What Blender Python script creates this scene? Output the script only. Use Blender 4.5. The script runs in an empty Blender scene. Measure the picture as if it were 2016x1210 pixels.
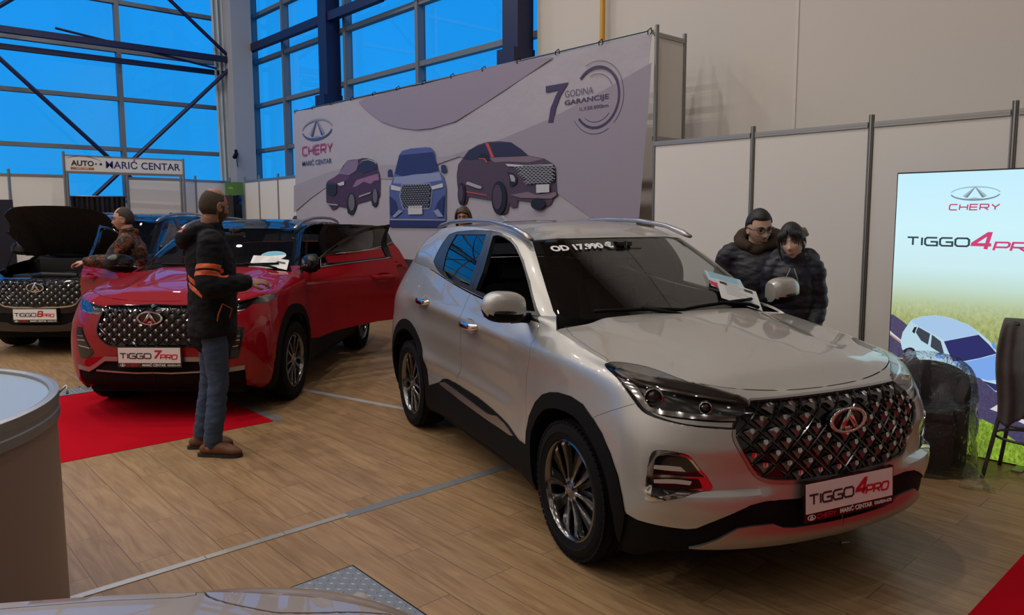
import bpy, bmesh, math, random
import numpy as np
from mathutils import Vector, Matrix, Quaternion
from mathutils.bvhtree import BVHTree
S = bpy.context.scene
COL = S.collection
PI = math.pi
R = math.radians

# ---------------------------------------------------------------- camera, sky, lamps, exposure
# world frame: X runs along the exhibition wall (to the right and nearer), Y goes into that wall, Z up
YAW = -0.83575195
PITCH, ROLL = 0.106964534, -0.002944254
EX = Vector((math.cos(YAW), math.sin(YAW), 0)); EY = Vector((-math.sin(YAW), math.cos(YAW), 0))
def to_room(v): return Vector((v.dot(EX), v.dot(EY), v.z))
_r = Vector((1, 0, 0)); _f = Vector((0, math.cos(PITCH), -math.sin(PITCH))); _u = Vector((0, math.sin(PITCH), math.cos(PITCH)))
_r2 = _r * math.cos(ROLL) + _u * math.sin(ROLL); _u2 = -_r * math.sin(ROLL) + _u * math.cos(ROLL)
_r2, _u2, _f2 = to_room(_r2), to_room(_u2), to_room(_f)
cam_d = bpy.data.cameras.new('camera'); cam = bpy.data.objects.new('camera', cam_d); COL.objects.link(cam)
cam.matrix_world = Matrix(((_r2.x, _u2.x, -_f2.x, 0), (_r2.y, _u2.y, -_f2.y, 0), (_r2.z, _u2.z, -_f2.z, 1.70149), (0, 0, 0, 1)))
cam_d.sensor_width = 36; cam_d.lens = 1465.87 / 2016 * 36; cam_d.shift_y = -(605 - 578.82) / 2016
cam_d.clip_start = 0.05; cam_d.clip_end = 300
S.camera = cam

S.view_settings.view_transform = 'Standard'; S.view_settings.look = 'None'
S.view_settings.gamma = 1; S.view_settings.use_curve_mapping = False
S.view_settings.exposure = 0.0
S.cycles.use_denoising = True
S.cycles.max_bounces = 10; S.cycles.transparent_max_bounces = 16; S.cycles.sample_clamp_indirect = 6
S.cycles.caustics_reflective = False; S.cycles.caustics_refractive = False

W = bpy.data.worlds.new('dusk_sky'); S.world = W; W.use_nodes = True
_n = W.node_tree.nodes; _l = W.node_tree.links; _n.clear()
_tc = _n.new('ShaderNodeTexCoord'); _sp = _n.new('ShaderNodeSeparateXYZ'); _rp = _n.new('ShaderNodeValToRGB')
_nz = _n.new('ShaderNodeTexNoise'); _mx = _n.new('ShaderNodeMixRGB'); _bg = _n.new('ShaderNodeBackground'); _o = _n.new('ShaderNodeOutputWorld')
_l.new(_tc.outputs['Generated'], _sp.inputs[0]); _l.new(_sp.outputs['Z'], _rp.inputs[0])
_rp.color_ramp.elements[0].position = 0.0; _rp.color_ramp.elements[0].color = (0.018, 0.335, 0.82, 1)
_rp.color_ramp.elements[1].position = 0.45; _rp.color_ramp.elements[1].color = (0.006, 0.275, 0.84, 1)
_nz.inputs['Scale'].default_value = 3.0; _nz.inputs['Detail'].default_value = 4
_l.new(_tc.outputs['Generated'], _nz.inputs['Vector'])
_mx.blend_type = 'MULTIPLY'; _mx.inputs[0].default_value = 0.35
_l.new(_rp.outputs[0], _mx.inputs[1]); _l.new(_nz.outputs['Fac'], _mx.inputs[2])
_l.new(_mx.outputs[0], _bg.inputs[0]); _bg.inputs[1].default_value = 1.25
_l.new(_bg.outputs[0], _o.inputs[0])

CEIL = 9.0
def hall_lamp(x, y, p, size=0.30, col=(1.0, 0.925, 0.845)):
    d = bpy.data.lights.new('hall_lamp', 'AREA'); d.shape = 'DISK'; d.size = size; d.energy = p; d.color = col
    o = bpy.data.objects.new('hall_lamp', d); COL.objects.link(o); o.location = (x, y, CEIL - 0.35)
    return o
LAMP_SPOTS = [(x, y) for x in (-15.5, -12.5, -9.5, -6.5, -3.5, -.5, 2.5, 5.5) for y in (-10.5, -7.0, -3.5, 0.0, 3.5)]
for _x, _y in LAMP_SPOTS: hall_lamp(_x, _y, 64 if _x < -2.6 else 15, .16)

# ---------------------------------------------------------------- helpers
MATS = {}
def mat(name, color=(.5, .5, .5), rough=.5, metal=0., coat=0., spec=.5, emit=None, estr=1., bump=None, var=None, sheen=0., trans=0.):
    if name in MATS: return MATS[name]
    m = bpy.data.materials.new(name); m.use_nodes = True; nt = m.node_tree; b = nt.nodes['Principled BSDF']
    b.inputs['Base Color'].default_value = (*color, 1); b.inputs['Roughness'].default_value = rough
    b.inputs['Metallic'].default_value = metal; b.inputs['Coat Weight'].default_value = coat; b.inputs['Coat Roughness'].default_value = .03
    b.inputs['Specular IOR Level'].default_value = spec
    if sheen: b.inputs['Sheen Weight'].default_value = sheen
    if emit: b.inputs['Emission Color'].default_value = (*emit, 1); b.inputs['Emission Strength'].default_value = estr
    tc = None
    if bump or var:
        tc = nt.nodes.new('ShaderNodeTexCoord')
    if var:   # (scale, amount): gentle tone variation
        nz = nt.nodes.new('ShaderNodeTexNoise'); nz.inputs['Scale'].default_value = var[0]; nz.inputs['Detail'].default_value = 5
        mp = nt.nodes.new('ShaderNodeMapRange'); mp.inputs['To Min'].default_value = 1 - var[1]; mp.inputs['To Max'].default_value = 1 + var[1]
        mx = nt.nodes.new('ShaderNodeMixRGB'); mx.blend_type = 'MULTIPLY'; mx.inputs[0].default_value = 1; mx.inputs[1].default_value = (*color, 1)
        nt.links.new(tc.outputs['Object'], nz.inputs['Vector']); nt.links.new(nz.outputs['Fac'], mp.inputs['Value'])
        nt.links.new(mp.outputs[0], mx.inputs[2]); nt.links.new(mx.outputs[0], b.inputs['Base Color'])
    if bump:  # (scale, strength, distance)
        nz = nt.nodes.new('ShaderNodeTexNoise'); nz.inputs['Scale'].default_value = bump[0]; nz.inputs['Detail'].default_value = 4
        bp = nt.nodes.new('ShaderNodeBump'); bp.inputs['Strength'].default_value = bump[1]; bp.inputs['Distance'].default_value = bump[2]
        nt.links.new(tc.outputs['Object'], nz.inputs['Vector']); nt.links.new(nz.outputs['Fac'], bp.inputs['Height']); nt.links.new(bp.outputs[0], b.inputs['Normal'])
    MATS[name] = m
    return m
def glass_mat(name, tint=(.5, .55, .55), refl=1.0, film=0.0):
    """thin pane: tinted see-through mixed with a mirror reflection by Fresnel"""
    if name in MATS: return MATS[name]
    m = bpy.data.materials.new(name); m.use_nodes = True; nt = m.node_tree; nt.nodes.clear()
    o = nt.nodes.new('ShaderNodeOutputMaterial'); t = nt.nodes.new('ShaderNodeBsdfTransparent'); g = nt.nodes.new('ShaderNodeBsdfGlossy')
    t.inputs[0].default_value = (*tint, 1); g.inputs['Roughness'].default_value = 0.01; g.inputs[0].default_value = (1, 1, 1, 1)
    f = nt.nodes.new('ShaderNodeFresnel'); f.inputs[0].default_value = 1.5
    mu = nt.nodes.new('ShaderNodeMath'); mu.operation = 'MULTIPLY_ADD'; mu.inputs[1].default_value = refl; mu.inputs[2].default_value = film; mu.use_clamp = True
    mx = nt.nodes.new('ShaderNodeMixShader')
    nt.links.new(f.outputs[0], mu.inputs[0]); nt.links.new(mu.outputs[0], mx.inputs[0]); nt.links.new(t.outputs[0], mx.inputs[1]); nt.links.new(g.outputs[0], mx.inputs[2]); nt.links.new(mx.outputs[0], o.inputs[0])
    MATS[name] = m
    return m

def link(name, me, parent=None):
    o = bpy.data.objects.new(name, me); COL.objects.link(o)
    if parent is not None: o.parent = parent
    return o
def tag(o, label=None, cat=None, group=None, kind=None):
    if label: o['label'] = label
    if cat: o['category'] = cat
    if group: o['group'] = group
    if kind: o['kind'] = kind
    return o
def thing(name, label, cat, loc=(0, 0, 0), rotz=0., group=None):
    o = link(name, None); o.location = loc; o.rotation_euler = (0, 0, rotz); o.empty_display_size = .1
    return tag(o, label, cat, group)
def sharpen(bm, ang=35.):
    a = R(ang)
    for f in bm.faces: f.smooth = True
    for e in bm.edges:
        if len(e.link_faces) == 2:
            e.smooth = e.calc_face_angle(0.) < a
def obj(name, bm, material, parent=None, smooth=35.):
    """link a bmesh as one mesh object"""
    if smooth: sharpen(bm, smooth)
    me = bpy.data.meshes.new(name); bm.to_mesh(me); bm.free()
    for mm in (material if isinstance(material, (list, tuple)) else [material]):
        if mm: me.materials.append(mm)
    return link(name, me, parent)
def from_arrays(V, F):
    bm = bmesh.new(); vs = [bm.verts.new(v) for v in V]
    for f in F:
        try: bm.faces.new([vs[i] for i in f])
        except ValueError: pass
    bm.normal_update()
    return bm
def add_box(bm, c, s, rz=0., M=None, mi=0, bev=0.):
    r = bmesh.ops.create_cube(bm, size=1.0)
    T = Matrix.Translation(c) @ Matrix.Rotation(rz, 4, 'Z') @ (M if M is not None else Matrix.Identity(4)) @ Matrix.Diagonal((*s, 1))
    bmesh.ops.transform(bm, matrix=T, verts=r['verts'])
    fs = {f for v in r['verts'] for f in v.link_faces}
    for f in fs: f.material_index = mi
    if bev:
        es = list({e for v in r['verts'] for e in v.link_edges})
        bmesh.ops.bevel(bm, geom=es, offset=bev, segments=2, profile=.7, affect='EDGES')
    return r['verts']
def add_tube(bm, pts, rad, n=12, caps=True, mi=0, flat=1.0, up=None):
    """tube through points; rad is a number or one per point; flat squashes it along its second axis"""
    pts = [Vector(p) for p in pts]; k = len(pts)
    rad = [rad] * k if not isinstance(rad, (list, tuple)) else rad
    prev = None; rings = []
    for i, p in enumerate(pts):
        d = (pts[min(i + 1, k - 1)] - pts[max(i - 1, 0)]).normalized()
        if prev is None:
            a = Vector(up) if up else (Vector((0, 0, 1)) if abs(d.z) < .9 else Vector((1, 0, 0)))
            prev = (a - d * a.dot(d)).normalized()
        else: prev = (prev - d * prev.dot(d)).normalized()
        b = d.cross(prev); r = rad[i]
        ra, rb = (r if isinstance(r, tuple) else (r, r * flat))
        rings.append([bm.verts.new(p + prev * (ra * math.cos(2 * PI * j / n)) + b * (rb * math.sin(2 * PI * j / n))) for j in range(n)])
    for i in range(k - 1):
        for j in range(n):
            f = bm.faces.new((rings[i][j], rings[i][(j + 1) % n], rings[i + 1][(j + 1) % n], rings[i + 1][j])); f.material_index = mi
    if caps:
        f = bm.faces.new(rings[0][::-1]); f.material_index = mi
        f = bm.faces.new(rings[-1]); f.material_index = mi
    return rings
def add_lathe(bm, prof, n=48, axis='Z', c=(0, 0, 0), closed=False, mi=0):
    """profile [(r, h)] turned round an axis"""
    c = Vector(c); rings = []
    for r, h in prof:
        ring = []
        for j in range(n):
            a = 2 * PI * j / n
            if axis == 'Z': p = Vector((r * math.cos(a), r * math.sin(a), h))
            else: p = Vector((r * math.cos(a), h, r * math.sin(a)))
            ring.append(bm.verts.new(c + p))
        rings.append(ring)
    m = len(rings)
    for i in range(m if closed else m - 1):
        A, B = rings[i], rings[(i + 1) % m]
        for j in range(n):
            q = (A[j], A[(j + 1) % n], B[(j + 1) % n], B[j])
            f = bm.faces.new(q if axis == 'Z' else q[::-1]); f.material_index = mi
    return rings
def add_prism(bm, poly, z0, z1, M=None, mi=0):
    """polygon [(x, y)] extruded from z0 to z1, then placed by M"""
    M = M if M is not None else Matrix.Identity(4)
    a = [bm.verts.new(M @ Vector((x, y, z0))) for x, y in poly]; b = [bm.verts.new(M @ Vector((x, y, z1))) for x, y in poly]
    k = len(poly); fs = [bm.faces.new(a[::-1]), bm.faces.new(b)]
    for i in range(k): fs.append(bm.faces.new((a[i], a[(i + 1) % k], b[(i + 1) % k], b[i])))
    for f in fs: f.material_index = mi
    return fs
def box(name, c, s, material, parent=None, rz=0., bev=0.):
    bm = bmesh.new(); add_box(bm, c, s, rz, bev=bev); return obj(name, bm, material, parent)
def fix_normals(bm): bmesh.ops.recalc_face_normals(bm, faces=bm.faces[:])
def struct(o, label=None):
    o['kind'] = 'structure'
    if label: o['label'] = label
    return o
def text_bm(s, size, depth=0.002, bold=0., align='CENTER', shear=0., sx=1.):
    """letters in the XY plane, facing +Z, as a bmesh"""
    cu = bpy.data.curves.new('t', 'FONT'); cu.body = s; cu.size = size; cu.extrude = depth; cu.offset = bold; cu.align_x = align; cu.align_y = 'CENTER'; cu.shear = shear
    cu.resolution_u = 3
    o = bpy.data.objects.new('t', cu); COL.objects.link(o); dg = bpy.context.evaluated_depsgraph_get(); dg.update()
    me = bpy.data.meshes.new_from_object(o.evaluated_get(dg)); bm = bmesh.new(); bm.from_mesh(me)
    bpy.data.objects.remove(o); bpy.data.curves.remove(cu); bpy.data.meshes.remove(me)
    if sx != 1.: bmesh.ops.scale(bm, vec=(sx, 1, 1), verts=bm.verts[:])
    return bm
def merge(dst, src, M=None):
    """append bmesh src to dst, placed by M"""
    if M is not None: bmesh.ops.transform(src, matrix=M, verts=src.verts[:])
    mp = {v: dst.verts.new(v.co) for v in src.verts}
    for f in src.faces:
        try: g = dst.faces.new([mp[v] for v in f.verts]); g.material_index = f.material_index
        except ValueError: pass
    src.free()
# wide squared display capitals drawn as strokes, unit height, returns polylines and advance width
GLYPH = {
 'T': ([[(0, 1), (1.05, 1)], [(.525, 1), (.525, 0)]], 1.1), 'I': ([[(.06, 0), (.06, 1)]], .14),
 'G': ([[(1.1, 1), (.18, 1), (0, .82), (0, .18), (.18, 0), (1.1, 0), (1.1, .48), (.5, .48)]], 1.15),
 'O': ([[(.18, 0), (0, .18), (0, .82), (.18, 1), (1.0, 1), (1.18, .82), (1.18, .18), (1.0, 0), (.18, 0)]], 1.22),
 'P': ([[(0, 0), (0, 1), (.95, 1), (1.1, .86), (1.1, .54), (.95, .4), (0, .4)]], 1.12),
 'R': ([[(0, 0), (0, 1), (.95, 1), (1.1, .86), (1.1, .56), (.95, .42), (0, .42)], [(.55, .42), (1.1, 0)]], 1.15),
 'C': ([[(1.05, 1), (.16, 1), (0, .84), (0, .16), (.16, 0), (1.05, 0)]], 1.08),
 'H': ([[(0, 0), (0, 1)], [(1.05, 0), (1.05, 1)], [(0, .5), (1.05, .5)]], 1.08),
 'E': ([[(1.0, 1), (0, 1), (0, 0), (1.0, 0)], [(0, .5), (.95, .5)]], 1.02),
 'Y': ([[(0, 1), (.5, .48), (1.0, 1)], [(.5, .5), (.5, 0)]], 1.0),
 '4': ([[(.85, 0), (.85, 1.2), (.75, 1.2), (0, .42), (0, .34), (1.12, .34)]], 1.15),
 '7': ([[(0, 1.15), (1.0, 1.15), (.35, 0)]], 1.0), '8': ([[(.15, 0), (0, .14), (0, .44), (.15, .56), (0, .68), (0, 1.0), (.15, 1.15), (.9, 1.15), (1.05, 1.0), (1.05, .68), (.9, .56), (1.05, .44), (1.05, .14), (.9, 0), (.15, 0)], [(.15, .56), (.9, .56)]], 1.1),
}
def stroke_poly(bm, pts, w, z0, z1, M, mi=0):
    pts = [Vector((p[0], p[1])) for p in pts]; closed = (pts[0] - pts[-1]).length < 1e-6
    if closed: pts = pts[:-1]
    k = len(pts); L, Rr = [], []
    for i, p in enumerate(pts):
        d0 = (p - pts[i - 1]).normalized() if (i or closed) else (pts[1] - p).normalized()
        d1 = (pts[(i + 1) % k] - p).normalized() if (i < k - 1 or closed) else d0
        n0 = Vector((-d0.y, d0.x)); n1 = Vector((-d1.y, d1.x)); m = (n0 + n1); m = m.normalized() if m.length > 1e-6 else n0
        s = (w / 2) / max(.45, m.dot(n0)); L.append(p + m * s); Rr.append(p - m * s)
    cnt = k if closed else k - 1
    for i in range(cnt):
        j = (i + 1) % k
        add_prism(bm, [L[i][:], Rr[i][:], Rr[j][:], L[j][:]][::1], z0, z1, M, mi)
def glyphs(bm, s, h, w, gap, M, z0=0., z1=.002, shear=0., mi=0, x=0., wide=1.):
    """write s with the stroke capitals from x; returns the end x"""
    for ch in s:
        if ch == ' ': x += .6 * h; continue
        ps, adv = GLYPH[ch]
        for pl in ps:
            stroke_poly(bm, [(x + (px * wide + shear * py) * h, py * h) for px, py in pl], w, z0, z1, M, mi)
        x += (adv * wide) * h + gap
    return x
def glyph_width(s, h, gap, wide=1.): return sum((.6 * h if c == ' ' else GLYPH[c][1] * wide * h + gap) for c in s) - gap
# ---------------------------------------------------------------- cars: smooth base surfaces, then panels cut out of them
def cr_spline(P, t):
    """Catmull-Rom through rows of P (n x d) at parameters t in 0..n-1, arc-safe ends"""
    P = np.asarray(P, float); n = len(P); t = np.clip(np.asarray(t, float), 0, n - 1 - 1e-9)
    i = t.astype(int); u = (t - i)[:, None]
    Q = np.vstack([2 * P[0] - P[1], P, 2 * P[-1] - P[-2]])
    p0, p1, p2, p3 = Q[i], Q[i + 1], Q[i + 2], Q[i + 3]
    return .5 * ((2 * p1) + (-p0 + p2) * u + (2 * p0 - 5 * p1 + 4 * p2 - p3) * u * u + (-p0 + 3 * p1 - 3 * p2 + p3) * u ** 3)
def nc_spline(P, dens, sym=True):
    """natural-looking cubic (chord length, C2) through columns P (n x d); dens = max spacing; returns sample matrix usable on all rings"""
    P = np.asarray(P, float); n = len(P)
    s = np.concatenate([[0], np.cumsum(np.maximum(np.linalg.norm(np.diff(P[:, :2], axis=0), axis=1), 1e-4))])
    h = np.diff(s); A = np.zeros((n, n)); B = np.zeros((n, n))
    for i in range(1, n - 1):
        A[i, i - 1] = h[i - 1]; A[i, i] = 2 * (h[i - 1] + h[i]); A[i, i + 1] = h[i]
        B[i, i - 1] = 6 / h[i - 1]; B[i, i] = -6 / h[i - 1] - 6 / h[i]; B[i, i + 1] = 6 / h[i]
    A[0, 0] = A[-1, -1] = 1
    M2 = np.linalg.solve(A, B)                     # second derivatives from values
    rows = []
    for i in range(n - 1):
        m = max(2, int(round(h[i] / dens)))
        for k in range(m + (1 if i == n - 2 else 0)):
            x = h[i] * k / m; a = (h[i] - x) / h[i]; b = x / h[i]
            r = np.zeros(n); r[i] += a; r[i + 1] += b
            r += ((a ** 3 - a) * M2[i] + (b ** 3 - b) * M2[i + 1]) * h[i] ** 2 / 6
            rows.append(r)
    return np.array(rows)

T4_LOWER = [  # rings from the sill up; 18 columns from the front centre round the side to the rear centre (x, y[, z])
 (.20, [(.66,0,.27),(.65,.22,.27),(.62,.42,.265),(.58,.60,.25),(.54,.72,.23),(.47,.805),(.37,.85),(0,.865),(-.37,.86,.22),(-.8,.835,.255),(-1.35,.835,.255),(-1.9,.835,.25),(-2.25,.855,.22),(-2.61,.86),(-2.97,.84),(-3.2,.74),(-3.3,.42),(-3.32,0)]),
 (.30, [(.845,0),(.835,.22),(.805,.42),(.745,.62),(.64,.775),(.505,.86),(.38,.89),(0,.90),(-.38,.89),(-.8,.875),(-1.35,.875),(-1.9,.875),(-2.24,.89),(-2.61,.90),(-2.98,.88),(-3.25,.78),(-3.37,.45),(-3.39,0)]),
 (.45, [(.875,0),(.865,.22),(.835,.43),(.772,.64),(.66,.80),(.52,.885),(.38,.908),(0,.914),(-.38,.902),(-.8,.876),(-1.35,.872),(-1.9,.876),(-2.23,.90),(-2.61,.915),(-2.99,.90),(-3.28,.80),(-3.41,.46),(-3.43,0)]),
 (.60, [(.882,0),(.872,.22),(.84,.43),(.775,.64),(.665,.80),(.52,.885),(.38,.908),(0,.914),(-.38,.897),(-.8,.866),(-1.35,.860),(-1.9,.868),(-2.23,.90),(-2.61,.917),(-2.99,.905),(-3.29,.81),(-3.43,.46),(-3.45,0)]),
 (.74, [(.872,0),(.862,.22),(.83,.43),(.76,.635),(.645,.79),(.505,.872),(.38,.895),(0,.905),(-.38,.89),(-.8,.872),(-1.35,.868),(-1.9,.876),(-2.23,.897),(-2.61,.910),(-2.99,.90),(-3.3,.80),(-3.43,.46),(-3.45,0)]),
 (.86, [(.850,0),(.840,.22),(.80,.43),(.722,.63),(.595,.775),(.465,.852),(.36,.875),(0,.889),(-.38,.886),(-.8,.884),(-1.35,.884),(-1.9,.89),(-2.23,.897),(-2.61,.902),(-2.98,.888),(-3.29,.79),(-3.42,.46),(-3.44,0)]),
 (.96, [(.812,0,.905),(.80,.22,.907),(.755,.43,.915),(.665,.625,.935),(.535,.755,.96),(.42,.82,.97),(.33,.845,.975),(0,.872,.99),(-.38,.882,1.0),(-.8,.888,1.005),(-1.35,.89,1.015),(-1.9,.892,1.03),(-2.23,.89,1.045),(-2.61,.885,1.05),(-2.97,.865,1.05),(-3.26,.76,1.05),(-3.39,.44,1.04),(-3.41,0,1.04)]),
 (1.06, [(.745,0),(.732,.22),(.685,.43),(.59,.60),(.455,.715),(.36,.762),(.28,.785),(0,.80),(-.32,.792),(-.8,.835,1.150),(-1.35,.835,1.185),(-1.9,.828,1.245),(-2.23,.815,1.285),(-2.61,.785,1.305),(-2.95,.735,1.31),(-3.14,.65,1.31),(-3.24,.38,1.31),(-3.26,0,1.31)]),
]
def hood_z(x, y):
    xs = [-.50, -.38, -.2, 0., .3, .5, .60, .76]; zs = [1.165, 1.15, 1.127, 1.099, 1.052, 1.017, .994, .918]
    z = (2 * np.interp(x, xs, zs) + np.interp(x - .03, xs, zs) + np.interp(np.minimum(x + .03, .76), xs, zs)) / 4
    a = np.abs(y); w = .33 + .17 * np.clip((.70 - x) / 1.1, 0, 1)
    s = np.clip((a - w) / .11, 0, 1); s = s * s * (3 - 2 * s)
    f = np.clip((.70 - x) / .35, 0, 1)
    return z - .020 * s * f - .034 * (a / .78) ** 3 + .012
T4_GREEN0 = [(-.30,0,1.115),(-.32,.33,1.12),(-.375,.58,1.135),(-.435,.715,1.15),(-.56,.798,1.145),(-.85,.828,1.155),(-1.35,.832,1.188),(-1.9,.826,1.248),(-2.3,.808,1.29),(-2.7,.772,1.308),(-2.98,.71,1.312),(-3.13,.58,1.312),(-3.21,.32,1.312),(-3.23,0,1.312)]
T4_GREEN1 = [(-.965,0,1.560),(-.975,.25,1.557),(-1.0,.45,1.548),(-1.045,.575,1.535),(-1.15,.628,1.552),(-1.32,.645,1.582),(-1.62,.652,1.607),(-2.0,.650,1.612),(-2.4,.635,1.598),(-2.72,.60,1.572),(-2.93,.55,1.545),(-3.02,.43,1.54),(-3.07,.22,1.54),(-3.08,0,1.54)]
def sstep(a, b, x):
    t = np.clip((x - a) / (b - a), 0, 1); return t * t * (3 - 2 * t)
def sculpt4(P):
    """bumper: scoop between lamp pod and nose with a ledge under it; doors: shoulder crease and lower flank"""
    x, y, z = P[..., 0].copy(), P[..., 1], P[..., 2]
    f = sstep(.45, .60, x)
    led = .555 + .10 * sstep(.62, .40, y) * 0
    k = f * sstep(.86, .76, y) * sstep(.36, .52, y)
    scoop = k * sstep(led - .006, led + .014, z) * sstep(.745, .62, z)
    out = f * sstep(.34, .50, y) * sstep(.90, .80, y) * sstep(led + .012, led - .012, z) * sstep(.40, .50, z)
    d = -.030 * scoop + .014 * out
    P[..., 0] += d * .80; P[..., 1] += d * .45
    s = sstep(-.55, -.80, x) * sstep(-2.75, -2.3, x)
    zc = 1.0 + .030 * (-x - .8)
    cr = s * (.010 * np.exp(-((z - zc) / .035) ** 2) - .010 * np.exp(-((z - zc + .10) / .06) ** 2))
    lo = s * .016 * np.exp(-((z - (.60 + .02 * (-x - .8))) / .05) ** 2)
    P[..., 1] += cr + lo
    return P
def car_base(cfg):
    """half car (y >= 0): dense grids of the lower body, hood, glasshouse and roof, in metres, front axle at the origin"""
    dens = cfg.get('dens', .025); warp = cfg.get('warp', lambda P: P)
    L = np.array([[(c[0], c[1], c[2] if len(c) > 2 else z) for c in ring] for z, ring in cfg['lower']])
    hz = cfg['hood_z']
    for j in range(9): L[-1][j][2] = hz(L[-1][j][0], L[-1][j][1])
    Wm = nc_spline(L[3], dens)
    D = np.einsum('sc,rcd->rsd', Wm, L)
    t = []
    nl = len(L)
    for i in range(nl - 1): t += list(i + np.arange(9) / 9)
    t.append(nl - 1)
    lower = cr_spline(D.reshape(nl, -1), t).reshape(len(t), D.shape[1], 3)
    if cfg.get('sculpt'): lower = cfg['sculpt'](lower)
    top = lower[-1]
    # hood: from the top ring (front part) inwards to the centre spine, plus the cowl edge
    k0 = max(i for i in range(len(top)) if top[i][0] > -.31)
    edge = top[:k0 + 1]
    cy_ = np.linspace(1, 0, 26)[1:]
    ye = edge[-1][1]; xe = edge[-1][0]
    cowl = np.array([(xe - .015 + (-.30 - xe + .015) * (1 - c ** 2) - .0 , c * ye, 0) for c in cy_])
    ring0 = np.vstack([edge, cowl])
    hood = []
    for v in np.linspace(0, 1, 22):
        r = ring0.copy()
        sx = np.clip(ring0[:, 0], -.22, .45)
        q = v ** .8 if v > 0 else 0
        r[:, 0] = ring0[:, 0] * (1 - q) + sx * q; r[:, 1] = ring0[:, 1] * (1 - q)
        r[:, 2] = hz(r[:, 0], r[:, 1]); hood.append(r)
    hood = np.array(hood)
    G0 = np.array(cfg['green0']); G1 = np.array(cfg['green1']); Wg = nc_spline(G0, dens)
    a, b = Wg @ G0, Wg @ G1
    gl = []
    tan = np.gradient(a[:, :2], axis=0); nr = np.stack([-tan[:, 1], tan[:, 0]], 1); nr /= np.linalg.norm(nr, axis=1)[:, None] + 1e-9
    nr *= np.sign((nr * (a[:, :2] - np.array([-1.6, 0]))).sum(1))[:, None]
    for v in np.linspace(0, 1, 18):
        r = a * (1 - v) + b * v; r[:, :2] += nr * (.030 * 4 * v * (1 - v)); gl.append(r)
    green = np.array(gl)
    e = green[-1]; roof = []
    zx = [-3.1, -2.7, -2.2, -1.7, -1.3, -.96]; zz = cfg.get('roof_line', [1.545, 1.612, 1.652, 1.66, 1.640, 1.562])
    sp = np.clip(e[:, 0], -2.7, -1.3)
    for v in np.linspace(0, 1, 16):
        r = e.copy(); r[:, 0] = e[:, 0] * (1 - v) + sp * v; r[:, 1] = e[:, 1] * (1 - v)
        zc = np.interp(r[:, 0], zx, zz); zc = (zc + np.interp(r[:, 0] - .12, zx, zz) + np.interp(r[:, 0] + .12, zx, zz)) / 3
        k = 1 - (1 - v) ** 2.6; r[:, 2] = e[:, 2] * (1 - k) + zc * k; roof.append(r)
    roof = np.array(roof)
    # fender top running into the pillar foot, and the cowl in front of the glass
    ti = np.linspace(0, 1, 26); L7 = top[k0:]; L7 = L7[L7[:, 0] > -.95]
    def along(C, t):
        s = np.concatenate([[0], np.cumsum(np.linalg.norm(np.diff(C, axis=0), axis=1))]); s /= s[-1]
        return np.stack([np.interp(t, s, C[:, i]) for i in range(3)], 1)
    j0 = int(np.argmin(np.linalg.norm(a - np.array([-.435, .715, 1.15]), axis=1))); Ga = a[j0:]; Ga = Ga[Ga[:, 0] > -.95]
    A_, B_ = along(L7, ti), along(Ga, ti); side = []
    for v in np.linspace(0, 1, 6):
        r = A_ * (1 - v) + B_ * v; r[:, 2] += .012 * 4 * v * (1 - v) * (1 - ti); side.append(r)
    side = np.array(side)
    he = np.vstack([edge[-1:], cowl]); C_, D_ = along(he, ti), along(a[:j0 + 1][::-1], ti)
    cowlp = np.array([C_ * (1 - v) + D_ * v - np.array([0, 0, .022 * math.sin(PI * v) + .012 * (1 - v)]) for v in np.linspace(0, 1, 6)])
    return {n: warp(g) for n, g in dict(lower=lower, hood=hood, green=green, roof=roof, scuttle=side, cowl=cowlp).items()}
def grid_bm(grids):
    """grids -> (bmesh, layer of grid ids)"""
    bm = bmesh.new(); lay = bm.faces.layers.int.new('g')
    for gi, g in enumerate(grids):
        vs = [[bm.verts.new(p) for p in row] for row in g]
        for i in range(len(g) - 1):
            for j in range(len(g[0]) - 1):
                try: f = bm.faces.new((vs[i][j], vs[i][j + 1], vs[i + 1][j + 1], vs[i + 1][j])); f[lay] = gi
                except ValueError: pass
    bmesh.ops.remove_doubles(bm, verts=bm.verts[:], dist=1e-5)
    bmesh.ops.dissolve_degenerate(bm, edges=bm.edges[:], dist=1e-6)
    bm.normal_update()
    return bm, lay
def in_poly(p, poly):
    x, y = p; c = False; n = len(poly); j = n - 1
    for i in range(n):
        a, b = poly[i], poly[j]
        if (a[1] > y) != (b[1] > y) and x < (b[0] - a[0]) * (y - a[1]) / (b[1] - a[1]) + a[0]: c = not c
        j = i
    return c
def smooth_poly(P, closed=True, sub=3, sharp=50):
    """round a polygon's gentle corners: Catmull-Rom except at corners sharper than `sharp` degrees"""
    P = [Vector(p) for p in P]; n = len(P); out = []
    def corner(i):
        d0 = P[i] - P[i - 1]; d1 = P[(i + 1) % n] - P[i]
        return d0.length < 1e-6 or d1.length < 1e-6 or d0.angle(d1) > R(sharp)
    for i in range(n):
        a, b = P[i], P[(i + 1) % n]; ca, cb = corner(i), corner((i + 1) % n)
        p0 = a - (b - a) if ca else P[i - 1]; p3 = b + (b - a) if cb else P[(i + 2) % n]
        ta = (b - p0) * .5 if not ca else (b - a); tb = (p3 - a) * .5 if not cb else (b - a)
        for k in range(sub):
            u = k / sub; u2, u3 = u * u, u * u * u
            out.append(a * (2 * u3 - 3 * u2 + 1) + ta * (u3 - 2 * u2 + u) + b * (-2 * u3 + 3 * u2) + tb * (u3 - u2))
    return out
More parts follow.
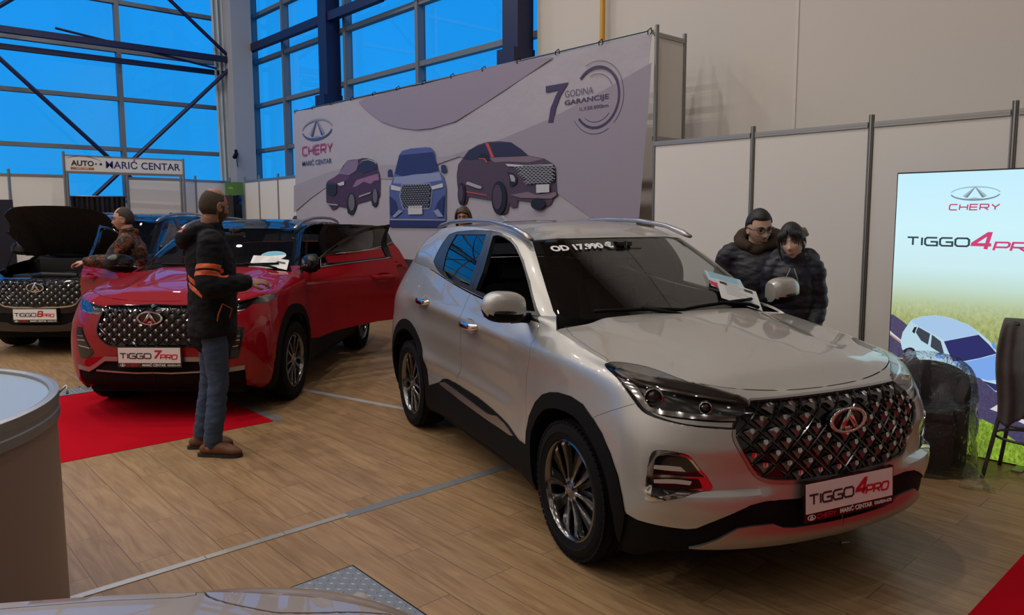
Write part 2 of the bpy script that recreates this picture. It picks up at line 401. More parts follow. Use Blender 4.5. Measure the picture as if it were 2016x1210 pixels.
def knife(bm, poly3, d, ok=None):
    """cut the outline of a polygon (3-D points, projected along d) into bm; returns the faces inside it"""
    d = Vector(d).normalized(); e1 = d.cross(Vector((0, 0, 1)) if abs(d.z) < .95 else Vector((1, 0, 0))).normalized(); e2 = e1.cross(d).normalized()
    P2 = [(Vector(p).dot(e1), Vector(p).dot(e2)) for p in poly3]
    x0, x1 = min(p[0] for p in P2), max(p[0] for p in P2); y0, y1 = min(p[1] for p in P2), max(p[1] for p in P2); m = .002
    def bb(f):
        us = [v.co.dot(e1) for v in f.verts]; ws = [v.co.dot(e2) for v in f.verts]
        return min(us), max(us), min(ws), max(ws)
    good = lambda f: f.normal.dot(d) < -.02 and (ok is None or ok(f))
    cand = {}
    for f in bm.faces:
        if good(f):
            b = bb(f)
            if b[1] > x0 - m and b[0] < x1 + m and b[3] > y0 - m and b[2] < y1 + m: cand[f] = b
    n = len(poly3)
    for i in range(n):
        a, b = P2[i], P2[(i + 1) % n]
        dx, dy = b[0] - a[0], b[1] - a[1]
        if abs(dx) + abs(dy) < 1e-6: continue
        sx0, sx1 = min(a[0], b[0]) - 1e-4, max(a[0], b[0]) + 1e-4; sy0, sy1 = min(a[1], b[1]) - 1e-4, max(a[1], b[1]) + 1e-4
        sel = [f for f, q in cand.items() if f.is_valid and q[1] > sx0 and q[0] < sx1 and q[3] > sy0 and q[2] < sy1]
        if not sel: continue
        no = (e1 * (-dy) + e2 * dx).normalized(); co = e1 * a[0] + e2 * a[1]
        g = set(sel)
        for f in sel: g.update(f.edges); g.update(f.verts)
        r = bmesh.ops.bisect_plane(bm, geom=list(g), dist=2e-5, plane_co=co, plane_no=no)
        for el in r['geom']:
            if isinstance(el, bmesh.types.BMFace): cand[el] = bb(el)
        for f in sel:
            if f.is_valid: cand[f] = bb(f)
    cand = {f: None for f in cand if f.is_valid}
    bm.normal_update()
    out = []
    for f in cand:
        c = f.calc_center_median()
        if good(f) and in_poly((c.dot(e1), c.dot(e2)), P2): out.append(f)
    return out
def take(bm, faces, delete=True):
    """pull faces out of bm into a new bmesh (weld kept)"""
    nb = bmesh.new(); lay0 = bm.faces.layers.int.get('g'); lay = nb.faces.layers.int.new('g'); mp = {}
    for f in faces:
        for v in f.verts:
            if v not in mp: mp[v] = nb.verts.new(v.co)
        g = nb.faces.new([mp[v] for v in f.verts]); g[lay] = f[lay0] if lay0 else 0
    if delete: bmesh.ops.delete(bm, geom=list(faces), context='FACES')
    nb.normal_update(); bm.normal_update()
    return nb
def thicken(bm, t=.012, off=0., inner=True, shrink=0.):
    """give a sheet real thickness: push it out by off, add an inner skin t below and close the rim; shrink pulls the border in by that much"""
    bm.normal_update()
    bm.verts.ensure_lookup_table()
    nv = {v: v.normal.copy() for v in bm.verts}
    if shrink:
        mv = {}
        for v in bm.verts:
            be = [e for e in v.link_edges if len(e.link_faces) == 1]
            if be:
                acc = Vector()
                for e in be:
                    f = e.link_faces[0]; ed = (e.verts[1].co - e.verts[0].co); i = f.normal.cross(ed).normalized()
                    if i.dot(f.calc_center_median() - e.verts[0].co) < 0: i = -i
                    acc += i
                if acc.length > 1e-6 and not any(abs(x.co.y) < 1e-4 for x in (v,)): mv[v] = acc.normalized() * shrink
        for v, m in mv.items(): v.co += m
    if off:
        for v in bm.verts: v.co += nv[v] * off
    if t:
        fs = bm.faces[:]; mp = {v: bm.verts.new(v.co - nv[v] * t) for v in bm.verts[:]}
        bes = [(e.verts[0], e.verts[1], e.link_faces[0]) for e in bm.edges if len(e.link_faces) == 1 and not (abs(e.verts[0].co.y) < 1e-4 and abs(e.verts[1].co.y) < 1e-4)]
        for f in fs: bm.faces.new([mp[v] for v in reversed(f.verts)]).material_index = 1
        for a, b, f in bes:
            vs = list(f.verts); i = vs.index(a)
            if vs[(i + 1) % len(vs)] is b: a, b = b, a
            try: bm.faces.new((a, b, mp[b], mp[a]))
            except ValueError: pass
    bm.normal_update()
    return bm
def mirrored(bm, join=False):
    """mirror in y; join returns both halves in one bmesh welded on the centre line"""
    nb = bm.copy()
    for v in nb.verts: v.co.y = -v.co.y
    bmesh.ops.reverse_faces(nb, faces=nb.faces[:])
    if not join: return nb
    merge(bm, nb); bmesh.ops.remove_doubles(bm, verts=[v for v in bm.verts if abs(v.co.y) < 2e-3], dist=2e-4)
    bm.normal_update()
    return bm
T4 = {
'headlight': [(0.208,0.804,1.013),(0.2,0.783,1.02),(0.209,0.75,1.023),(0.246,0.706,1.022),(0.298,0.665,1.017),(0.379,0.624,1.008),(0.453,0.593,0.998),(0.543,0.556,0.983),(0.621,0.515,0.966),(0.68,0.478,0.949),(0.722,0.439,0.934),(0.745,0.436,0.921),(0.761,0.445,0.907),(0.775,0.485,0.878),(0.781,0.517,0.842),(0.783,0.532,0.821),(0.762,0.582,0.825),(0.727,0.645,0.829),(0.685,0.701,0.833),(0.647,0.74,0.839),(0.604,0.775,0.848),(0.557,0.804,0.858),(0.521,0.819,0.874),(0.487,0.828,0.898),(0.429,0.836,0.94),(0.356,0.834,0.979),(0.253,0.82,1.002)],
'hl_band': [(0.207,0.787,1.018),(0.219,0.756,1.02),(0.254,0.713,1.019),(0.308,0.672,1.015),(0.39,0.632,1.006),(0.462,0.6,0.996),(0.551,0.564,0.981),(0.628,0.522,0.964),(0.686,0.484,0.946),(0.724,0.451,0.931),(0.706,0.493,0.936),(0.66,0.562,0.948),(0.602,0.623,0.962),(0.535,0.679,0.973),(0.47,0.725,0.982),(0.388,0.761,0.992),(0.308,0.775,1.003)],
'hl_drl': [(0.328,0.818,0.992),(0.42,0.809,0.978),(0.458,0.803,0.967),(0.498,0.804,0.936),(0.531,0.8,0.903),(0.552,0.792,0.89),(0.595,0.76,0.885),(0.649,0.709,0.884),(0.7,0.646,0.88),(0.742,0.575,0.876),(0.767,0.517,0.873),(0.774,0.522,0.856),(0.749,0.581,0.857),(0.708,0.651,0.861),(0.656,0.714,0.864),(0.594,0.772,0.867),(0.54,0.806,0.877),(0.504,0.817,0.901),(0.447,0.827,0.943)],
'hl_drl_top': [(0.252,0.789,1.01),(0.377,0.78,0.992),(0.494,0.741,0.978),(0.567,0.676,0.966),(0.637,0.597,0.953),(0.685,0.529,0.942),(0.724,0.472,0.929),(0.729,0.48,0.925),(0.678,0.577,0.939),(0.615,0.659,0.953),(0.542,0.736,0.965),(0.463,0.781,0.977),(0.349,0.802,0.993)],
'hl_low': [(0.552,0.799,0.875),(0.612,0.759,0.861),(0.686,0.686,0.856),(0.742,0.601,0.851),(0.773,0.532,0.849),(0.777,0.54,0.829),(0.737,0.622,0.835),(0.678,0.705,0.841),(0.615,0.761,0.853),(0.569,0.792,0.865)],
'grille': [(0.767,0.0,0.933),(0.787,0.076,0.921),(0.778,0.236,0.921),(0.758,0.374,0.921),(0.747,0.43,0.921),(0.761,0.445,0.907),(0.773,0.491,0.878),(0.781,0.53,0.829),(0.785,0.536,0.807),(0.791,0.537,0.784),(0.808,0.517,0.735),(0.825,0.479,0.679),(0.837,0.442,0.628),(0.843,0.414,0.613),(0.851,0.374,0.604),(0.869,0.246,0.593),(0.878,0.122,0.595),(0.882,0.0,0.582)],
'grille_lip': [(0.748,0.0,0.944),(0.775,0.063,0.928),(0.767,0.225,0.928),(0.748,0.365,0.927),(0.738,0.422,0.927),(0.758,0.454,0.908),(0.769,0.503,0.878),(0.778,0.543,0.824),(0.787,0.55,0.784),(0.805,0.529,0.731),(0.822,0.492,0.675),(0.835,0.452,0.619),(0.842,0.418,0.599),(0.851,0.374,0.589),(0.87,0.246,0.578),(0.878,0.121,0.579),(0.882,0.0,0.567)],
'hood_lip': [(0.767,0.0,0.933),(0.787,0.076,0.921),(0.778,0.236,0.921),(0.758,0.374,0.921),(0.747,0.43,0.921),(0.722,0.439,0.934),(0.68,0.478,0.949),(0.621,0.515,0.966),(0.543,0.556,0.983),(0.453,0.593,0.998),(0.379,0.624,1.008),(0.298,0.665,1.017),(0.246,0.706,1.022),(0.209,0.75,1.023),(0.2,0.783,1.02)],
'fog': [(0.602,0.85,0.526),(0.604,0.848,0.574),(0.607,0.841,0.636),(0.609,0.829,0.698),(0.62,0.816,0.721),(0.647,0.792,0.728),(0.686,0.753,0.726),(0.712,0.723,0.718),(0.727,0.706,0.699),(0.749,0.683,0.654),(0.764,0.66,0.622),(0.775,0.641,0.583),(0.773,0.646,0.57),(0.738,0.711,0.559),(0.68,0.787,0.534),(0.628,0.832,0.514),(0.61,0.845,0.515)],
'fog_in': [(0.628,0.833,0.534),(0.628,0.831,0.58),(0.628,0.825,0.644),(0.627,0.818,0.69),(0.636,0.807,0.707),(0.663,0.78,0.715),(0.693,0.748,0.713),(0.712,0.725,0.709),(0.728,0.709,0.684),(0.748,0.687,0.642),(0.759,0.67,0.628),(0.745,0.695,0.623),(0.755,0.681,0.594),(0.756,0.679,0.579),(0.712,0.75,0.565),(0.656,0.81,0.542)],
'fog_bar': [(0.628,0.827,0.626),(0.667,0.794,0.628),(0.72,0.732,0.627),(0.759,0.67,0.627),(0.745,0.695,0.619),(0.715,0.741,0.619),(0.668,0.795,0.618),(0.629,0.828,0.615)],
'led1': [(0.627,0.822,0.665),(0.663,0.792,0.668),(0.705,0.747,0.667),(0.718,0.733,0.648),(0.68,0.779,0.647),(0.628,0.825,0.65)],
'led2': [(0.632,0.827,0.606),(0.669,0.795,0.61),(0.71,0.749,0.611),(0.734,0.714,0.606),(0.731,0.721,0.591),(0.698,0.765,0.593),(0.633,0.827,0.591)],
'lower_black': [(0.512,0.884,0.425),(0.567,0.86,0.411),(0.628,0.82,0.408),(0.685,0.764,0.406),(0.719,0.721,0.405),(0.74,0.688,0.411),(0.772,0.636,0.442),(0.804,0.564,0.478),(0.828,0.483,0.512),(0.842,0.418,0.519),(0.865,0.271,0.511),(0.876,0.129,0.507),(0.88,0.0,0.508),(0.866,0.0,0.381),(0.852,0.078,0.328),(0.829,0.34,0.327),(0.785,0.54,0.33),(0.71,0.703,0.329),(0.634,0.789,0.321),(0.517,0.863,0.327),(0.466,0.882,0.338)],
'skid': [(0.709,0.701,0.32),(0.736,0.664,0.336),(0.771,0.607,0.364),(0.787,0.576,0.384),(0.807,0.528,0.411),(0.822,0.468,0.415),(0.841,0.372,0.414),(0.846,0.32,0.391),(0.851,0.267,0.384),(0.864,0.076,0.382),(0.869,0.0,0.403),(0.864,0.0,0.372),(0.847,0.071,0.31),(0.825,0.336,0.312),(0.782,0.537,0.317)],
'dlo': [(-2.246,0.797,1.348),(-2.222,0.751,1.455),(-2.191,0.688,1.553),(-2.049,0.676,1.576),(-1.764,0.668,1.592),(-1.49,0.652,1.594),(-1.329,0.645,1.583),(-1.18,0.643,1.552),(-1.063,0.652,1.505),(-0.911,0.68,1.426),(-0.736,0.723,1.317),(-0.584,0.764,1.203),(-0.459,0.802,1.116),(-0.632,0.822,1.13),(-0.873,0.839,1.156),(-1.311,0.83,1.194),(-1.526,0.83,1.215),(-1.78,0.829,1.235),(-3.349,0.341,1.137),(-2.125,0.813,1.299)],
'glass_rear': [(-2.031,0.691,1.556),(-1.515,0.674,1.567),(-1.459,0.721,1.491),(-1.44,0.769,1.4),(-1.441,0.812,1.286),(-1.446,0.825,1.235),(-1.663,0.825,1.251),(-1.857,0.825,1.255),(-1.99,0.815,1.3),(-2.008,0.794,1.369),(-2.033,0.751,1.463)],
'glass_front': [(-1.404,0.67,1.561),(-1.317,0.658,1.566),(-1.165,0.657,1.535),(-1.043,0.669,1.485),(-0.909,0.696,1.414),(-0.771,0.731,1.327),(-0.649,0.762,1.239),(-0.563,0.784,1.168),(-0.659,0.813,1.167),(-0.901,0.824,1.179),(-1.328,0.826,1.216),(-1.296,0.79,1.335),(-1.336,0.734,1.455)],
'bline': [(-1.469,0.65,1.596),(-1.386,0.726,1.476),(-1.357,0.781,1.363),(-1.377,0.821,1.247),(-1.414,0.85,1.145),(-1.435,0.889,1.024),(-1.458,0.889,0.9),(-1.482,0.877,0.803),(-1.504,0.86,0.653),(-1.567,0.859,0.588),(-1.579,0.861,0.55)],
'frontseam': [(-0.459,0.802,1.116),(-0.452,0.815,1.097),(-0.415,0.848,1.053),(-0.401,0.89,0.95),(-0.452,0.886,0.845),(-0.46,0.886,0.753),(-0.433,0.899,0.46)],
'sill': [(-0.428,0.899,0.458),(-0.546,0.891,0.455),(-0.716,0.878,0.496),(-0.949,0.866,0.522),(-1.2,0.863,0.544),(-1.562,0.861,0.552),(-1.767,0.864,0.548),(-1.852,0.868,0.531),(-1.913,0.874,0.497)],
'archR_out': [(-1.923,0.875,0.493),(-2.042,0.884,0.507),(-2.107,0.888,0.593),(-2.168,0.893,0.715),(-2.262,0.898,0.809),(-2.391,0.899,0.865),(-2.507,0.9,0.884),(-2.629,0.902,0.863),(-2.728,0.908,0.792)],
'rdoor_rear': [(-2.246,0.797,1.348),(-2.311,0.825,1.247),(-2.357,0.866,1.127),(-2.422,0.898,0.953),(-2.455,0.9,0.885)],
'archF_out': [(-0.431,0.899,0.46),(-0.429,0.897,0.533),(-0.396,0.894,0.629),(-0.327,0.894,0.718),(-0.244,0.894,0.779),(-0.16,0.894,0.809),(-0.077,0.893,0.826),(0.046,0.892,0.835),(0.163,0.893,0.823),(0.26,0.897,0.779),(0.339,0.899,0.733),(0.415,0.901,0.661),(0.472,0.898,0.58),(0.5,0.893,0.497),(0.509,0.886,0.434),(0.519,0.882,0.421)],
'sill_strip': [(-1.886,0.872,0.502),(-1.808,0.868,0.518),(-1.395,0.868,0.5),(-1.034,0.869,0.483),(-0.96,0.869,0.489),(-0.889,0.869,0.503),(-0.757,0.876,0.491),(-0.615,0.886,0.459),(-0.656,0.884,0.45),(-0.992,0.872,0.446),(-1.475,0.87,0.462),(-1.776,0.87,0.478),(-1.88,0.873,0.487)],
'bumper_seam': [(0.487,0.829,0.894),(0.437,0.858,0.87),(0.369,0.879,0.838),(0.303,0.891,0.807),(0.259,0.897,0.784)],
'hood_seam': [(-0.463,0.707,1.172),(-0.411,0.671,1.148),(-0.291,0.732,1.102),(-0.172,0.762,1.082),(0.045,0.775,1.047),(0.167,0.773,1.027),(0.197,0.781,1.021)],
'windshield': [(-0.953,0.0,1.553),(-0.974,0.339,1.551),(-1.058,0.559,1.54),(-0.768,0.642,1.378),(-0.473,0.714,1.175),(-0.381,0.555,1.142),(-0.298,0.482,1.137),(-0.242,0.336,1.138),(-0.182,0.0,1.132)],
'mirror_base': [(-0.584,0.764,1.203),(-0.459,0.802,1.116),(-0.633,0.822,1.13),(-0.629,0.79,1.195)],
'handleF': [(-1.251,0.891,1.002)],
'handleR': [(-2.194,0.887,1.059)],
'badge': [(0.86,0.0,0.821)],
'rail': [(-1.102,0.533,1.553),(-1.239,0.509,1.592),(-1.529,0.465,1.631),(-2.095,0.309,1.647),(-2.188,0.413,1.636),(-2.309,0.533,1.618),(-2.457,0.607,1.598),(-2.486,0.649,1.569)],
}
T4['dlo'][18] = (-1.95, .822, 1.262)
T4['windshield'] = T4['windshield'][:5] + [(-.40, .70, 1.10), (-.30, .40, 1.05), (-.26, 0., 1.04)]; T4['grille'][0] = (.792, 0., .921); T4['hood_lip'][0] = (.792, 0., .921); T4['grille_lip'][0] = (.783, 0., .928); T4['skid'][10] = (.869, 0., .382); T4['skid'][11] = (.864, 0., .306); T4['skid'][9] = (.864, .076, .382)
# ---- shared car materials
def paint(name, col, metal=.0, rough=.35, coat=1., flake=False):
    m = mat(name, col, rough, metal, coat)
    return m
BLACKP = mat('black_plastic', (.005, .005, .0055), .65, spec=.12)
STUDM = mat('stud_satin', (.17, .165, .16), .34, .6)
PIANO = mat('gloss_black', (.006, .006, .007), .12, coat=.6)
CHROME = mat('chrome', (.75, .74, .72), .10, 1.)
DCHROME = mat('dark_chrome', (.22, .21, .21), .16, 1.)
SATIN = mat('satin_silver', (.42, .40, .40), .32, .9)
RUBBER = mat('tyre_rubber', (.006, .006, .0065), .8, spec=.15, bump=(60, .25, .004))
CABIN = mat('cabin_trim', (.010, .010, .011), .8, spec=.15)
SEATM = mat('seat_leatherette', (.016, .015, .015), .5, bump=(40, .2, .003))
HOUSING = mat('lamp_housing', (.035, .034, .034), .22, .7)
LEDM = mat('lamp_lens_ribs', (.62, .60, .58), .25, .4, bump=(160, .5, .002))
WGLASS = glass_mat('windscreen_glass', (.74, .76, .76), .30, .0)
SGLASS = glass_mat('side_glass', (.62, .64, .65), .7, .01)
PGLASS = glass_mat('privacy_glass', (.24, .25, .26), .9, .07)
LGLASS = glass_mat('lamp_cover', (.95, .95, .95), .32, .0)
PLATEW = mat('plate_white', (.80, .78, .78), .22)
INKK = mat('ink_black', (.02, .02, .022), .4)
INKR = mat('ink_red', (.55, .012, .03), .4)
INKW = mat('ink_white', (.82, .82, .82), .4)

def logo_bm(w, M, t=.006, ring=.085):
    """oval ring broken at the sides with a peaked A inside"""
    bm = bmesh.new(); h = w * .52; n = 56
    for i in range(n):
        a0, a1 = 2 * PI * i / n, 2 * PI * (i + 1) / n
        th = ring * w
        q = [(w / 2 * math.cos(a0), h / 2 * math.sin(a0)), (w / 2 * math.cos(a1), h / 2 * math.sin(a1)),
             ((w / 2 - th) * math.cos(a1), (h / 2 - th * .62) * math.sin(a1)), ((w / 2 - th) * math.cos(a0), (h / 2 - th * .62) * math.sin(a0))]
        add_prism(bm, q, 0, t, M)
    b = h * .40
    for s in (-1, 1):
        add_prism(bm, [(0, h * .47), (s * w * .26, -b * .8), (s * w * .155, -b * .8), (0, h * .12)][::(1 if s > 0 else -1)], 0, t * 1.3, M)
    add_prism(bm, [(-w * .11, -b * .55), (w * .11, -b * .55), (w * .07, -b * .95), (-w * .07, -b * .95)][::-1], 0, t, M)
    return bm

def wheel(parent, x, y, side, steer=0., rad=.347, rimr=.246, wid=.215, style='paired', zc=None):
    """wheel with tyre; side +1 faces +y"""
    zc = zc or rad + .003
    hub = link('wheel', None, parent); hub.location = (x, y, zc); hub.rotation_euler = (0, 0, steer + (0 if side > 0 else PI)); hub.empty_display_size = .1
    o = wid / 2
    bm = bmesh.new()
    prof = [(rimr - .004, -o + .02), (rimr + .006, -o + .002), (rimr + .03, -o - .004), (rad - .045, -o - .006), (rad - .018, -o + .004), (rad - .006, -o + .022), (rad - .001, -o + .05)]
    for gy in (-.045, 0, .045):
        prof += [(rad, gy - .009), (rad, gy - .0055), (rad - .008, gy - .0045), (rad - .008, gy + .0045), (rad, gy + .0055), (rad, gy + .009)]
    prof += [(rad - .001, o - .05), (rad - .006, o - .022), (rad - .018, o - .004), (rad - .045, o + .006), (rad - .062, o + .0085), (rad - .064, o + .006), (rimr + .03, o + .004), (rimr + .006, o - .002), (rimr - .004, o - .02)]
    add_lathe(bm, prof, 72, 'Y'); fix_normals(bm)
    # shoulder blocks
    for j in range(66):
        a = 2 * PI * j / 66
        for s in (-1, 1):
            M = Matrix.Rotation(-a, 4, 'Y') @ Matrix.Translation((rad - .0125, s * (o - .012), 0))
            add_box(bm, (0, 0, 0), (.014, .020, .030), M=Matrix.Identity(4)) if False else bmesh.ops.transform(bm, matrix=M, verts=add_box(bm, (0, 0, 0), (.013, .022, .026)))
    ty = obj('tyre', bm, RUBBER, hub, 40)
    bm = bmesh.new()   # barrel with lip
    add_lathe(bm, [(rimr, o - .012), (rimr + .004, o - .004), (rimr - .004, o + .000), (rimr - .010, o - .006), (rimr - .016, o - .03), (rimr - .03, -o * .2), (rimr - .03, -o + .01), (rimr, -o + .01)], 72, 'Y')
    fix_normals(bm); rim = obj('rim', bm, DCHROME, hub, 40)
    def yf(r): return o - .028 + .020 * (1 - r / rimr) - .006 * math.sin(PI * r / rimr)
    dark, light = bmesh.new(), bmesh.new()
    n5 = 5
    for k in range(n5):
        base = 2 * PI * k / n5 + PI / 2
        for s in (-1, 1):
            # each spoke sweeps from the hub out to the rim and fans open
            cl = []
            for q in np.linspace(0, 1, 12):
                r = .045 + (rimr - .012 - .045) * q
                a = base + s * (.16 + .17 * q ** 1.5) + .10 * math.sin(q * PI) * (1 if style == 'twist' else s * .3)
                cl.append((r, a, .017 + .030 * q ** 1.3))
            for i in range(len(cl) - 1):
                for (bmx, sh, hi, lo, top) in ((dark, 0, 1., -1., 0.), (light, .0, .15 if s > 0 else -1., 1. if s > 0 else -.15, .0015)):
                    vs = []
                    for (r, a, w) in (cl[i], cl[i + 1]):
                        row = []
                        for e, dy in ((lo, 0), (hi, 0)):
                            aa = a + e * w / r
                            fl = .85 if abs(e) == 1. and bmx is dark else 1.
                            row.append(Vector((r * math.cos(aa), yf(r) + top - (.006 if (bmx is dark and abs(e) == 1) else 0) - (.0 if bmx is dark else .002 * 0), r * math.sin(aa))))
                        vs.append(row)
                    A, B = vs
                    deep = Vector((0, -.022, 0)) if bmx is dark else Vector((0, -.004, 0))
                    t = [bmx.verts.new(p) for p in (A[0], A[1], B[1], B[0])]; u = [bmx.verts.new(p + deep) for p in (A[0], A[1], B[1], B[0])]
                    bmx.faces.new(t); bmx.faces.new(u[::-1]); bmx.faces.new((t[0], u[0], u[1], t[1])); bmx.faces.new((t[1], u[1], u[2], t[2])); bmx.faces.new((t[2], u[2], u[3], t[3])); bmx.faces.new((t[3], u[3], u[0], t[0]))
    for b in (dark, light):
        bmesh.ops.remove_doubles(b, verts=b.verts[:], dist=2e-4); fix_normals(b)
    add_lathe(dark, [(.001, yf(.03) + .004), (.030, yf(.03) + .004), (.036, yf(.03)), (.060, yf(.06) - .006), (.066, yf(.06) - .03), (.066, yf(.06) - .05)], 32, 'Y')
    for k in range(5):
        a = 2 * PI * k / 5 + PI / 2 + PI / 5
        add_lathe(dark, [(.001, yf(.05) - .002), (.009, yf(.05) - .002), (.009, yf(.05) - .03)], 8, 'Y', (.052 * math.cos(a), 0, .052 * math.sin(a)))
    fix_normals(dark)
    obj('spokes', dark, DCHROME, hub, 30); obj('spoke_facings', light, CHROME if style != 'dark' else DCHROME, hub, 30)
    M = Matrix.Translation((0, yf(.03) + .004, 0)) @ Matrix.Rotation(-PI / 2, 4, 'X') @ Matrix.Rotation(PI, 4, 'Z')
    obj('hub_emblem', logo_bm(.045, M, .002), CHROME, hub, 30)
    bm = bmesh.new(); add_lathe(bm, [(.05, -.01), (.15, -.01), (.15, -.03), (.05, -.03)], 40, 'Y', closed=True)
    add_lathe(bm, [(.001, .0), (.07, .0), (.075, -.02), (.075, -.09), (.001, -.09)], 24, 'Y'); fix_normals(bm)
    obj('brake_disc', bm, mat('brake_steel', (.10, .10, .10), .35, .9), hub)
    return hub

def seat(parent, x, y, sc=1.):
    bm = bmesh.new()
    add_box(bm, (x + .02, y, .62), (.50, .48, .14), bev=.05)
    M = Matrix.Rotation(R(-16), 4, 'Y')
    add_box(bm, (x - .30, y, .92), (.15, .47, .62), M=M, bev=.06)
    for s in (-1, 1): add_box(bm, (x - .25, y + s * .2, .9), (.16, .09, .50), M=M, bev=.04)
    add_box(bm, (x - .10, y, .45), (.40, .40, .22), bev=.02)
    s = obj('seat', bm, SEATM, parent, 60)
    bm = bmesh.new(); add_box(bm, (x - .425, y, 1.315), (.10, .25, .17), M=M, bev=.045)
    for q in (-.06, .06): add_tube(bm, [(x - .405, y + q, 1.26), (x - .385, y + q, 1.17)], .007, 8)
    obj('headrest', bm, SEATM, s, 60)
    return s
def cabin(parent, dx=0., dz=0., wide=1.):
    bm = bmesh.new()
    prof = [(-.30, 1.09), (-.42, 1.105), (-.60, 1.10), (-.74, 1.06), (-.80, .98), (-.78, .86), (-.70, .74), (-.62, .45), (-.30, .45)]
    add_prism(bm, [(px + dx, pz + dz) for px, pz in prof], -.70 * wide, .70 * wide, Matrix.Rotation(PI / 2, 4, 'X'))
    add_box(bm, (-.80 + dx, 0, 1.02 + dz), (.02, .30, .17), bev=.006)                # centre screen
    add_box(bm, (-.66 + dx, .38, 1.10 + dz), (.16, .36, .06), bev=.025)              # binnacle
    fix_normals(bm); dash = obj('dashboard', bm, CABIN, parent, 40)
    bm = bmesh.new(); pts = [(-.93 + dx - .07 * math.sin(a), .37 + .185 * math.cos(a), .98 + dz + .17 * math.sin(a)) for a in np.linspace(0, 2 * PI, 33)]
    add_tube(bm, pts, .016, 10, caps=False)
    add_box(bm, (-.92 + dx, .37, .97 + dz), (.05, .15, .11), bev=.02)
    for s in (-1, 1): add_box(bm, (-.925 + dx, .37 + s * .12, .97 + dz), (.02, .12, .035), bev=.008)
    add_tube(bm, [(-.92 + dx, .37, .97 + dz), (-.70 + dx, .37, .92 + dz)], .03)
    obj('steering_wheel', bm, CABIN, parent, 50)
    for y in (.37, -.37): seat(parent, -1.28 + dx, y)
    bm = bmesh.new(); M = Matrix.Rotation(R(-20), 4, 'Y')
    add_box(bm, (-2.10 + dx, 0, .62), (.48, 1.24, .16), bev=.05); add_box(bm, (-2.42 + dx, 0, .92), (.16, 1.24, .60), M=M, bev=.06)
    rs = obj('rear_seat', bm, SEATM, parent, 60)
    for y in (-.38, 0, .38):
        bm = bmesh.new(); add_box(bm, (-2.52 + dx, y, 1.27), (.09, .25, .15), M=M, bev=.04); add_tube(bm, [(-2.51 + dx, y, 1.2), (-2.48 + dx, y, 1.1)], .008, 8); obj('headrest', bm, SEATM, rs, 60)
    bm = bmesh.new(); add_box(bm, (-.865 + dx, 0, 1.455 + dz), (.035, .24, .075), M=Matrix.Rotation(R(8), 4, 'Y'), bev=.015); add_tube(bm, [(-.85 + dx, 0, 1.46 + dz), (-.86 + dx, 0, 1.53 + dz)], .012, 8)
    add_box(bm, (-.90 + dx, 0, 1.515 + dz), (.10, .10, .03), bev=.01)
    rm = obj('rear_view_mirror', bm, PIANO, parent, 50)
    bm = bmesh.new(); add_box(bm, (-1.6 + dx, 0, .36), (2.7, 1.40, .06)); add_box(bm, (-.33 + dx, 0, .72), (.03, 1.44, .70)); add_box(bm, (-2.95 + dx, 0, .8), (.03, 1.3, .7))
    obj('floor_pan', bm, CABIN, parent, 0)
def plate(parent, x, z, digit, tilt=0., w=.53, h=.125):
    """display plate: black frame, white board, model lettering, dealer line"""
    M = Matrix.Translation((x, 0, z)) @ Matrix.Rotation(tilt, 4, 'Y') @ Matrix(((0, 0, 1, 0), (1, 0, 0, 0), (0, 1, 0, 0), (0, 0, 0, 1)))
    bm = bmesh.new(); add_prism(bm, [(-w / 2, -.095), (w / 2, -.095), (w / 2, .075), (-w / 2, .075)], -.016, 0, M); fix_normals(bm)
    fr = obj('plate_frame', bm, PIANO, parent, 0)
    bm = bmesh.new(); add_prism(bm, [(-w / 2 + .008, -.058), (w / 2 - .008, -.058), (w / 2 - .008, .067), (-w / 2 + .008, .067)], 0, .003, M); fix_normals(bm)
    obj('number_plate', bm, PLATEW, fr, 0)
    hh, th, g = .040, .0078, .008
    wt = glyph_width('TIGGO', hh, g, 1.18); wd = .058; wp = glyph_width('PRO', hh * .86, g, 1.0) + .01
    x0 = -(wt + wd + wp + .02) / 2
    bm = bmesh.new(); x1 = glyphs(bm, 'TIGGO', hh, th, g, M @ Matrix.Translation((0, -.020, 0)), .003, .005, 0, 0, x0, 1.18)
    obj('model_lettering', bm, INKK, fr, 0)
    bm = bmesh.new(); glyphs(bm, digit, hh * 1.28, .015, 0, M @ Matrix.Translation((0, -.018, 0)), .003, .0055, .28, 0, x1 + .006, .95)
    glyphs(bm, 'PRO', hh * .86, th, g, M @ Matrix.Translation((0, -.024, 0)), .003, .005, .22, 0, x1 + wd + .008)
    obj('model_lettering', bm, INKR, fr, 0)
    bm = bmesh.new(); merge(bm, text_bm('MARI\u0106 CENTAR', .027, .0008, .0005), M @ Matrix.Translation((.035, -.077, .001))); obj('dealer_lettering', bm, INKW, fr, 0)
    bm = bmesh.new(); merge(bm, text_bm('036/824-670', .021, .0008, .0003), M @ Matrix.Translation((.200, -.077, .001))); obj('phone_lettering', bm, INKW, fr, 0)
    obj('badge_print', logo_bm(.045, M @ Matrix.Translation((-.225, -.077, 0)), .0015), INKW, fr, 0)
    bm = bmesh.new(); glyphs(bm, 'CHERY', .017, .0033, .004, M @ Matrix.Translation((0, -.0855, 0)), .0005, .002, .1, 0, -.193); obj('dealer_lettering', bm, INKR, fr, 0)
    return fr
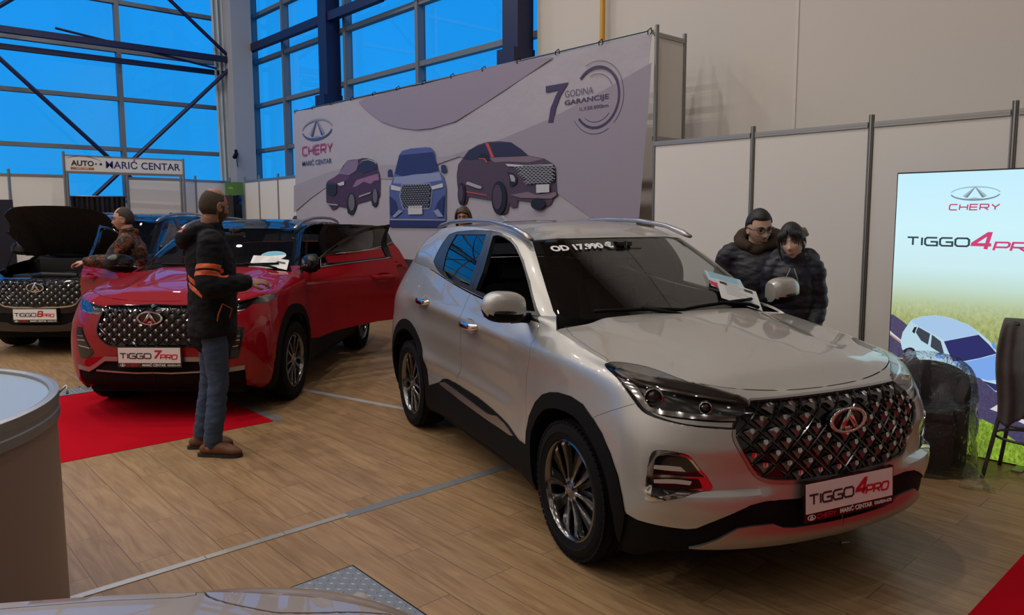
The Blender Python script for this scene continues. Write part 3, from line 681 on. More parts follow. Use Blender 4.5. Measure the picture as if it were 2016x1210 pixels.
def mirror_part(parent, x, y, z, side, capmat, s=1.):
    """door mirror; side +1 is +y; housing with black lower half and a foot"""
    M = Matrix.Translation((x, y, z)) @ Matrix.Diagonal((s, s * side, s, 1))
    bm = bmesh.new(); rings = []
    n = 28
    for i, q in enumerate(np.linspace(0, 1, 12)):      # along y outwards
        yy = -.005 + .235 * q; k = (1 - (2 * abs(q - .44) / 1.13) ** 3.0) ** .5
        ring = []
        for j in range(n):
            a = 2 * PI * j / n; c, sn = math.cos(a), math.sin(a)
            ring.append(bm.verts.new(M @ Vector((.02 + (.092 if c > 0 else .035) * k * np.sign(c) * abs(c) ** .75, yy, .008 + (.092 if sn > 0 else .080) * k * np.sign(sn) * abs(sn) ** .75 + .016 * q))))
        rings.append(ring)
    for i in range(len(rings) - 1):
        for j in range(n): bm.faces.new((rings[i][j], rings[i + 1][j], rings[i + 1][(j + 1) % n], rings[i][(j + 1) % n]))
    bm.faces.new(rings[0]); bm.faces.new(rings[-1][::-1]); fix_normals(bm)
    for f in bm.faces:
        c = M.inverted() @ f.calc_center_median()
        f.material_index = 1 if c.z < -.020 + .018 * c.y / .235 else 0
    mr = obj('door_mirror', bm, [capmat, BLACKP], parent, 40)
    bm = bmesh.new(); pts = [M @ Vector(p) for p in ((-.01, -.075, -.055), (.0, -.02, -.050), (.015, .05, -.045))]
    add_tube(bm, pts, [.030 * s, .026 * s, .03 * s], 10, flat=.6); obj('mirror_arm', bm, BLACKP, mr, 40)
    bm = bmesh.new()
    pr = [M @ Vector((.02 + .092 * math.sin(q * PI) ** .3 * (1 if True else 0), .02 + .185 * q, -.008 + .014 * q)) for q in np.linspace(.05, .97, 12)]
    add_tube(bm, pr, [.004] + [.009] * 10 + [.004], 8); obj('turn_signal', bm, PIANO, mr, 40)
    bm = bmesh.new()
    add_prism(bm, [(.0 + .04, -.05), (.20, -.045), (.205, .05), (.06, .06)], -.002, 0, M @ Matrix.Translation((-.0165, 0, .012)) @ Matrix(((0, 0, 1, 0), (1, 0, 0, 0), (0, 1, 0, 0), (0, 0, 0, 1)))); fix_normals(bm)
    obj('mirror_glass', bm, mat('mirror_silver', (.8, .8, .8), .02, 1.), mr, 0)
    return mr
def studs_bm(bvh, poly, pitch_y, pitch_z, hole=None, size=1., d=(-1, 0, 0), x0=2.):
    """diamond lattice of faceted studs laid on the grille skin: (chrome studs, dark lattice bars)"""
    P2 = [(p[1], p[2]) for p in poly]; ys = [p[0] for p in P2]; zs = [p[1] for p in P2]
    ch, lat = bmesh.new(), bmesh.new()
    def hit(y, z):
        h = bvh.ray_cast(Vector((x0, abs(y) + 1e-4, z)), Vector((-1, 0, 0)))
        if h[0] is None: return None
        p = h[0]; n = h[1]
        if y < 0: p = Vector((p.x, -p.y, p.z)); n = Vector((n.x, -n.y, n.z))
        return p, n
    zc = (min(zs) + max(zs)) / 2; ni = int(1.2 / pitch_y); nj = int(.5 / pitch_z)
    inside = lambda y, z: in_poly((abs(y), z), P2)
    for j in range(-nj, nj + 1):
        for i in range(-ni, ni + 1):
            y = (i + .5 * (j % 2)) * pitch_y; z = zc + j * pitch_z * .5
            mrg = 1.0 + .010 / max(.05, abs(z - zc) + .1)
            if not inside(abs(y) + .016, z) or not inside(y, z + .012) or not inside(y, z - .014): continue
            if hole and (y / hole[0]) ** 2 + ((z - hole[2]) / hole[1]) ** 2 < 1: continue
            h = hit(y, z)
            if not h: continue
            p, n = h; n = Vector((n.x, n.y, n.z)).normalized(); t = Vector((0, 1, 0)); t = (t - n * t.dot(n)).normalized(); u = n.cross(t); u = u if u.z > 0 else -u
            a, b = pitch_y * .33 * size, pitch_z * .27 * size
            q = lambda s, v, o: ch.verts.new(p + t * s + u * v + n * o)
            o0 = .004
            L, T_, Rr, B = q(-a, b * .55, o0), q(0, b * .95, o0), q(a, b * .55, o0), q(0, -b * 1.05, o0)
            c1, c2, c3, c4 = q(-a * .34, b * .38, o0 + .013), q(-a * .25, b * .95, o0 + .010), q(a * .25, b * .95, o0 + .010), q(a * .34, b * .38, o0 + .013)
            cb = q(0, b * .02, o0 + .012)
            for f, mi in (((L, B, cb, c1), 1), ((B, Rr, c4, cb), 1), ((Rr, T_, c3, c4), 2), ((T_, L, c1, c2), 2), ((T_, c2, c3), 2), ((c1, cb, c4, c3, c2), 0)): ch.faces.new(f).material_index = mi
    for j in range(-nj * 2, nj * 2 + 1):          # dark raised diagonal bars
        for s in (-1, 1):
            pts = []
            for k in range(0, 121):
                y = -.62 + 1.24 * k / 120; z = zc + s * (y) * pitch_z / pitch_y + j * pitch_z + pitch_z * .5
                if not inside(y, z):
                    if len(pts) > 1: add_tube(lat, pts, .0045, 4, caps=False)
                    pts = []; continue
                h = hit(y, z)
                if h: pts.append(h[0] + h[1] * .002)
            if len(pts) > 1: add_tube(lat, pts, .0045, 4, caps=False)
    fix_normals(ch)
    return ch, lat
def V3(L): return [Vector(p) for p in L]
def arch_poly(cx, cz, rx, rz, y, a0=-22, a1=202, n=36):
    P = [(cx + rx * math.cos(R(a)), y, cz + rz * math.sin(R(a))) for a in np.linspace(a0, a1, n)]
    return [(P[0][0], y, -.2)] + P + [(P[-1][0], y, -.2)]
SIDE, FRONT, TOP, DIAG = (0, -1, 0), (-1, 0, 0), (0, 0, -1), (-.75, -.66, 0)
def strip_mat(bm):
    for f in bm.faces: f.material_index = 0
def build_car(root, cfg):
    """cut the half car into panels, thicken and mirror them, and hang them under root"""
    Q = {k: V3(v) for k, v in cfg['polys'].items()}
    PT = cfg['paint']; PT2 = cfg.get('paint_roof', PT)
    g = car_base(cfg); B0, lay = grid_bm([g['lower'], g['hood'], g['green'], g['roof'], g['scuttle']])
    bvh = BVHTree.FromBMesh(B0)
    G = B0.copy(); lay = G.faces.layers.int['g']
    parts = {}
    def region(name, d, poly=None, sub=2, ok=None, src=None):
        """fresh copy of the skin inside a polygon"""
        src = src or B0; c = src.copy(); P = smooth_poly(poly or Q[name], sub=sub) if sub > 1 else (poly or Q[name])
        fs = knife(c, P, d, ok); r = take(c, fs); c.free(); return r
    def cut(name, d, poly=None, sub=2, ok=None, src=None):
        """same, but removed from the car's skin"""
        src = src if src is not None else G
        P = smooth_poly(poly or Q[name], sub=sub) if sub > 1 else (poly or Q[name])
        return take(src, knife(src, P, d, ok))
    def both(name, bm, mats, parent=root, ang=40, label=None):
        o1 = obj(name, mirrored(bm), mats, parent, ang); o2 = obj(name, bm, mats, parent, ang)
        return o2, o1
    def one(name, bm, mats, parent=root, ang=40):
        return obj(name, mirrored(bm, True), mats, parent, ang)
    # --- lamps and grille
    hl = cut('headlight', DIAG)
    lipr = region('grille_lip', (-1, 0, 0)); 
    grl = cut('grille', FRONT)
    frame = cut('grille_lip', FRONT); lipr.free()
    # --- hood: hood grid inside the seam plus the lip above grille and lamps
    hs = Q['hood_seam']; tip = Q['hood_lip'][-1]
    hp = [tip] + hs[::-1][1:] + [Vector((hs[0].x - .3, hs[0].y, 1)), Vector((hs[0].x - .3, -.3, 1)), Vector((1.4, -.3, 1)), Vector((1.4, .95, 1)), Vector((tip.x + .01, .95, 1))]
    lay = G.faces.layers.int['g']
    hf = knife(G, hp, TOP, lambda f: f[lay] == 1)
    lip = Q['hood_lip'] + [Vector((tip.x, tip.y + .02, 1.4)), Vector((.9, -.35, 1.4)), Vector((.9, -.35, Q['hood_lip'][0].z))]
    lf = knife(G, lip, (-.85, -.53, 0), lambda f: f[lay] == 0 and f.calc_center_median().x > tip.x - .02)
    hf = [f for f in hf if f.is_valid]
    hood = take(G, set(hf) | set(lf))
    # --- bumper extras
    side_ok = lambda f: f[G.faces.layers.int['g']] != 9
    fog = cut('fog', DIAG) if 'fog' in Q else None
    skid = cut('skid', (-.9, -.43, 0), sub=1)
    lbp = list(Q['lower_black']); ic = max(i for i, p in enumerate(lbp) if abs(p.y) < 1e-6)
    lbp = lbp[:ic] + [Vector((.8, -.02, .05)), Vector((lbp[0].x - .02, lbp[0].y + .02, .05))]
    lowb = cut('lower_black', (-.9, -.43, 0), lbp, 1, lambda f: f[G.faces.layers.int['g']] == 0 and f.calc_center_median().x > .2)
    # --- wheel openings and cladding along arches and sill
    af = Q['archF_out']; fcx = cfg.get('arch_c', (.0, .36)); wb = cfg['wb']
    bot = lambda P: [Vector((P[0].x, P[0].y, -.1))] + list(P) + [Vector((P[-1].x, P[-1].y, -.1))]
    k = cfg.get('arch_k', .85)
    inn = [Vector((fcx[0] + (p.x - fcx[0]) * k, p.y, fcx[1] + (p.z - fcx[1]) * (k - .02))) for p in af]
    inn[0].z = min(inn[0].z, .2)
    ar = V3(arch_poly(-wb, fcx[1] + .01, cfg.get('rarch', (.50, .50))[0], cfg.get('rarch', (.50, .50))[1], .9)); ari = V3(arch_poly(-wb, fcx[1] + .01, .43, .42, .9))
    lowok = lambda f: f[G.faces.layers.int['g']] == 0
    take(G, knife(G, bot(smooth_poly(inn, sub=2)[:-1]), SIDE, lowok)).free()
    take(G, knife(G, ari, SIDE, lowok)).free()
    archF = cut('af', SIDE, bot(af), 1, lowok); archR = cut('ar', SIDE, ar, 1, lowok)
    sl = Q['sill']; sillp = list(sl) + [Vector((sl[-1].x - .25, .9, sl[-1].z - .08)), Vector((sl[-1].x - .25, .9, 0)), Vector((sl[0].x + .2, .9, 0)), Vector((sl[0].x + .2, .9, sl[0].z))]
    sillb = cut('sill_black', SIDE, sillp, 1, lowok)
    # --- glass and doors
    wind = cut('windshield', (-.8, 0, -.6), ok=lambda f: f[G.faces.layers.int['g']] in (2, 3))
    dl = Q['dlo']; bl = Q['bline']
    # door outlines: upper edge follows the window outline
    itop = min(range(len(dl)), key=lambda i: (dl[i] - bl[0]).length)
    tipi = min(range(len(dl)), key=lambda i: (dl[i] - Q['frontseam'][0]).length)
    s_front = [p for p in sl if p.x > bl[-1].x + .01]; s_rear = [p for p in sl if p.x < bl[-1].x - .01]
    fd_poly = [bl[0]] + dl[itop + 1:tipi] + list(Q['frontseam']) + s_front[1:] + bl[::-1][:-1]
    rr = Q['rdoor_rear']
    arch_out = [p for p in ar[1:-1]]
    arch_seg = [p for p in arch_out if p.x > rr[-1].x + .02 and p.z > s_rear[-1].z + .01]
    arch_seg.sort(key=lambda p: -p.x)
    rd_poly = list(bl) + s_rear + arch_seg + list(rr[::-1]) + dl[1:itop]
    doors = []
    upok = lambda f: True
    for nm, poly in (('front', fd_poly), ('rear', rd_poly)):
        d = cut(nm, SIDE, poly, 1, upok); doors.append(d)
    quarter = None
    # --- what stays is the shell; split the bumper off it
    bs = Q['bumper_seam']
    bp = list(bs) + [Vector((bs[-1].x, bs[-1].y, 0)), Vector((1.6, -.8, 0)), Vector((1.6, -.8, 1.4)), Vector((bs[0].x + .02, bs[0].y, 1.4))]
    bump = cut('bumper', (-.5, -.866, 0), bp, 1, lambda f: f[G.faces.layers.int['g']] == 0 and f.calc_center_median().x > .2)
    # rear glass and lamps (the far end)
    rw = take(G, knife(G, [Vector(p) for p in ((-3.2, -.2, 1.50), (-3.2, .50, 1.49), (-3.2, .60, 1.34), (-3.2, -.2, 1.335))], (1, 0, 0), lambda f: f[G.faces.layers.int['g']] == 2))
    tl = take(G, knife(G, [Vector(p) for p in ((-3.3, .42, 1.02), (-3.3, .95, 1.05), (-3.3, .95, .90), (-3.3, .42, .93))], (.8, -.6, 0), lambda f: f[G.faces.layers.int['g']] == 0))
    # ------------------------------------------------ assemble
    roof_faces = [f for f in G.faces if f[G.faces.layers.int['g']] == 3]
    if PT2 is not PT:
        roof_faces += [f for f in G.faces if f[G.faces.layers.int['g']] == 2 and f.calc_center_median().x > -2.45]
        roofp = take(G, roof_faces); r = one('roof', thicken(roofp, .012), [PT2, CABIN])
    out = {}
    whole = mirrored(thicken(G, .014), True); todo = set(whole.verts); groups = []
    while todo:
        st = [todo.pop()]; isl = list(st)
        while st:
            for e in st.pop().link_edges:
                w = e.verts[0] if e.verts[0] in todo else e.verts[1]
                if w in todo: todo.discard(w); st.append(w); isl.append(w)
        groups.append(isl)
    groups.sort(key=len, reverse=True)
    for gi, isl in enumerate(groups):
        if len(isl) < 30: continue
        cxm = sum(v.co.x for v in isl) / len(isl); ks = set(isl); nb = whole.copy(); nb.verts.ensure_lookup_table(); whole.verts.index_update()
        kill = [nb.verts[v.index] for v in whole.verts if v not in ks]; bmesh.ops.delete(nb, geom=kill, context='VERTS')
        o_ = obj('body_shell' if gi == 0 else ('front_fender' if cxm > -.9 else 'body_panel'), nb, [PT, CABIN], root, 40)
        if gi == 0: out['body'] = o_
    whole.free()
    out['bumper'] = one('front_bumper', thicken(bump, .012, 0, True, .002), [PT, BLACKP])
    out['hood'] = one('hood', thicken(hood, .012, 0.0, True, .003), [PT, cfg.get('hood_under', CABIN)])
    if cfg.get('hood_open'):
        hx, hz_, a = cfg['hood_open']
        out['hood'].matrix_local = Matrix.Translation((hx, 0, hz_)) @ Matrix.Rotation(-a, 4, 'Y') @ Matrix.Translation((-hx, 0, -hz_))
    gm = thicken(grl, .01, -.014)
    gr = one('grille', gm, [PIANO, BLACKP]); out['grille'] = gr
    bz = Q['badge'][0] if 'badge' in Q else None
    ch, lat = studs_bm(bvh, Q['grille'], cfg.get('stud', (.104, .092))[0], cfg.get('stud', (.104, .092))[1], (.125, .065, bz.z) if bz else None, cfg.get('stud_size', 1.))
    for v in ch.verts: v.co.x -= .008
    for v in lat.verts: v.co.x -= .012
    obj('chrome_grille_pattern', ch, [CHROME, STUDM, PIANO], gr, 0); obj('lattice', lat, PIANO, gr, 0)
    fr = one('grille_frame', thicken(frame, .015, .004), [cfg.get('frame_mat', SATIN), BLACKP], gr)
    if bz:
        h = bvh.ray_cast(Vector((2, .001, bz.z)), Vector((-1, 0, 0))); bx = h[0].x + .012
        Mb = Matrix.Translation((bx, 0, bz.z)) @ Matrix(((0, 0, 1, 0), (1, 0, 0, 0), (0, 1, 0, 0), (0, 0, 0, 1)))
        em = obj('emblem', logo_bm(cfg.get('badge_w', .215), Mb, .010), CHROME, gr, 30)
        bm = bmesh.new(); add_prism(bm, [(.105 * math.cos(2 * PI * i / 40), .053 * math.sin(2 * PI * i / 40)) for i in range(40)], -.02, -.002, Mb); fix_normals(bm)
        obj('emblem_plate', bm, PIANO, em, 30)
    # headlights
    for side in (1, -1):
        mir = (lambda b: mirrored(b)) if side < 0 else (lambda b: b)
        hb = hl.copy(); hb = thicken(hb, .02, -.030); ho = obj('headlight', mir(hb), [HOUSING if cfg.get('hl_dark') is None else cfg['hl_dark'], PIANO], root, 40)
        def overlay(nm, polys, m, off, t=.008, d=DIAG, par=ho, sub=2):
            acc = bmesh.new()
            for pn in polys:
                if pn in Q:
                    c = region(pn, d, sub=sub); thicken(c, t, off); merge(acc, c)
            if len(acc.faces): return obj(nm, mir(acc), m, par, 40)
            acc.free()
        overlay('light_strip', ['hl_drl', 'hl_drl_top'], CHROME, -.010)
        overlay('reflector_ribs', ['hl_low'], LEDM, -.018)
        overlay('lamp_brow', ['hl_band'], mat('smoked_lens', (.012, .012, .012), .25, coat=.3, spec=.2), -.006)
        for (nm, c, r) in cfg.get('projectors', []):
            bm = bmesh.new(); c = Vector((c[0], c[1] * 1, c[2])); dirv = Vector((.80, .60, 0)).normalized()
            rot = dirv.to_track_quat('Z', 'Y').to_matrix().to_4x4()
            add_lathe(bm, [(r * 1.22, -.03), (r * 1.22, .004), (r * 1.05, .006), (r, -.002), (r * .98, -.03)], 32)
            merge(bm, bm.copy()) if False else None
            add_lathe(bm, [(.001, .012), (r * .4, .010), (r * .75, .003), (r * .97, -.008)], 32, mi=1)
            bmesh.ops.transform(bm, matrix=Matrix.Translation(c) @ rot, verts=bm.verts[:]); fix_normals(bm)
            obj(nm, mir(bm), [CHROME, PIANO], ho, 40)
        cv = hl.copy(); cv = thicken(cv, .003, .001, True, .002); obj('lamp_cover', mir(cv), [LGLASS, LGLASS], ho, 40)
    hl.free()
    # fog lamps
    if fog is not None:
        for side in (1, -1):
            mir = (lambda b: mirrored(b)) if side < 0 else (lambda b: b)
            fo = obj('fog_lamp', mir(thicken(fog.copy(), .012, .003)), [cfg.get('fog_frame', CHROME), BLACKP], root, 40)
            for nm, pn, m, off, t in (('lamp_recess', ['fog_in'], PIANO, .0065, .004), ('led_strip', ['led1'], LEDM, .010, .006), ('led_strip', ['led2'], LEDM, .010, .006), ('led_strip', ['led3'], LEDM, .010, .006), ('chrome_bar', ['fog_bar'], CHROME, .012, .01), ('chrome_bar', ['fog_bar2'], CHROME, .012, .01), ('chrome_bar', ['fog_bar3'], CHROME, .012, .01)):
                acc = bmesh.new()
                for q in pn:
                    if q in Q: c = region(q, DIAG, sub=1); thicken(c, t, off); merge(acc, c)
                if len(acc.faces): obj(nm, mir(acc), m, fo, 40)
                else: acc.free()
        fog.free()
    one('skid_plate', thicken(skid, .012, .006), [cfg.get('skid_mat', SATIN), BLACKP])
    one('lower_grille', thicken(lowb, .012, -.008), [BLACKP, BLACKP])
    for nm, b in (('wheel_arch_trim', archF), ('wheel_arch_trim', archR), ('sill_cladding', sillb)):
        both(nm, thicken(b, .03, .006), [BLACKP, BLACKP])
    if 'low_trim' in Q:
        c = region('low_trim', (-.9, -.43, 0), sub=1); one('bumper_trim', thicken(c, .012, .006), [SATIN, BLACKP])
    if 'sill_strip' in Q:
        c = region('sill_strip', SIDE, sub=1); both('sill_trim', thicken(c, .012, .013), [SATIN, BLACKP])
    one('windscreen', thicken(wind, .004, -.002, True, .001), [WGLASS, WGLASS])
    one('rear_window', thicken(rw, .004, -.002), [PGLASS, PGLASS])
    both('tail_lamp', thicken(tl, .02, .004), [mat('tail_red', (.25, .01, .012), .15, coat=1.), BLACKP])
    # doors
    for di, (nm, d) in enumerate(zip(('front', 'rear'), doors)):
        glp = Q['glass_front'] if di == 0 else Q['glass_rear']
        trim = take(d, knife(d, smooth_poly(dl, sub=2), SIDE)); gl = take(trim, knife(trim, smooth_poly(glp, sub=2), SIDE))
        for side in (1, -1):
            mir = (lambda b: mirrored(b)) if side < 0 else (lambda b: b)
            key = (nm, side); opened = cfg.get('open', {}).get(key)
            do = obj('door', mir(thicken(d.copy(), .035 if opened else .02, 0, True, .0025)), [PT, CABIN], root, 40)
            obj('window_frame', mir(thicken(trim.copy(), .03, -.003, True, .001)), [cfg.get('dlo_mat', mat('window_trim', (.022, .022, .024), .32)), CABIN], do, 40)
            if not (nm == 'front' and side in cfg.get('wound_down', ())):
                gm_ = SGLASS if nm == 'front' else PGLASS
                obj('door_glass', mir(thicken(gl.copy(), .004, -.008)), [gm_, gm_], do, 40)
            hp_ = Q['handleF' if di == 0 else 'handleR'][0]
            bm = bmesh.new(); M = Matrix.Translation(hp_)
            # grip bar
            pts = [(-.125, .006, -.006), (-.105, .034, -.003), (-.05, .042, .0), (.05, .042, .0), (.105, .034, .003), (.125, .006, .006)]
            add_tube(bm, [M @ Vector(p) for p in pts], [(.014, .009), (.021, .010), (.024, .012), (.024, .012), (.021, .010), (.014, .009)], 10, up=(0, 0, 1))
            obj('door_handle', mir(bm), CHROME if cfg.get('chrome_handles', True) else PT, do, 50)
            bm = bmesh.new(); rr_ = [bm.verts.new(M @ Vector((.095 * math.cos(a), .004, .048 * math.sin(a) - .004))) for a in np.linspace(0, 2 * PI, 29)[:-1]]
            cc = bm.verts.new(M @ Vector((0, -.012, 0)))
            for i in range(28): bm.faces.new((rr_[i], cc, rr_[(i + 1) % 28]))
            fix_normals(bm)
            if sum(f.normal.y for f in bm.faces) < 0: bmesh.ops.reverse_faces(bm, faces=bm.faces[:])
            obj('handle_cup', mir(bm), PT, do, 60)
            if cfg.get('belt_chrome'):
                bp_ = list(dl[tipi:]) + [dl[0]]; xb = bl[3].x
                seg = [p for p in bp_ if (p.x > xb) == (di == 0)] 
                if di == 0: seg = seg + [Vector((xb + .01, seg[-1].y, seg[-1].z + .01))]
                bm = bmesh.new(); add_tube(bm, [p + Vector((0, .006, 0)) for p in seg], .007, 6); obj('belt_trim', mir(bm), CHROME, do, 60)
            out[('door', nm, side)] = do
            if opened:
                hx, hy, ang = opened      # hinge line and swing
                T = Matrix.Translation((hx, hy * side, 0)) @ Matrix.Rotation(-ang * side, 4, 'Z') @ Matrix.Translation((-hx, -hy * side, 0))
                do.matrix_local = T
    # mirrors on the front doors' corner
    for side in (1, -1):
        mb = cfg.get('mirror', (-.50, .905, 1.19))
        m_ = mirror_part(root, mb[0], mb[1] * side, mb[2], side, cfg.get('mirror_mat', PT), cfg.get('mirror_s', 1.))
        op = cfg.get('open', {}).get(('front', side))
        if op:
            hx, hy, ang = op
            m_.matrix_local = Matrix.Translation((hx, hy * side, 0)) @ Matrix.Rotation(-ang * side, 4, 'Z') @ Matrix.Translation((-hx, -hy * side, 0))
    # roof rails
    for side in (1, -1):
        bm = bmesh.new(); rp = cfg['rail']
        add_tube(bm, [(x, y * side, z) for x, y, z in rp], [(.012, .020), (.022, .018)] + [(.0165, .014)] * (len(rp) - 3) + [(.008, .01)], 10, up=(0, 0, 1))
        obj('roof_rail', bm, cfg.get('rail_mat', SATIN), root, 50)
    cw_, _l = grid_bm([g['cowl']]); one('cowl_panel', thicken(cw_, .006), [BLACKP, BLACKP])
    # wipers
    for y0, y1 in ((.62, .02), (.05, -.52)):
        bm = bmesh.new(); pts = []
        for q in np.linspace(0, 1, 9):
            y = y0 + (y1 - y0) * q; gy = [p[1] for p in cfg['green0'][:4]]; k = .030 + .012 * math.sin(q * PI)
            p = np.array((np.interp(abs(y), gy, [p[0] for p in cfg['green0'][:4]]) - k * 1.35 + .035, y, np.interp(abs(y), gy, [p[2] for p in cfg['green0'][:4]]) + k + .012))
            p = cfg['warp'](p[None])[0] if 'warp' in cfg else p; pts.append(Vector(p))
        add_tube(bm, pts, .010, 6); add_tube(bm, [pts[4] + Vector((.01, 0, .01)), pts[1] + Vector((.05, 0, -.02)), pts[0] + Vector((.06, 0, -.045))], .011, 6)
        obj('wiper', bm, BLACKP, root, 50)
    bm = bmesh.new(); xx, zz = cfg.get('fin', (-2.70, 1.625)); add_prism(bm, [(-.09, 0), (.10, -.01), (-.05, .065), (-.085, .065)], -.012, .012, Matrix.Translation((xx, 0, zz)) @ Matrix.Rotation(PI / 2, 4, 'X')); fix_normals(bm)
    obj('antenna_fin', bm, cfg.get('fin_mat', PT2), root, 30)
    pl = cfg['plate']; plate(root, pl[0], pl[1], cfg['digit'], R(cfg.get('plate_tilt', 0)))
    bm = bmesh.new(); add_box(bm, (pl[0] - .035, 0, pl[1] - .02), (.06, .36, .13)); obj('plate_bracket', bm, BLACKP, root, 0)
    # underside
    bm = bmesh.new(); add_box(bm, (-1.3, 0, .27), (3.9, 1.30, .12)); add_box(bm, (-1.3, 0, .27), (1.7, 1.66, .10)); 
    for x in (0, -wb):
        add_tube(bm, [(x, -.68, .34), (x, .68, .34)], .045, 12)
    obj('undertray', bm, CABIN, root, 0)
    for x in (0, -wb):
        for side in (1, -1):
            bm = bmesh.new(); n = 24; rr_ = cfg.get('liner_r', .44); ra = []
            for yy in (.60, .86):
                ra.append([bm.verts.new((x + rr_ * math.cos(a), yy * side, .36 + rr_ * math.sin(a))) for a in np.linspace(-.35, PI + .35, n)])
            for i in range(n - 1): bm.faces.new((ra[0][i], ra[0][i + 1], ra[1][i + 1], ra[1][i]))
            bm.faces.new(ra[0])
            obj('wheel_liner', bm, CABIN, root, 0)
    cabin(root, cfg.get('cab', (0, 0))[0], cfg.get('cab', (0, 0))[1])
    ty = cfg.get('track', .775)
    for side in (1, -1):
        for x in (0, -wb):
            wheel(root, x, ty * side, side, cfg.get('steer', 0.) if x == 0 else 0., cfg.get('rad', .347), cfg.get('rimr', .246), cfg.get('tw', .215), cfg.get('wstyle', 'paired'))
    B0.free()
    return out, bvh
SILVER = paint('silver_paint', (.47, .455, .43), .55, .40)
def warp7(P):
    Q = np.array(P, float); x, z = Q[..., 0], Q[..., 2]
    Q[..., 2] = z + .055 * np.clip((z - .28) / .35, 0, 1) * np.clip((1.60 - z) / .45, 0, 1)
    Q[..., 0] = np.where(x < 0, x * 1.023, x)
    return Q
def warp8(P):
    Q = np.array(P, float); x, y, z = Q[..., 0], Q[..., 1], Q[..., 2]
    Q[..., 2] = z + .022 * np.clip((z - .28) / .35, 0, 1) + .05 * np.clip((z - 1.1) / .5, 0, 1)
    Q[..., 0] = np.where(x < 0, x * 1.05, x); Q[..., 1] = y * 1.01
    return Q
def warp_polys(D, w): return {k: [tuple(float(c) for c in q) for q in w(np.array(v))] for k, v in D.items()}
T7X = {
'headlight': [(0.559,0.754,0.996),(0.579,0.725,1.003),(0.656,0.649,0.987),(0.721,0.549,0.97),(0.753,0.481,0.961),(0.776,0.417,0.955),(0.801,0.415,0.921),(0.799,0.446,0.907),(0.797,0.478,0.885),(0.773,0.542,0.893),(0.737,0.614,0.903),(0.673,0.698,0.914),(0.607,0.74,0.956)],
'grille': [(0.799,0.0,0.969),(0.803,0.145,0.964),(0.791,0.289,0.962),(0.776,0.407,0.957),(0.799,0.424,0.921),(0.815,0.455,0.84),(0.823,0.472,0.768),(0.832,0.456,0.716),(0.843,0.413,0.674),(0.854,0.356,0.644),(0.872,0.223,0.636),(0.878,0.122,0.634),(0.882,0.0,0.632)],
'grille_lip': [(0.79,0.0,0.975),(0.795,0.148,0.969),(0.784,0.293,0.967),(0.769,0.416,0.961),(0.796,0.433,0.921),(0.813,0.465,0.84),(0.821,0.483,0.768),(0.83,0.466,0.712),(0.842,0.418,0.667),(0.854,0.359,0.636),(0.872,0.224,0.628),(0.878,0.122,0.626),(0.882,0.0,0.624)],
'hood_lip': [(0.799,0.0,0.969),(0.803,0.145,0.964),(0.791,0.289,0.962),(0.776,0.407,0.957),(0.776,0.417,0.955),(0.753,0.481,0.961),(0.721,0.549,0.97),(0.656,0.649,0.987),(0.579,0.725,1.003),(0.559,0.754,0.996)],
'fog': [(0.723,0.707,0.775),(0.764,0.636,0.775),(0.786,0.606,0.708),(0.805,0.564,0.642),(0.821,0.513,0.581),(0.811,0.547,0.543),(0.787,0.612,0.523),(0.762,0.668,0.525),(0.751,0.689,0.612),(0.735,0.706,0.709)],
'fog_in': [(0.731,0.697,0.768),(0.762,0.641,0.768),(0.783,0.613,0.705),(0.803,0.57,0.638),(0.818,0.523,0.581),(0.81,0.552,0.549),(0.788,0.611,0.53),(0.766,0.66,0.532),(0.756,0.682,0.613),(0.74,0.698,0.71)],
'fog_bar': [(0.748,0.684,0.711),(0.781,0.617,0.713),(0.783,0.613,0.705),(0.749,0.684,0.704)],
'fog_bar2': [(0.753,0.681,0.678),(0.792,0.597,0.679),(0.794,0.592,0.671),(0.753,0.681,0.669)],
'fog_bar3': [(0.761,0.671,0.634),(0.809,0.553,0.617),(0.811,0.547,0.609),(0.762,0.67,0.625)],
'lower_black': [(0.733,0.706,0.457),(0.793,0.579,0.445),(0.817,0.512,0.48),(0.843,0.413,0.544),(0.866,0.262,0.547),(0.881,0.0,0.556),(0.858,0.0,0.352),(0.827,0.365,0.346),(0.785,0.55,0.351),(0.745,0.663,0.381)],
'skid': [(0.814,0.502,0.434),(0.854,0.276,0.427),(0.864,0.142,0.422),(0.869,0.0,0.426),(0.868,0.0,0.415),(0.863,0.144,0.41),(0.852,0.277,0.414),(0.811,0.504,0.42)],
'badge': [(0.861,0.0,0.87)],
}
def car_root(name, label, loc, deg, group=None):
    return thing(name, label, 'car', loc, R(deg), group)
T4CFG = dict(polys=T4, lower=T4_LOWER, hood_z=hood_z, green0=T4_GREEN0, green1=T4_GREEN1, sculpt=sculpt4, wb=2.61, paint=SILVER, digit='4', plate=(.905, .515), plate_tilt=-3,
    projectors=[('projector_lens', (.535, .765, .925), .034), ('projector_lens', (.69, .615, .900), .022)],
    rail=[(-.98, .600, 1.548), (-1.06, .600, 1.572), (-1.25, .600, 1.618), (-1.6, .602, 1.652), (-2.0, .600, 1.656), (-2.4, .590, 1.642), (-2.68, .572, 1.612), (-2.80, .565, 1.585)],
    wound_down=(-1, 1), mirror=(-.555, .885, 1.185))
silver = car_root('car', 'silver compact SUV with a price on its windscreen, in the middle of the floor', (-2.18271691, 3.41787637, 0), -17.3234)
silver_out, silver_bvh = build_car(silver, T4CFG)
T7 = warp_polys(T4, warp7)
for _k in ('hl_band', 'hl_drl_top', 'hl_low', 'led1', 'led2'): T7.pop(_k)
T7.update(T7X)
T7['hl_drl'] = [(.36, .80, .965), (.52, .775, .955), (.66, .70, .925), (.76, .565, .905), (.765, .56, .893), (.66, .705, .912), (.52, .78, .942)]
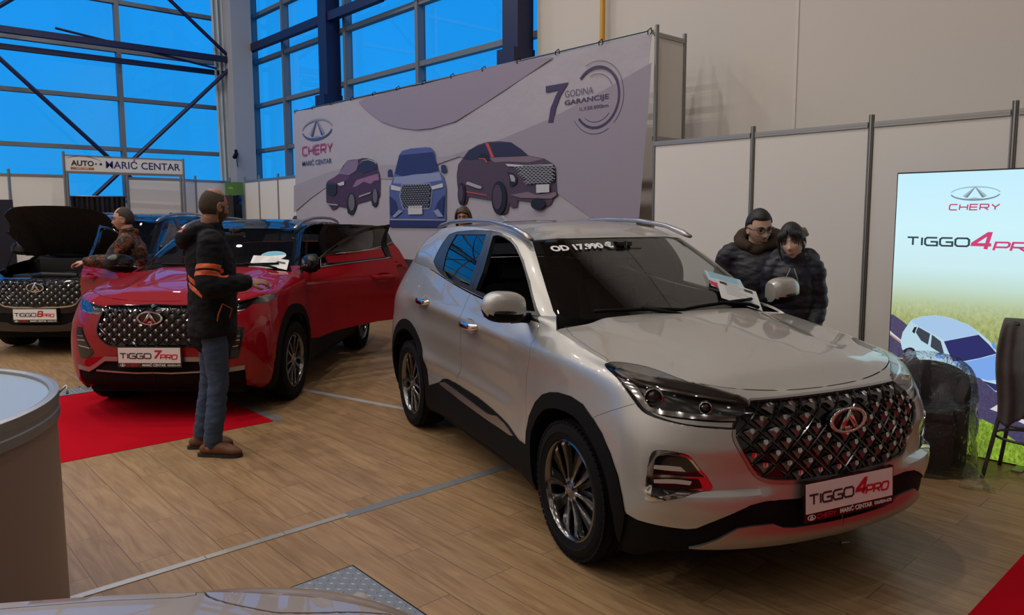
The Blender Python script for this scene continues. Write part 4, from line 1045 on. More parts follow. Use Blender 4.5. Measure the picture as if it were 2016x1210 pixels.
T7['low_trim'] = [tuple(np.array(q) + np.array(o)) for q, o in zip(T7X['lower_black'][:6], [(0, 0, .004)] * 6)] + [tuple(np.array(q) - np.array((0, 0, .034))) for q in T7X['lower_black'][:6][::-1]]
T7['headlight'] = T7['headlight'][1:] + [(.42, .80, .962), (.26, .81, 1.0), (.30, .785, 1.02), (.43, .75, 1.02)]
T7['hood_lip'] = T7['hood_lip'][:-1] + [(.43, .75, 1.02), (.21, .783, 1.072)]
RED = mat('red_paint', (.27, .001, .008), .6, .0, 1., spec=.08)
BLACKC = mat('black_paint', (.004, .004, .005), .6, .0, .9, spec=.05)
def lw(L, w): return [tuple(float(c) for c in q) for q in w(np.array(L))]
OPEN = (-.47, .875, R(52)); OPENR = (-1.56, .875, R(52))
T7CFG = dict(polys=T7, lower=T4_LOWER, hood_z=hood_z, green0=T4_GREEN0, green1=T4_GREEN1, warp=warp7, wb=2.67, paint=RED, paint_roof=BLACKC, digit='7', plate=(.915, .568),
    rail=lw([(-.98, .600, 1.548), (-1.06, .600, 1.572), (-1.25, .600, 1.618), (-1.6, .602, 1.652), (-2.0, .600, 1.656), (-2.4, .590, 1.642), (-2.68, .572, 1.612), (-2.80, .565, 1.585)], lambda P: P + np.array([0, 0, .012])),
    wound_down=(1, -1), mirror=(-.50, .90, 1.215), mirror_mat=BLACKC, mirror_s=1.05, rad=.362, track=.785, frame_mat=PIANO, fog_frame=PIANO, chrome_handles=False,
    stud=(.088, .078), arch_c=(0., .38), open={('front', 1): OPEN, ('rear', 1): OPENR, ('front', -1): (-.47, .875, R(58))}, fin=(-2.76, 1.625), cab=(-.0, .03), wz=1.235, steer=R(0), hl_dark=PIANO, dlo_mat=PIANO, skid_mat=SATIN, belt_chrome=True)
red = car_root('car', 'red SUV with black roof and open doors on the red carpet', (-7.04066549, 2.44696005, 0), -44.3147)
red_out, red_bvh = build_car(red, T7CFG)
T8 = warp_polys(T4, warp8)
T8CFG = dict(polys=T8, lower=T4_LOWER, hood_z=hood_z, green0=T4_GREEN0, green1=T4_GREEN1, warp=warp8, wb=2.74, paint=BLACKC, digit='8', plate=(.915, .522),
    rail=lw([(-.98, .600, 1.548), (-1.06, .600, 1.572), (-1.25, .600, 1.618), (-1.6, .602, 1.652), (-2.0, .600, 1.656), (-2.4, .590, 1.642), (-2.68, .572, 1.612), (-2.80, .565, 1.585)], warp8),
    mirror=(-.50, .90, 1.23), mirror_mat=BLACKC, rad=.36, frame_mat=CHROME, fog_frame=CHROME, stud=(.092, .080), wz=1.225, fin=(-2.8, 1.68), cab=(0, .03), skid_mat=PIANO, hood_open=(-.36, 1.15, R(46)), hood_under=mat('hood_insulation', (.010, .010, .011), .9, bump=(14, .5, .02)))
black = car_root('car', 'black SUV with its bonnet raised at the left edge', (-11.06042754, 2.29611906, 0), -41.6779)
black_out, black_bvh = build_car(black, T8CFG)
# engine bay under the raised bonnet
_bm = bmesh.new(); add_box(_bm, (.18, 0, .80), (1.0, 1.34, .06)); add_box(_bm, (.15, .05, .90), (.50, .55, .14), bev=.03); add_box(_bm, (.05, .48, .90), (.24, .18, .18), bev=.015); add_box(_bm, (.20, -.48, .89), (.30, .26, .14), bev=.03); add_box(_bm, (.70, 0, .90), (.08, 1.1, .06), bev=.01)
add_tube(_bm, [(.4, -.3, .95), (.55, -.1, .98), (.5, .3, .96)], .03, 10); add_box(_bm, (-.33, 0, .98), (.08, 1.3, .30), bev=.01)
obj('engine_bay', _bm, mat('engine_black', (.014, .014, .015), .5), black)
_bm = bmesh.new(); add_box(_bm, (.28, .05, .975), (.20, .12, .01)); obj('engine_badge', _bm, SATIN, black)
_bm = bmesh.new(); add_tube(_bm, [(.55, -.58, .95), (.22, -.55, 1.52)], .006, 8); obj('bonnet_stay', _bm, BLACKP, black)
# outlines printed on the banner and the light box, in metres on their planes (x, z)
BAN = {
'sweep_dark':[(-10.848,3.523),(-10.539,3.327),(-10.18,3.148),(-9.665,3.008),(-9.232,2.941),(-8.821,2.93),(-8.29,2.974),(-7.711,3.135),(-6.948,3.368),(-6.39,3.545),(-6.442,3.557),(-7.138,3.596),(-8.188,3.586),(-9.427,3.561),(-10.592,3.559)],
'sweep_right':[(-7.382,2.654),(-6.474,2.832),(-5.749,3.027),(-4.948,3.272),(-4.979,2.82),(-5.024,2.35),(-5.079,1.659),(-5.733,1.646),(-6.401,1.992),(-7.55,2.345),(-8.345,2.527)],
'sweep_low':[(-13.285,1.744),(-12.588,2.003),(-11.81,2.239),(-11.105,2.319),(-9.691,2.234),(-8.635,2.429),(-7.979,2.533),(-8.633,2.516),(-9.684,2.452),(-11.095,2.523),(-12.021,2.425),(-13.248,2.246)],
'a_body':[(-11.98,2.251),(-11.921,2.291),(-11.72,2.339),(-11.538,2.393),(-11.382,2.526),(-11.218,2.604),(-11.062,2.609),(-10.871,2.605),(-10.758,2.618),(-10.61,2.606),(-10.419,2.567),(-10.314,2.511),(-10.283,2.41),(-10.228,2.32),(-10.242,1.994),(-10.302,1.958),(-10.317,1.869),(-10.403,1.82),(-10.486,1.846),(-10.518,1.936),(-10.944,1.877),(-11.013,1.772),(-11.134,1.693),(-11.264,1.72),(-11.299,1.814),(-11.582,1.844),(-11.668,1.796),(-11.808,1.784),(-11.903,1.875),(-12.0,1.918),(-12.003,2.113)],
'a_glass':[(-10.905,2.412),(-10.863,2.514),(-10.747,2.572),(-10.563,2.575),(-10.396,2.534),(-10.339,2.5),(-10.33,2.424),(-10.72,2.365)],
'a_wind':[(-11.524,2.392),(-11.301,2.549),(-11.193,2.596),(-10.884,2.599),(-10.875,2.527),(-10.943,2.427),(-11.179,2.358)],
'a_wheel1':[(-10.987,1.878),(-10.997,1.821),(-11.021,1.771),(-11.056,1.73),(-11.1,1.704),(-11.147,1.695),(-11.193,1.705),(-11.235,1.731),(-11.267,1.772),(-11.286,1.824),(-11.29,1.881),(-11.28,1.938),(-11.255,1.989),(-11.219,2.029),(-11.176,2.054),(-11.128,2.062),(-11.082,2.052),(-11.042,2.026),(-11.011,1.985),(-10.992,1.934)],
'a_wheel2':[(-10.287,1.964),(-10.294,1.92),(-10.31,1.881),(-10.334,1.85),(-10.363,1.83),(-10.395,1.823),(-10.427,1.831),(-10.455,1.851),(-10.476,1.883),(-10.489,1.923),(-10.492,1.967),(-10.486,2.012),(-10.469,2.051),(-10.445,2.082),(-10.415,2.101),(-10.383,2.107),(-10.352,2.1),(-10.325,2.079),(-10.303,2.047),(-10.291,2.008)],
'a_rim1':[(-11.019,1.904),(-11.026,1.862),(-11.042,1.823),(-11.065,1.792),(-11.094,1.773),(-11.125,1.766),(-11.155,1.773),(-11.182,1.793),(-11.203,1.824),(-11.215,1.864),(-11.217,1.907),(-11.21,1.95),(-11.194,1.989),(-11.171,2.019),(-11.142,2.039),(-11.111,2.045),(-11.081,2.037),(-11.054,2.017),(-11.034,1.986),(-11.022,1.947)],
'a_rim2':[(-10.31,1.996),(-10.314,1.962),(-10.325,1.931),(-10.341,1.906),(-10.36,1.891),(-10.381,1.885),(-10.401,1.891),(-10.419,1.907),(-10.433,1.932),(-10.441,1.964),(-10.443,1.998),(-10.438,2.033),(-10.427,2.064),(-10.412,2.088),(-10.392,2.104),(-10.371,2.108),(-10.351,2.102),(-10.333,2.086),(-10.32,2.061),(-10.312,2.03)],
'a_grille':[(-11.976,2.23),(-11.616,2.219),(-11.61,2.076),(-11.71,2.024),(-11.935,2.056)],
'a_lamp':[(-11.582,2.232),(-11.342,2.264),(-11.34,2.201),(-11.502,2.193)],
'a_shine':[(-11.085,2.156),(-10.95,2.27),(-10.624,2.31),(-10.286,2.347),(-10.255,2.246),(-10.409,2.239),(-10.507,2.191),(-10.725,2.237),(-10.955,2.166)],
'a_hood':[(-11.921,2.277),(-11.525,2.385),(-11.179,2.351),(-11.235,2.28),(-11.587,2.239)],
'a_sill':[(-10.874,2.007),(-10.513,2.064),(-10.509,2.043),(-10.857,1.986)],
'a_chrome':[(-10.905,2.412),(-10.862,2.52),(-10.747,2.582),(-10.562,2.588),(-10.372,2.546),(-10.322,2.499),(-10.339,2.497),(-10.397,2.532),(-10.563,2.572),(-10.74,2.568),(-10.843,2.51),(-10.883,2.411)],
'a_bump':[(-11.996,1.904),(-11.58,1.878),(-11.567,1.857),(-11.988,1.883)],
'b_body':[(-9.976,2.014),(-9.972,2.125),(-9.913,2.185),(-9.83,2.316),(-9.689,2.599),(-9.6,2.659),(-9.367,2.68),(-9.001,2.673),(-8.864,2.658),(-8.788,2.602),(-8.679,2.314),(-8.568,2.231),(-8.515,2.095),(-8.524,1.634),(-8.545,1.509),(-9.976,1.505),(-9.981,1.617)],
'b_wind':[(-9.808,2.327),(-9.667,2.598),(-8.807,2.592),(-8.679,2.325),(-8.873,2.3),(-9.274,2.299),(-9.591,2.282)],
'b_shine':[(-9.832,2.28),(-9.591,2.276),(-9.275,2.293),(-8.873,2.294),(-8.661,2.302),(-8.606,2.187),(-9.075,2.158),(-9.488,2.159),(-9.857,2.183)],
'b_grille':[(-9.606,2.151),(-8.906,2.141),(-8.849,2.059),(-8.894,1.818),(-8.924,1.795),(-9.585,1.794),(-9.666,1.983)],
'b_gframe':[(-9.627,2.166),(-8.886,2.154),(-8.824,2.056),(-8.873,1.812),(-8.915,1.777),(-9.603,1.776),(-9.692,1.984)],
'b_lamp1':[(-9.914,2.16),(-9.64,2.115),(-9.664,2.056),(-9.917,2.086)],
'b_lamp2':[(-8.858,2.105),(-8.579,2.142),(-8.571,2.085),(-8.82,2.058)],
'b_mir1':[(-10.003,2.372),(-9.961,2.401),(-9.883,2.391),(-9.865,2.281),(-10.006,2.289)],
'b_mir2':[(-8.625,2.379),(-8.592,2.402),(-8.509,2.393),(-8.488,2.295),(-8.614,2.287)],
'b_plate':[(-9.445,1.829),(-9.073,1.831),(-9.077,1.705),(-9.443,1.701)],
'b_low':[(-9.967,1.629),(-8.524,1.634),(-8.526,1.521),(-9.976,1.505)],
'b_line':[(-9.967,1.634),(-8.524,1.629),(-8.524,1.616),(-9.968,1.617)],
'b_vent1':[(-9.954,1.989),(-9.8,1.912),(-9.718,1.74),(-9.942,1.692)],
'b_vent2':[(-8.536,1.983),(-8.689,1.884),(-8.808,1.725),(-8.579,1.679)],
'b_fin1':[(-9.875,1.679),(-9.695,1.777),(-9.587,1.752),(-9.809,1.655)],
'b_fin2':[(-8.808,1.748),(-8.691,1.782),(-8.561,1.668),(-8.694,1.668)],
'c_body':[(-8.266,2.252),(-8.23,2.385),(-8.154,2.443),(-7.995,2.565),(-7.801,2.623),(-7.613,2.649),(-7.371,2.641),(-7.138,2.61),(-6.941,2.507),(-6.817,2.425),(-6.536,2.372),(-6.381,2.301),(-6.343,2.254),(-6.323,2.047),(-6.31,1.93),(-6.38,1.886),(-6.431,1.814),(-6.614,1.752),(-6.708,1.771),(-6.79,1.856),(-7.013,1.878),(-7.027,1.792),(-7.142,1.784),(-7.17,1.852),(-7.215,1.726),(-7.318,1.688),(-7.438,1.717),(-7.498,1.826),(-7.528,1.886),(-8.02,1.945),(-8.055,1.853),(-8.138,1.828),(-8.205,1.866),(-8.236,2.033),(-8.26,2.127)],
'c_wind':[(-7.56,2.63),(-7.138,2.607),(-6.941,2.505),(-6.831,2.428),(-7.082,2.433),(-7.455,2.443)],
'c_glass':[(-8.12,2.461),(-7.979,2.564),(-7.785,2.607),(-7.66,2.623),(-7.568,2.528),(-7.523,2.447),(-7.772,2.432),(-7.997,2.434)],
'c_red1':[(-7.644,2.646),(-7.583,2.632),(-7.463,2.444),(-7.523,2.437),(-7.561,2.508),(-7.629,2.621)],
'c_red2':[(-8.052,2.018),(-7.605,1.957),(-7.597,1.941),(-8.044,2.0)],
'c_red3':[(-7.779,2.447),(-7.646,2.439),(-7.593,2.387),(-7.608,2.373),(-7.662,2.424),(-7.772,2.434)],
'c_mir':[(-7.779,2.462),(-7.739,2.499),(-7.661,2.505),(-7.584,2.47),(-7.539,2.409),(-7.6,2.402),(-7.646,2.442),(-7.772,2.447)],
'c_grille':[(-7.04,2.297),(-6.369,2.282),(-6.336,2.173),(-6.342,2.084),(-6.536,2.063),(-6.817,2.072),(-6.941,2.198)],
'c_lamp':[(-7.205,2.242),(-7.083,2.218),(-7.012,2.163),(-7.019,2.087),(-7.097,2.052),(-7.155,2.063),(-7.155,2.168)],
'c_lampin':[(-7.154,2.207),(-7.083,2.194),(-7.047,2.155),(-7.054,2.108),(-7.126,2.12)],
'c_drl':[(-7.233,2.344),(-6.9,2.313),(-6.913,2.292),(-7.183,2.31)],
'c_chrome':[(-6.9,2.31),(-6.369,2.296),(-6.366,2.282),(-6.9,2.297)],
'c_plate':[(-6.655,2.062),(-6.425,2.061),(-6.425,1.964),(-6.652,1.96)],
'c_panel':[(-8.017,2.145),(-7.968,2.138),(-7.705,2.069),(-7.721,2.04),(-7.792,2.047),(-8.042,2.11)],
'c_wheel1':[(-7.214,1.91),(-7.221,1.844),(-7.242,1.784),(-7.274,1.737),(-7.315,1.706),(-7.36,1.695),(-7.406,1.706),(-7.447,1.737),(-7.479,1.786),(-7.5,1.848),(-7.507,1.916),(-7.499,1.983),(-7.477,2.044),(-7.444,2.091),(-7.402,2.12),(-7.357,2.129),(-7.312,2.117),(-7.272,2.085),(-7.241,2.037),(-7.221,1.977)],
'c_wheel2':[(-8.056,1.977),(-8.061,1.929),(-8.073,1.886),(-8.092,1.852),(-8.116,1.831),(-8.142,1.823),(-8.168,1.831),(-8.191,1.854),(-8.209,1.888),(-8.22,1.932),(-8.223,1.98),(-8.218,2.029),(-8.206,2.072),(-8.187,2.105),(-8.163,2.127),(-8.137,2.133),(-8.111,2.125),(-8.088,2.102),(-8.07,2.068),(-8.059,2.025)],
'c_wheel3':[(-6.502,1.824),(-6.508,1.802),(-6.526,1.783),(-6.554,1.767),(-6.589,1.757),(-6.628,1.754),(-6.667,1.757),(-6.703,1.768),(-6.731,1.784),(-6.749,1.805),(-6.756,1.827),(-6.749,1.85),(-6.731,1.87),(-6.703,1.885),(-6.667,1.895),(-6.628,1.898),(-6.589,1.894),(-6.554,1.883),(-6.526,1.867),(-6.508,1.847)],
'c_rim1':[(-7.292,1.921),(-7.296,1.872),(-7.31,1.827),(-7.33,1.792),(-7.356,1.769),(-7.385,1.761),(-7.414,1.769),(-7.44,1.793),(-7.46,1.829),(-7.473,1.875),(-7.478,1.925),(-7.473,1.975),(-7.459,2.02),(-7.438,2.055),(-7.412,2.077),(-7.383,2.084),(-7.354,2.076),(-7.329,2.052),(-7.309,2.016),(-7.296,1.971)],
'c_rim2':[(-8.096,1.988),(-8.099,1.953),(-8.107,1.922),(-8.119,1.897),(-8.134,1.881),(-8.151,1.875),(-8.167,1.881),(-8.182,1.898),(-8.194,1.923),(-8.201,1.955),(-8.203,1.99),(-8.2,2.026),(-8.192,2.057),(-8.179,2.082),(-8.164,2.098),(-8.147,2.103),(-8.131,2.097),(-8.116,2.08),(-8.105,2.055),(-8.098,2.023)],
'c_low':[(-7.141,1.947),(-6.817,1.978),(-6.668,1.938),(-6.329,1.966),(-6.31,1.926),(-6.405,1.887),(-6.942,1.905)],
'c_shine':[(-7.569,2.435),(-7.463,2.439),(-7.082,2.426),(-6.817,2.418),(-6.55,2.368),(-6.803,2.341),(-7.226,2.373),(-7.463,2.376)],
'seven':[(-6.516,3.227),(-6.138,3.225),(-6.269,3.091),(-6.347,2.951),(-6.384,2.787),(-6.474,2.789),(-6.434,2.961),(-6.348,3.1),(-6.296,3.158),(-6.516,3.152)],
}
LBX = {
'road':[(-2.219,0.95),(-2.175,0.949),(-2.12,0.915),(-2.066,0.876),(-1.791,0.645),(-1.578,0.56),(-1.315,0.449),(-1.296,0.143),(-1.448,0.192),(-1.562,0.274),(-1.897,0.385),(-2.209,0.526)],
'road_line1':[(-2.218,0.827),(-2.168,0.807),(-2.111,0.767),(-2.11,0.752),(-2.168,0.791),(-2.217,0.808)],
'road_line2':[(-2.217,0.808),(-2.167,0.789),(-2.11,0.748),(-2.109,0.739),(-2.167,0.778),(-2.216,0.795)],
'lane1':[(-1.512,0.359),(-1.461,0.406),(-1.308,0.342),(-1.307,0.317)],
'lane2':[(-1.476,0.356),(-1.433,0.385),(-1.307,0.317),(-1.305,0.296)],
'grass_fore':[(-1.626,0.076),(-1.596,0.224),(-1.553,0.282),(-1.488,0.258),(-1.414,0.21),(-1.296,0.143),(-1.288,-0.001),(-1.401,-0.009),(-1.545,-0.024),(-1.639,-0.025)],
'body':[(-2.112,0.757),(-2.1,0.827),(-2.047,0.922),(-1.977,0.957),(-1.888,0.974),(-1.789,0.965),(-1.673,0.929),(-1.606,0.884),(-1.539,0.829),(-1.49,0.762),(-1.448,0.727),(-1.437,0.614),(-1.419,0.534),(-1.417,0.498),(-1.483,0.486),(-1.598,0.578),(-1.74,0.588),(-1.949,0.611),(-2.0,0.614),(-2.065,0.662),(-2.099,0.702)],
'roof':[(-2.047,0.917),(-1.977,0.954),(-1.887,0.972),(-1.789,0.962),(-1.673,0.927),(-1.61,0.881),(-1.614,0.867),(-1.819,0.799),(-1.85,0.817),(-1.911,0.849),(-1.994,0.883)],
'wind':[(-1.819,0.794),(-1.605,0.867),(-1.538,0.806),(-1.49,0.752),(-1.587,0.707),(-1.678,0.673),(-1.753,0.659),(-1.786,0.722)],
'hood':[(-1.763,0.655),(-1.659,0.673),(-1.551,0.717),(-1.481,0.751),(-1.448,0.722),(-1.435,0.583),(-1.532,0.557),(-1.625,0.573)],
'g1':[(-2.007,0.837),(-1.993,0.878),(-1.91,0.838),(-1.921,0.757),(-1.968,0.781)],
'g2':[(-1.903,0.745),(-1.898,0.834),(-1.838,0.792),(-1.809,0.697),(-1.864,0.722)],
'g0':[(-2.033,0.84),(-2.019,0.875),(-2.002,0.877),(-2.016,0.825)],
'wheel':[(-1.996,0.671),(-1.997,0.654),(-2.003,0.637),(-2.012,0.624),(-2.023,0.614),(-2.037,0.609),(-2.05,0.61),(-2.063,0.616),(-2.073,0.627),(-2.08,0.642),(-2.083,0.659),(-2.082,0.677),(-2.076,0.693),(-2.067,0.707),(-2.056,0.717),(-2.042,0.721),(-2.029,0.72),(-2.016,0.714),(-2.006,0.703),(-1.999,0.688)],
'rim':[(-2.016,0.668),(-2.016,0.655),(-2.02,0.643),(-2.026,0.632),(-2.034,0.625),(-2.042,0.622),(-2.052,0.623),(-2.06,0.627),(-2.067,0.636),(-2.072,0.647),(-2.074,0.66),(-2.073,0.674),(-2.069,0.686),(-2.063,0.697),(-2.056,0.704),(-2.047,0.707),(-2.038,0.706),(-2.029,0.701),(-2.022,0.693),(-2.018,0.681)],
'mirror':[(-1.872,0.688),(-1.844,0.708),(-1.809,0.703),(-1.803,0.674),(-1.861,0.668)],
'mirror2':[(-1.525,0.815),(-1.503,0.823),(-1.496,0.788),(-1.509,0.781)],
'grille':[(-1.559,0.552),(-1.419,0.534),(-1.415,0.498),(-1.484,0.497)],
'arch':[(-2.09,0.692),(-2.068,0.712),(-2.031,0.706),(-1.998,0.66),(-1.949,0.616),(-2.01,0.591),(-2.064,0.639)],
}
# ---------------------------------------------------------------- the hall
def wood_floor():
    m = bpy.data.materials.new('oak_laminate'); m.use_nodes = True; nt = m.node_tree; b = nt.nodes['Principled BSDF']; L = nt.links
    tc = nt.nodes.new('ShaderNodeTexCoord'); br = nt.nodes.new('ShaderNodeTexBrick')
    br.offset = .37; br.squash = 1; br.inputs['Scale'].default_value = 1; br.inputs['Mortar Size'].default_value = .0016; br.inputs['Mortar Smooth'].default_value = .1
    br.inputs['Brick Width'].default_value = 1.28; br.inputs['Row Height'].default_value = .193; br.inputs['Bias'].default_value = 0.
    br.inputs['Color1'].default_value = (0, 0, 0, 1); br.inputs['Color2'].default_value = (1, 1, 1, 1); br.inputs['Mortar'].default_value = (.5, .5, .5, 1)
    L.new(tc.outputs['Object'], br.inputs['Vector'])
    mp = nt.nodes.new('ShaderNodeMapping'); mp.inputs['Scale'].default_value = (.9, 9, 1); L.new(tc.outputs['Object'], mp.inputs[0])
    off = nt.nodes.new('ShaderNodeVectorMath'); off.operation = 'MULTIPLY_ADD'; off.inputs[1].default_value = (7, 3, 0)
    L.new(br.outputs['Color'], off.inputs[0]); L.new(mp.outputs[0], off.inputs[2])
    nz = nt.nodes.new('ShaderNodeTexNoise'); nz.inputs['Scale'].default_value = 2.2; nz.inputs['Detail'].default_value = 7; nz.inputs['Distortion'].default_value = 1.4; L.new(off.outputs[0], nz.inputs['Vector'])
    rp = nt.nodes.new('ShaderNodeValToRGB'); L.new(nz.outputs['Fac'], rp.inputs[0])
    rp.color_ramp.elements[0].position = .30; rp.color_ramp.elements[0].color = (.255, .146, .070, 1)
    rp.color_ramp.elements[1].position = .68; rp.color_ramp.elements[1].color = (.375, .240, .122, 1)
    tone = nt.nodes.new('ShaderNodeMixRGB'); tone.blend_type = 'MULTIPLY'; tone.inputs[0].default_value = 1
    tr = nt.nodes.new('ShaderNodeMapRange'); tr.inputs['To Min'].default_value = .90; tr.inputs['To Max'].default_value = 1.06; L.new(br.outputs['Color'], tr.inputs[0])
    L.new(rp.outputs[0], tone.inputs[1]); L.new(tr.outputs[0], tone.inputs[2])
    jm = nt.nodes.new('ShaderNodeMixRGB'); jm.inputs[2].default_value = (.10, .055, .03, 1); L.new(br.outputs['Fac'], jm.inputs[0]); L.new(tone.outputs[0], jm.inputs[1])
    L.new(jm.outputs[0], b.inputs['Base Color']); b.inputs['Roughness'].default_value = .40; b.inputs['Specular IOR Level'].default_value = .35
    bp = nt.nodes.new('ShaderNodeBump'); bp.inputs['Strength'].default_value = .25; bp.inputs['Distance'].default_value = .002; bp.invert = True
    L.new(br.outputs['Fac'], bp.inputs['Height']); L.new(bp.outputs[0], b.inputs['Normal'])
    return m
WALLM = mat('painted_plaster', (.64, .60, .555), .85, var=(.6, .04))
PANELM = mat('white_laminate_panel', (.74, .71, .67), .55, var=(.8, .03))
ALU = mat('anodised_aluminium', (.34, .335, .325), .42, .85)
NAVY = mat('navy_steel', (.004, .008, .055), .45)
GREYFR = mat('window_frame_grey', (.17, .185, .20), .5, .3)
PILLAR = mat('pillar_paint', (.36, .37, .39), .8)
X0, X1, Y0, Y1 = -17.5, 11.0, -13.5, 7.5
struct(box('floor', ((X0 + X1) / 2, (Y0 + Y1) / 2, -.05), (X1 - X0, Y1 - Y0, .1), wood_floor()))
struct(box('ceiling', ((X0 + X1) / 2, (Y0 + Y1) / 2, CEIL + .1), (X1 - X0 + .4, Y1 - Y0 + .4, .2), mat('ceiling_grey', (.22, .21, .20), .9)))
struct(box('wall_back', ((-7.75 + X1) / 2, Y1 + .1, CEIL / 2), (X1 + 7.75, .2, CEIL), WALLM))
struct(box('wall_right', (X1 + .1, (Y0 + Y1) / 2, CEIL / 2), (.2, Y1 - Y0, CEIL), WALLM))
struct(box('wall_front', ((X0 + X1) / 2, Y0 - .1, CEIL / 2), (X1 - X0, .2, CEIL), WALLM))
struct(box('wall_left', (X0 - .1, (Y0 + Y1) / 2, 1.0), (.2, Y1 - Y0 + .4, 2.0), mat('sill_wall', (.30, .31, .33), .8)))
struct(box('wall_rear', ((X0 - 7.75) / 2, Y1 + .1, 1.0), (-7.75 - X0, .2, 2.0), MATS['sill_wall']))
_bm = bmesh.new()
for _x in (-3.9, -.4, 3.1, 6.6): add_box(_bm, (_x, Y1 - .004, CEIL / 2), (.035, .012, CEIL))
struct(obj('trim_1', _bm, mat('joint_strip', (.66, .63, .59), .7)))
HGLASS = glass_mat('hall_glazing', (.90, .95, 1.0), .9, .0)
def curtain_wall(name, axis, fixed, a0, a1, mull, rows, z0, z1):
    """mullions, transoms and one pane per wall, axis 'x' or 'y' along the wall"""
    P = (lambda a, z: (a, fixed, z)) if axis == 'x' else (lambda a, z: (fixed, a, z))
    sz = (lambda l, d, h: (l, d, h)) if axis == 'x' else (lambda l, d, h: (d, l, h))
    bm = bmesh.new()
    for m in mull: add_box(bm, P(m, (z0 + z1) / 2), sz(.085, .16, z1 - z0))
    for r in rows: add_box(bm, P((a0 + a1) / 2, r), sz(abs(a1 - a0), .12, .085))
    w = struct(obj(name, bm, GREYFR, None, 0))
    bm = bmesh.new(); d = .045
    vs = [bm.verts.new(Vector(P(a, z))) for a, z in ((a0, z0), (a1, z0), (a1, z1), (a0, z1))]; bm.faces.new(vs)
    for v in vs:
        if axis == 'x': v.co.y += d
        else: v.co.x -= d
    obj('pane', bm, HGLASS, w, 0)
    return w
curtain_wall('window_1', 'y', X0 - .04, Y0, Y1, [7.12 - 2.44 * i for i in range(9)], [2.05, 3.10, 4.15, 5.15, 6.14, 7.2, 8.2], 2.0, CEIL)
curtain_wall('window_2', 'x', Y1 + .04, X0, -7.75, [-8.30, -10.63, -13.02, -15.67, -17.3], [2.15, 3.19, 4.22, 5.22, 6.25, 7.3, 8.3], 2.0, CEIL)
# navy bracing in front of the glass
_bm = bmesh.new(); XB = -17.05
def brace(bm, a, b, w=.10, x=XB): add_tube(bm, [(x, a[0], a[1]), (x, b[0], b[1])], w / 2, 4 if w > .2 else 8)
for k in range(4):
    n1, n0 = 6.95 - 4.9 * k, 2.05 - 4.9 * k
    for a, b in (((n1, 5.08), (n0, .20)), ((n0, 5.08), (n1, .20)), ((n1, 5.16), (n0, 9.2)), ((n0, 5.16), (n1, 9.2))): brace(_bm, a, b, .085)
    add_box(_bm, (XB, (n1 + n0) / 2, 5.17), (.12, 4.9, .12)); add_box(_bm, (XB - .25, (n1 + n0) / 2, 4.90), (.10, 4.9, .10))
    brace(_bm, (n0 + 1.4, 5.33), (n1 - .4, 4.95), .05)
struct(obj('trim_2', _bm, NAVY))
_bm = bmesh.new()
for xx in (-13.37, -7.98): add_box(_bm, (xx, Y1 - .16, CEIL / 2), (.32, .30, CEIL)); add_box(_bm, (xx, Y1 - .20, 3.55), (.36, .40, .9))
add_box(_bm, (-14.2, Y1 - .22, 5.45), (5.6, .12, .16))
for xx in (-9.2,): add_box(_bm, (xx, Y1 - .18, 5.45), (4.4, .08, .12))
struct(obj('trim_3', _bm, NAVY))
_bm = bmesh.new(); add_box(_bm, (-16.95, 7.02, CEIL / 2), (.42, .46, CEIL))
struct(obj('trim_4', _bm, PILLAR))
_bm = bmesh.new(); vs_ = []
for i in range(13):
    y = 6.62 + .36 * i / 12; vs_.append([_bm.verts.new((-17.25 + .03 * math.sin(i * 1.9), y - .10 * (z - 2.4) / 6.6 * (1 - i / 12), z)) for z in (2.3, 4, 6, CEIL)])
for i in range(12):
    for j in range(3): _bm.faces.new((vs_[i][j], vs_[i + 1][j], vs_[i + 1][j + 1], vs_[i][j + 1]))
thicken(_bm, .006)
tag(obj('plastic_sheet', _bm, mat('white_sheet', (.42, .50, .58), .7), None, 60), 'white plastic sheet hanging between the left windows and the corner pillar', 'sheet')
# outside: pale neighbouring buildings in the dusk
OUTM = mat('outside_render', (.10, .30, .55), .9)
for nm, c, s in (('exterior_building', (-52, 9, 1.2), (12, 26, 2.4)),):
    struct(box(nm, c, s, OUTM))
struct(box('exterior_ground', (-60, 0, -.3), (84, 160, .2), mat('outside_tarmac', (.05, .09, .14), .9)))
# yellow gas pipe, wall camera
_bm = bmesh.new(); add_tube(_bm, [(-6.45, Y1 - .11, .01), (-6.45, Y1 - .11, CEIL - .01)], .035, 12)
for z in (1.5, 4.6, 7.5): add_box(_bm, (-6.45, Y1 - .041, z), (.10, .08, .04))
tag(obj('gas_pipe', _bm, mat('pipe_yellow', (.62, .33, .03), .45)), 'yellow pipe running up the white hall wall', 'pipe')
cr = thing('wall_camera', 'small black camera on the grey corner pillar', 'camera', (-16.72, 6.78, 3.0))
_bm = bmesh.new(); add_box(_bm, (.0, 0, .10), (.05, .05, .12), bev=.01); add_tube(_bm, [(0, 0, .08), (.10, -.06, .04)], .02, 8); obj('bracket', _bm, BLACKP if 'black_plastic' in MATS else mat('black_plastic', (.012, .012, .013), .55), cr)
_bm = bmesh.new(); add_tube(_bm, [(.02, .0, .06), (.16, -.10, -.02)], .045, 14); add_tube(_bm, [(.02, 0, .0), (.05, 0, -.14), (.02, .02, -.22)], .008, 6); obj('camera_body', _bm, MATS['black_plastic'], cr)

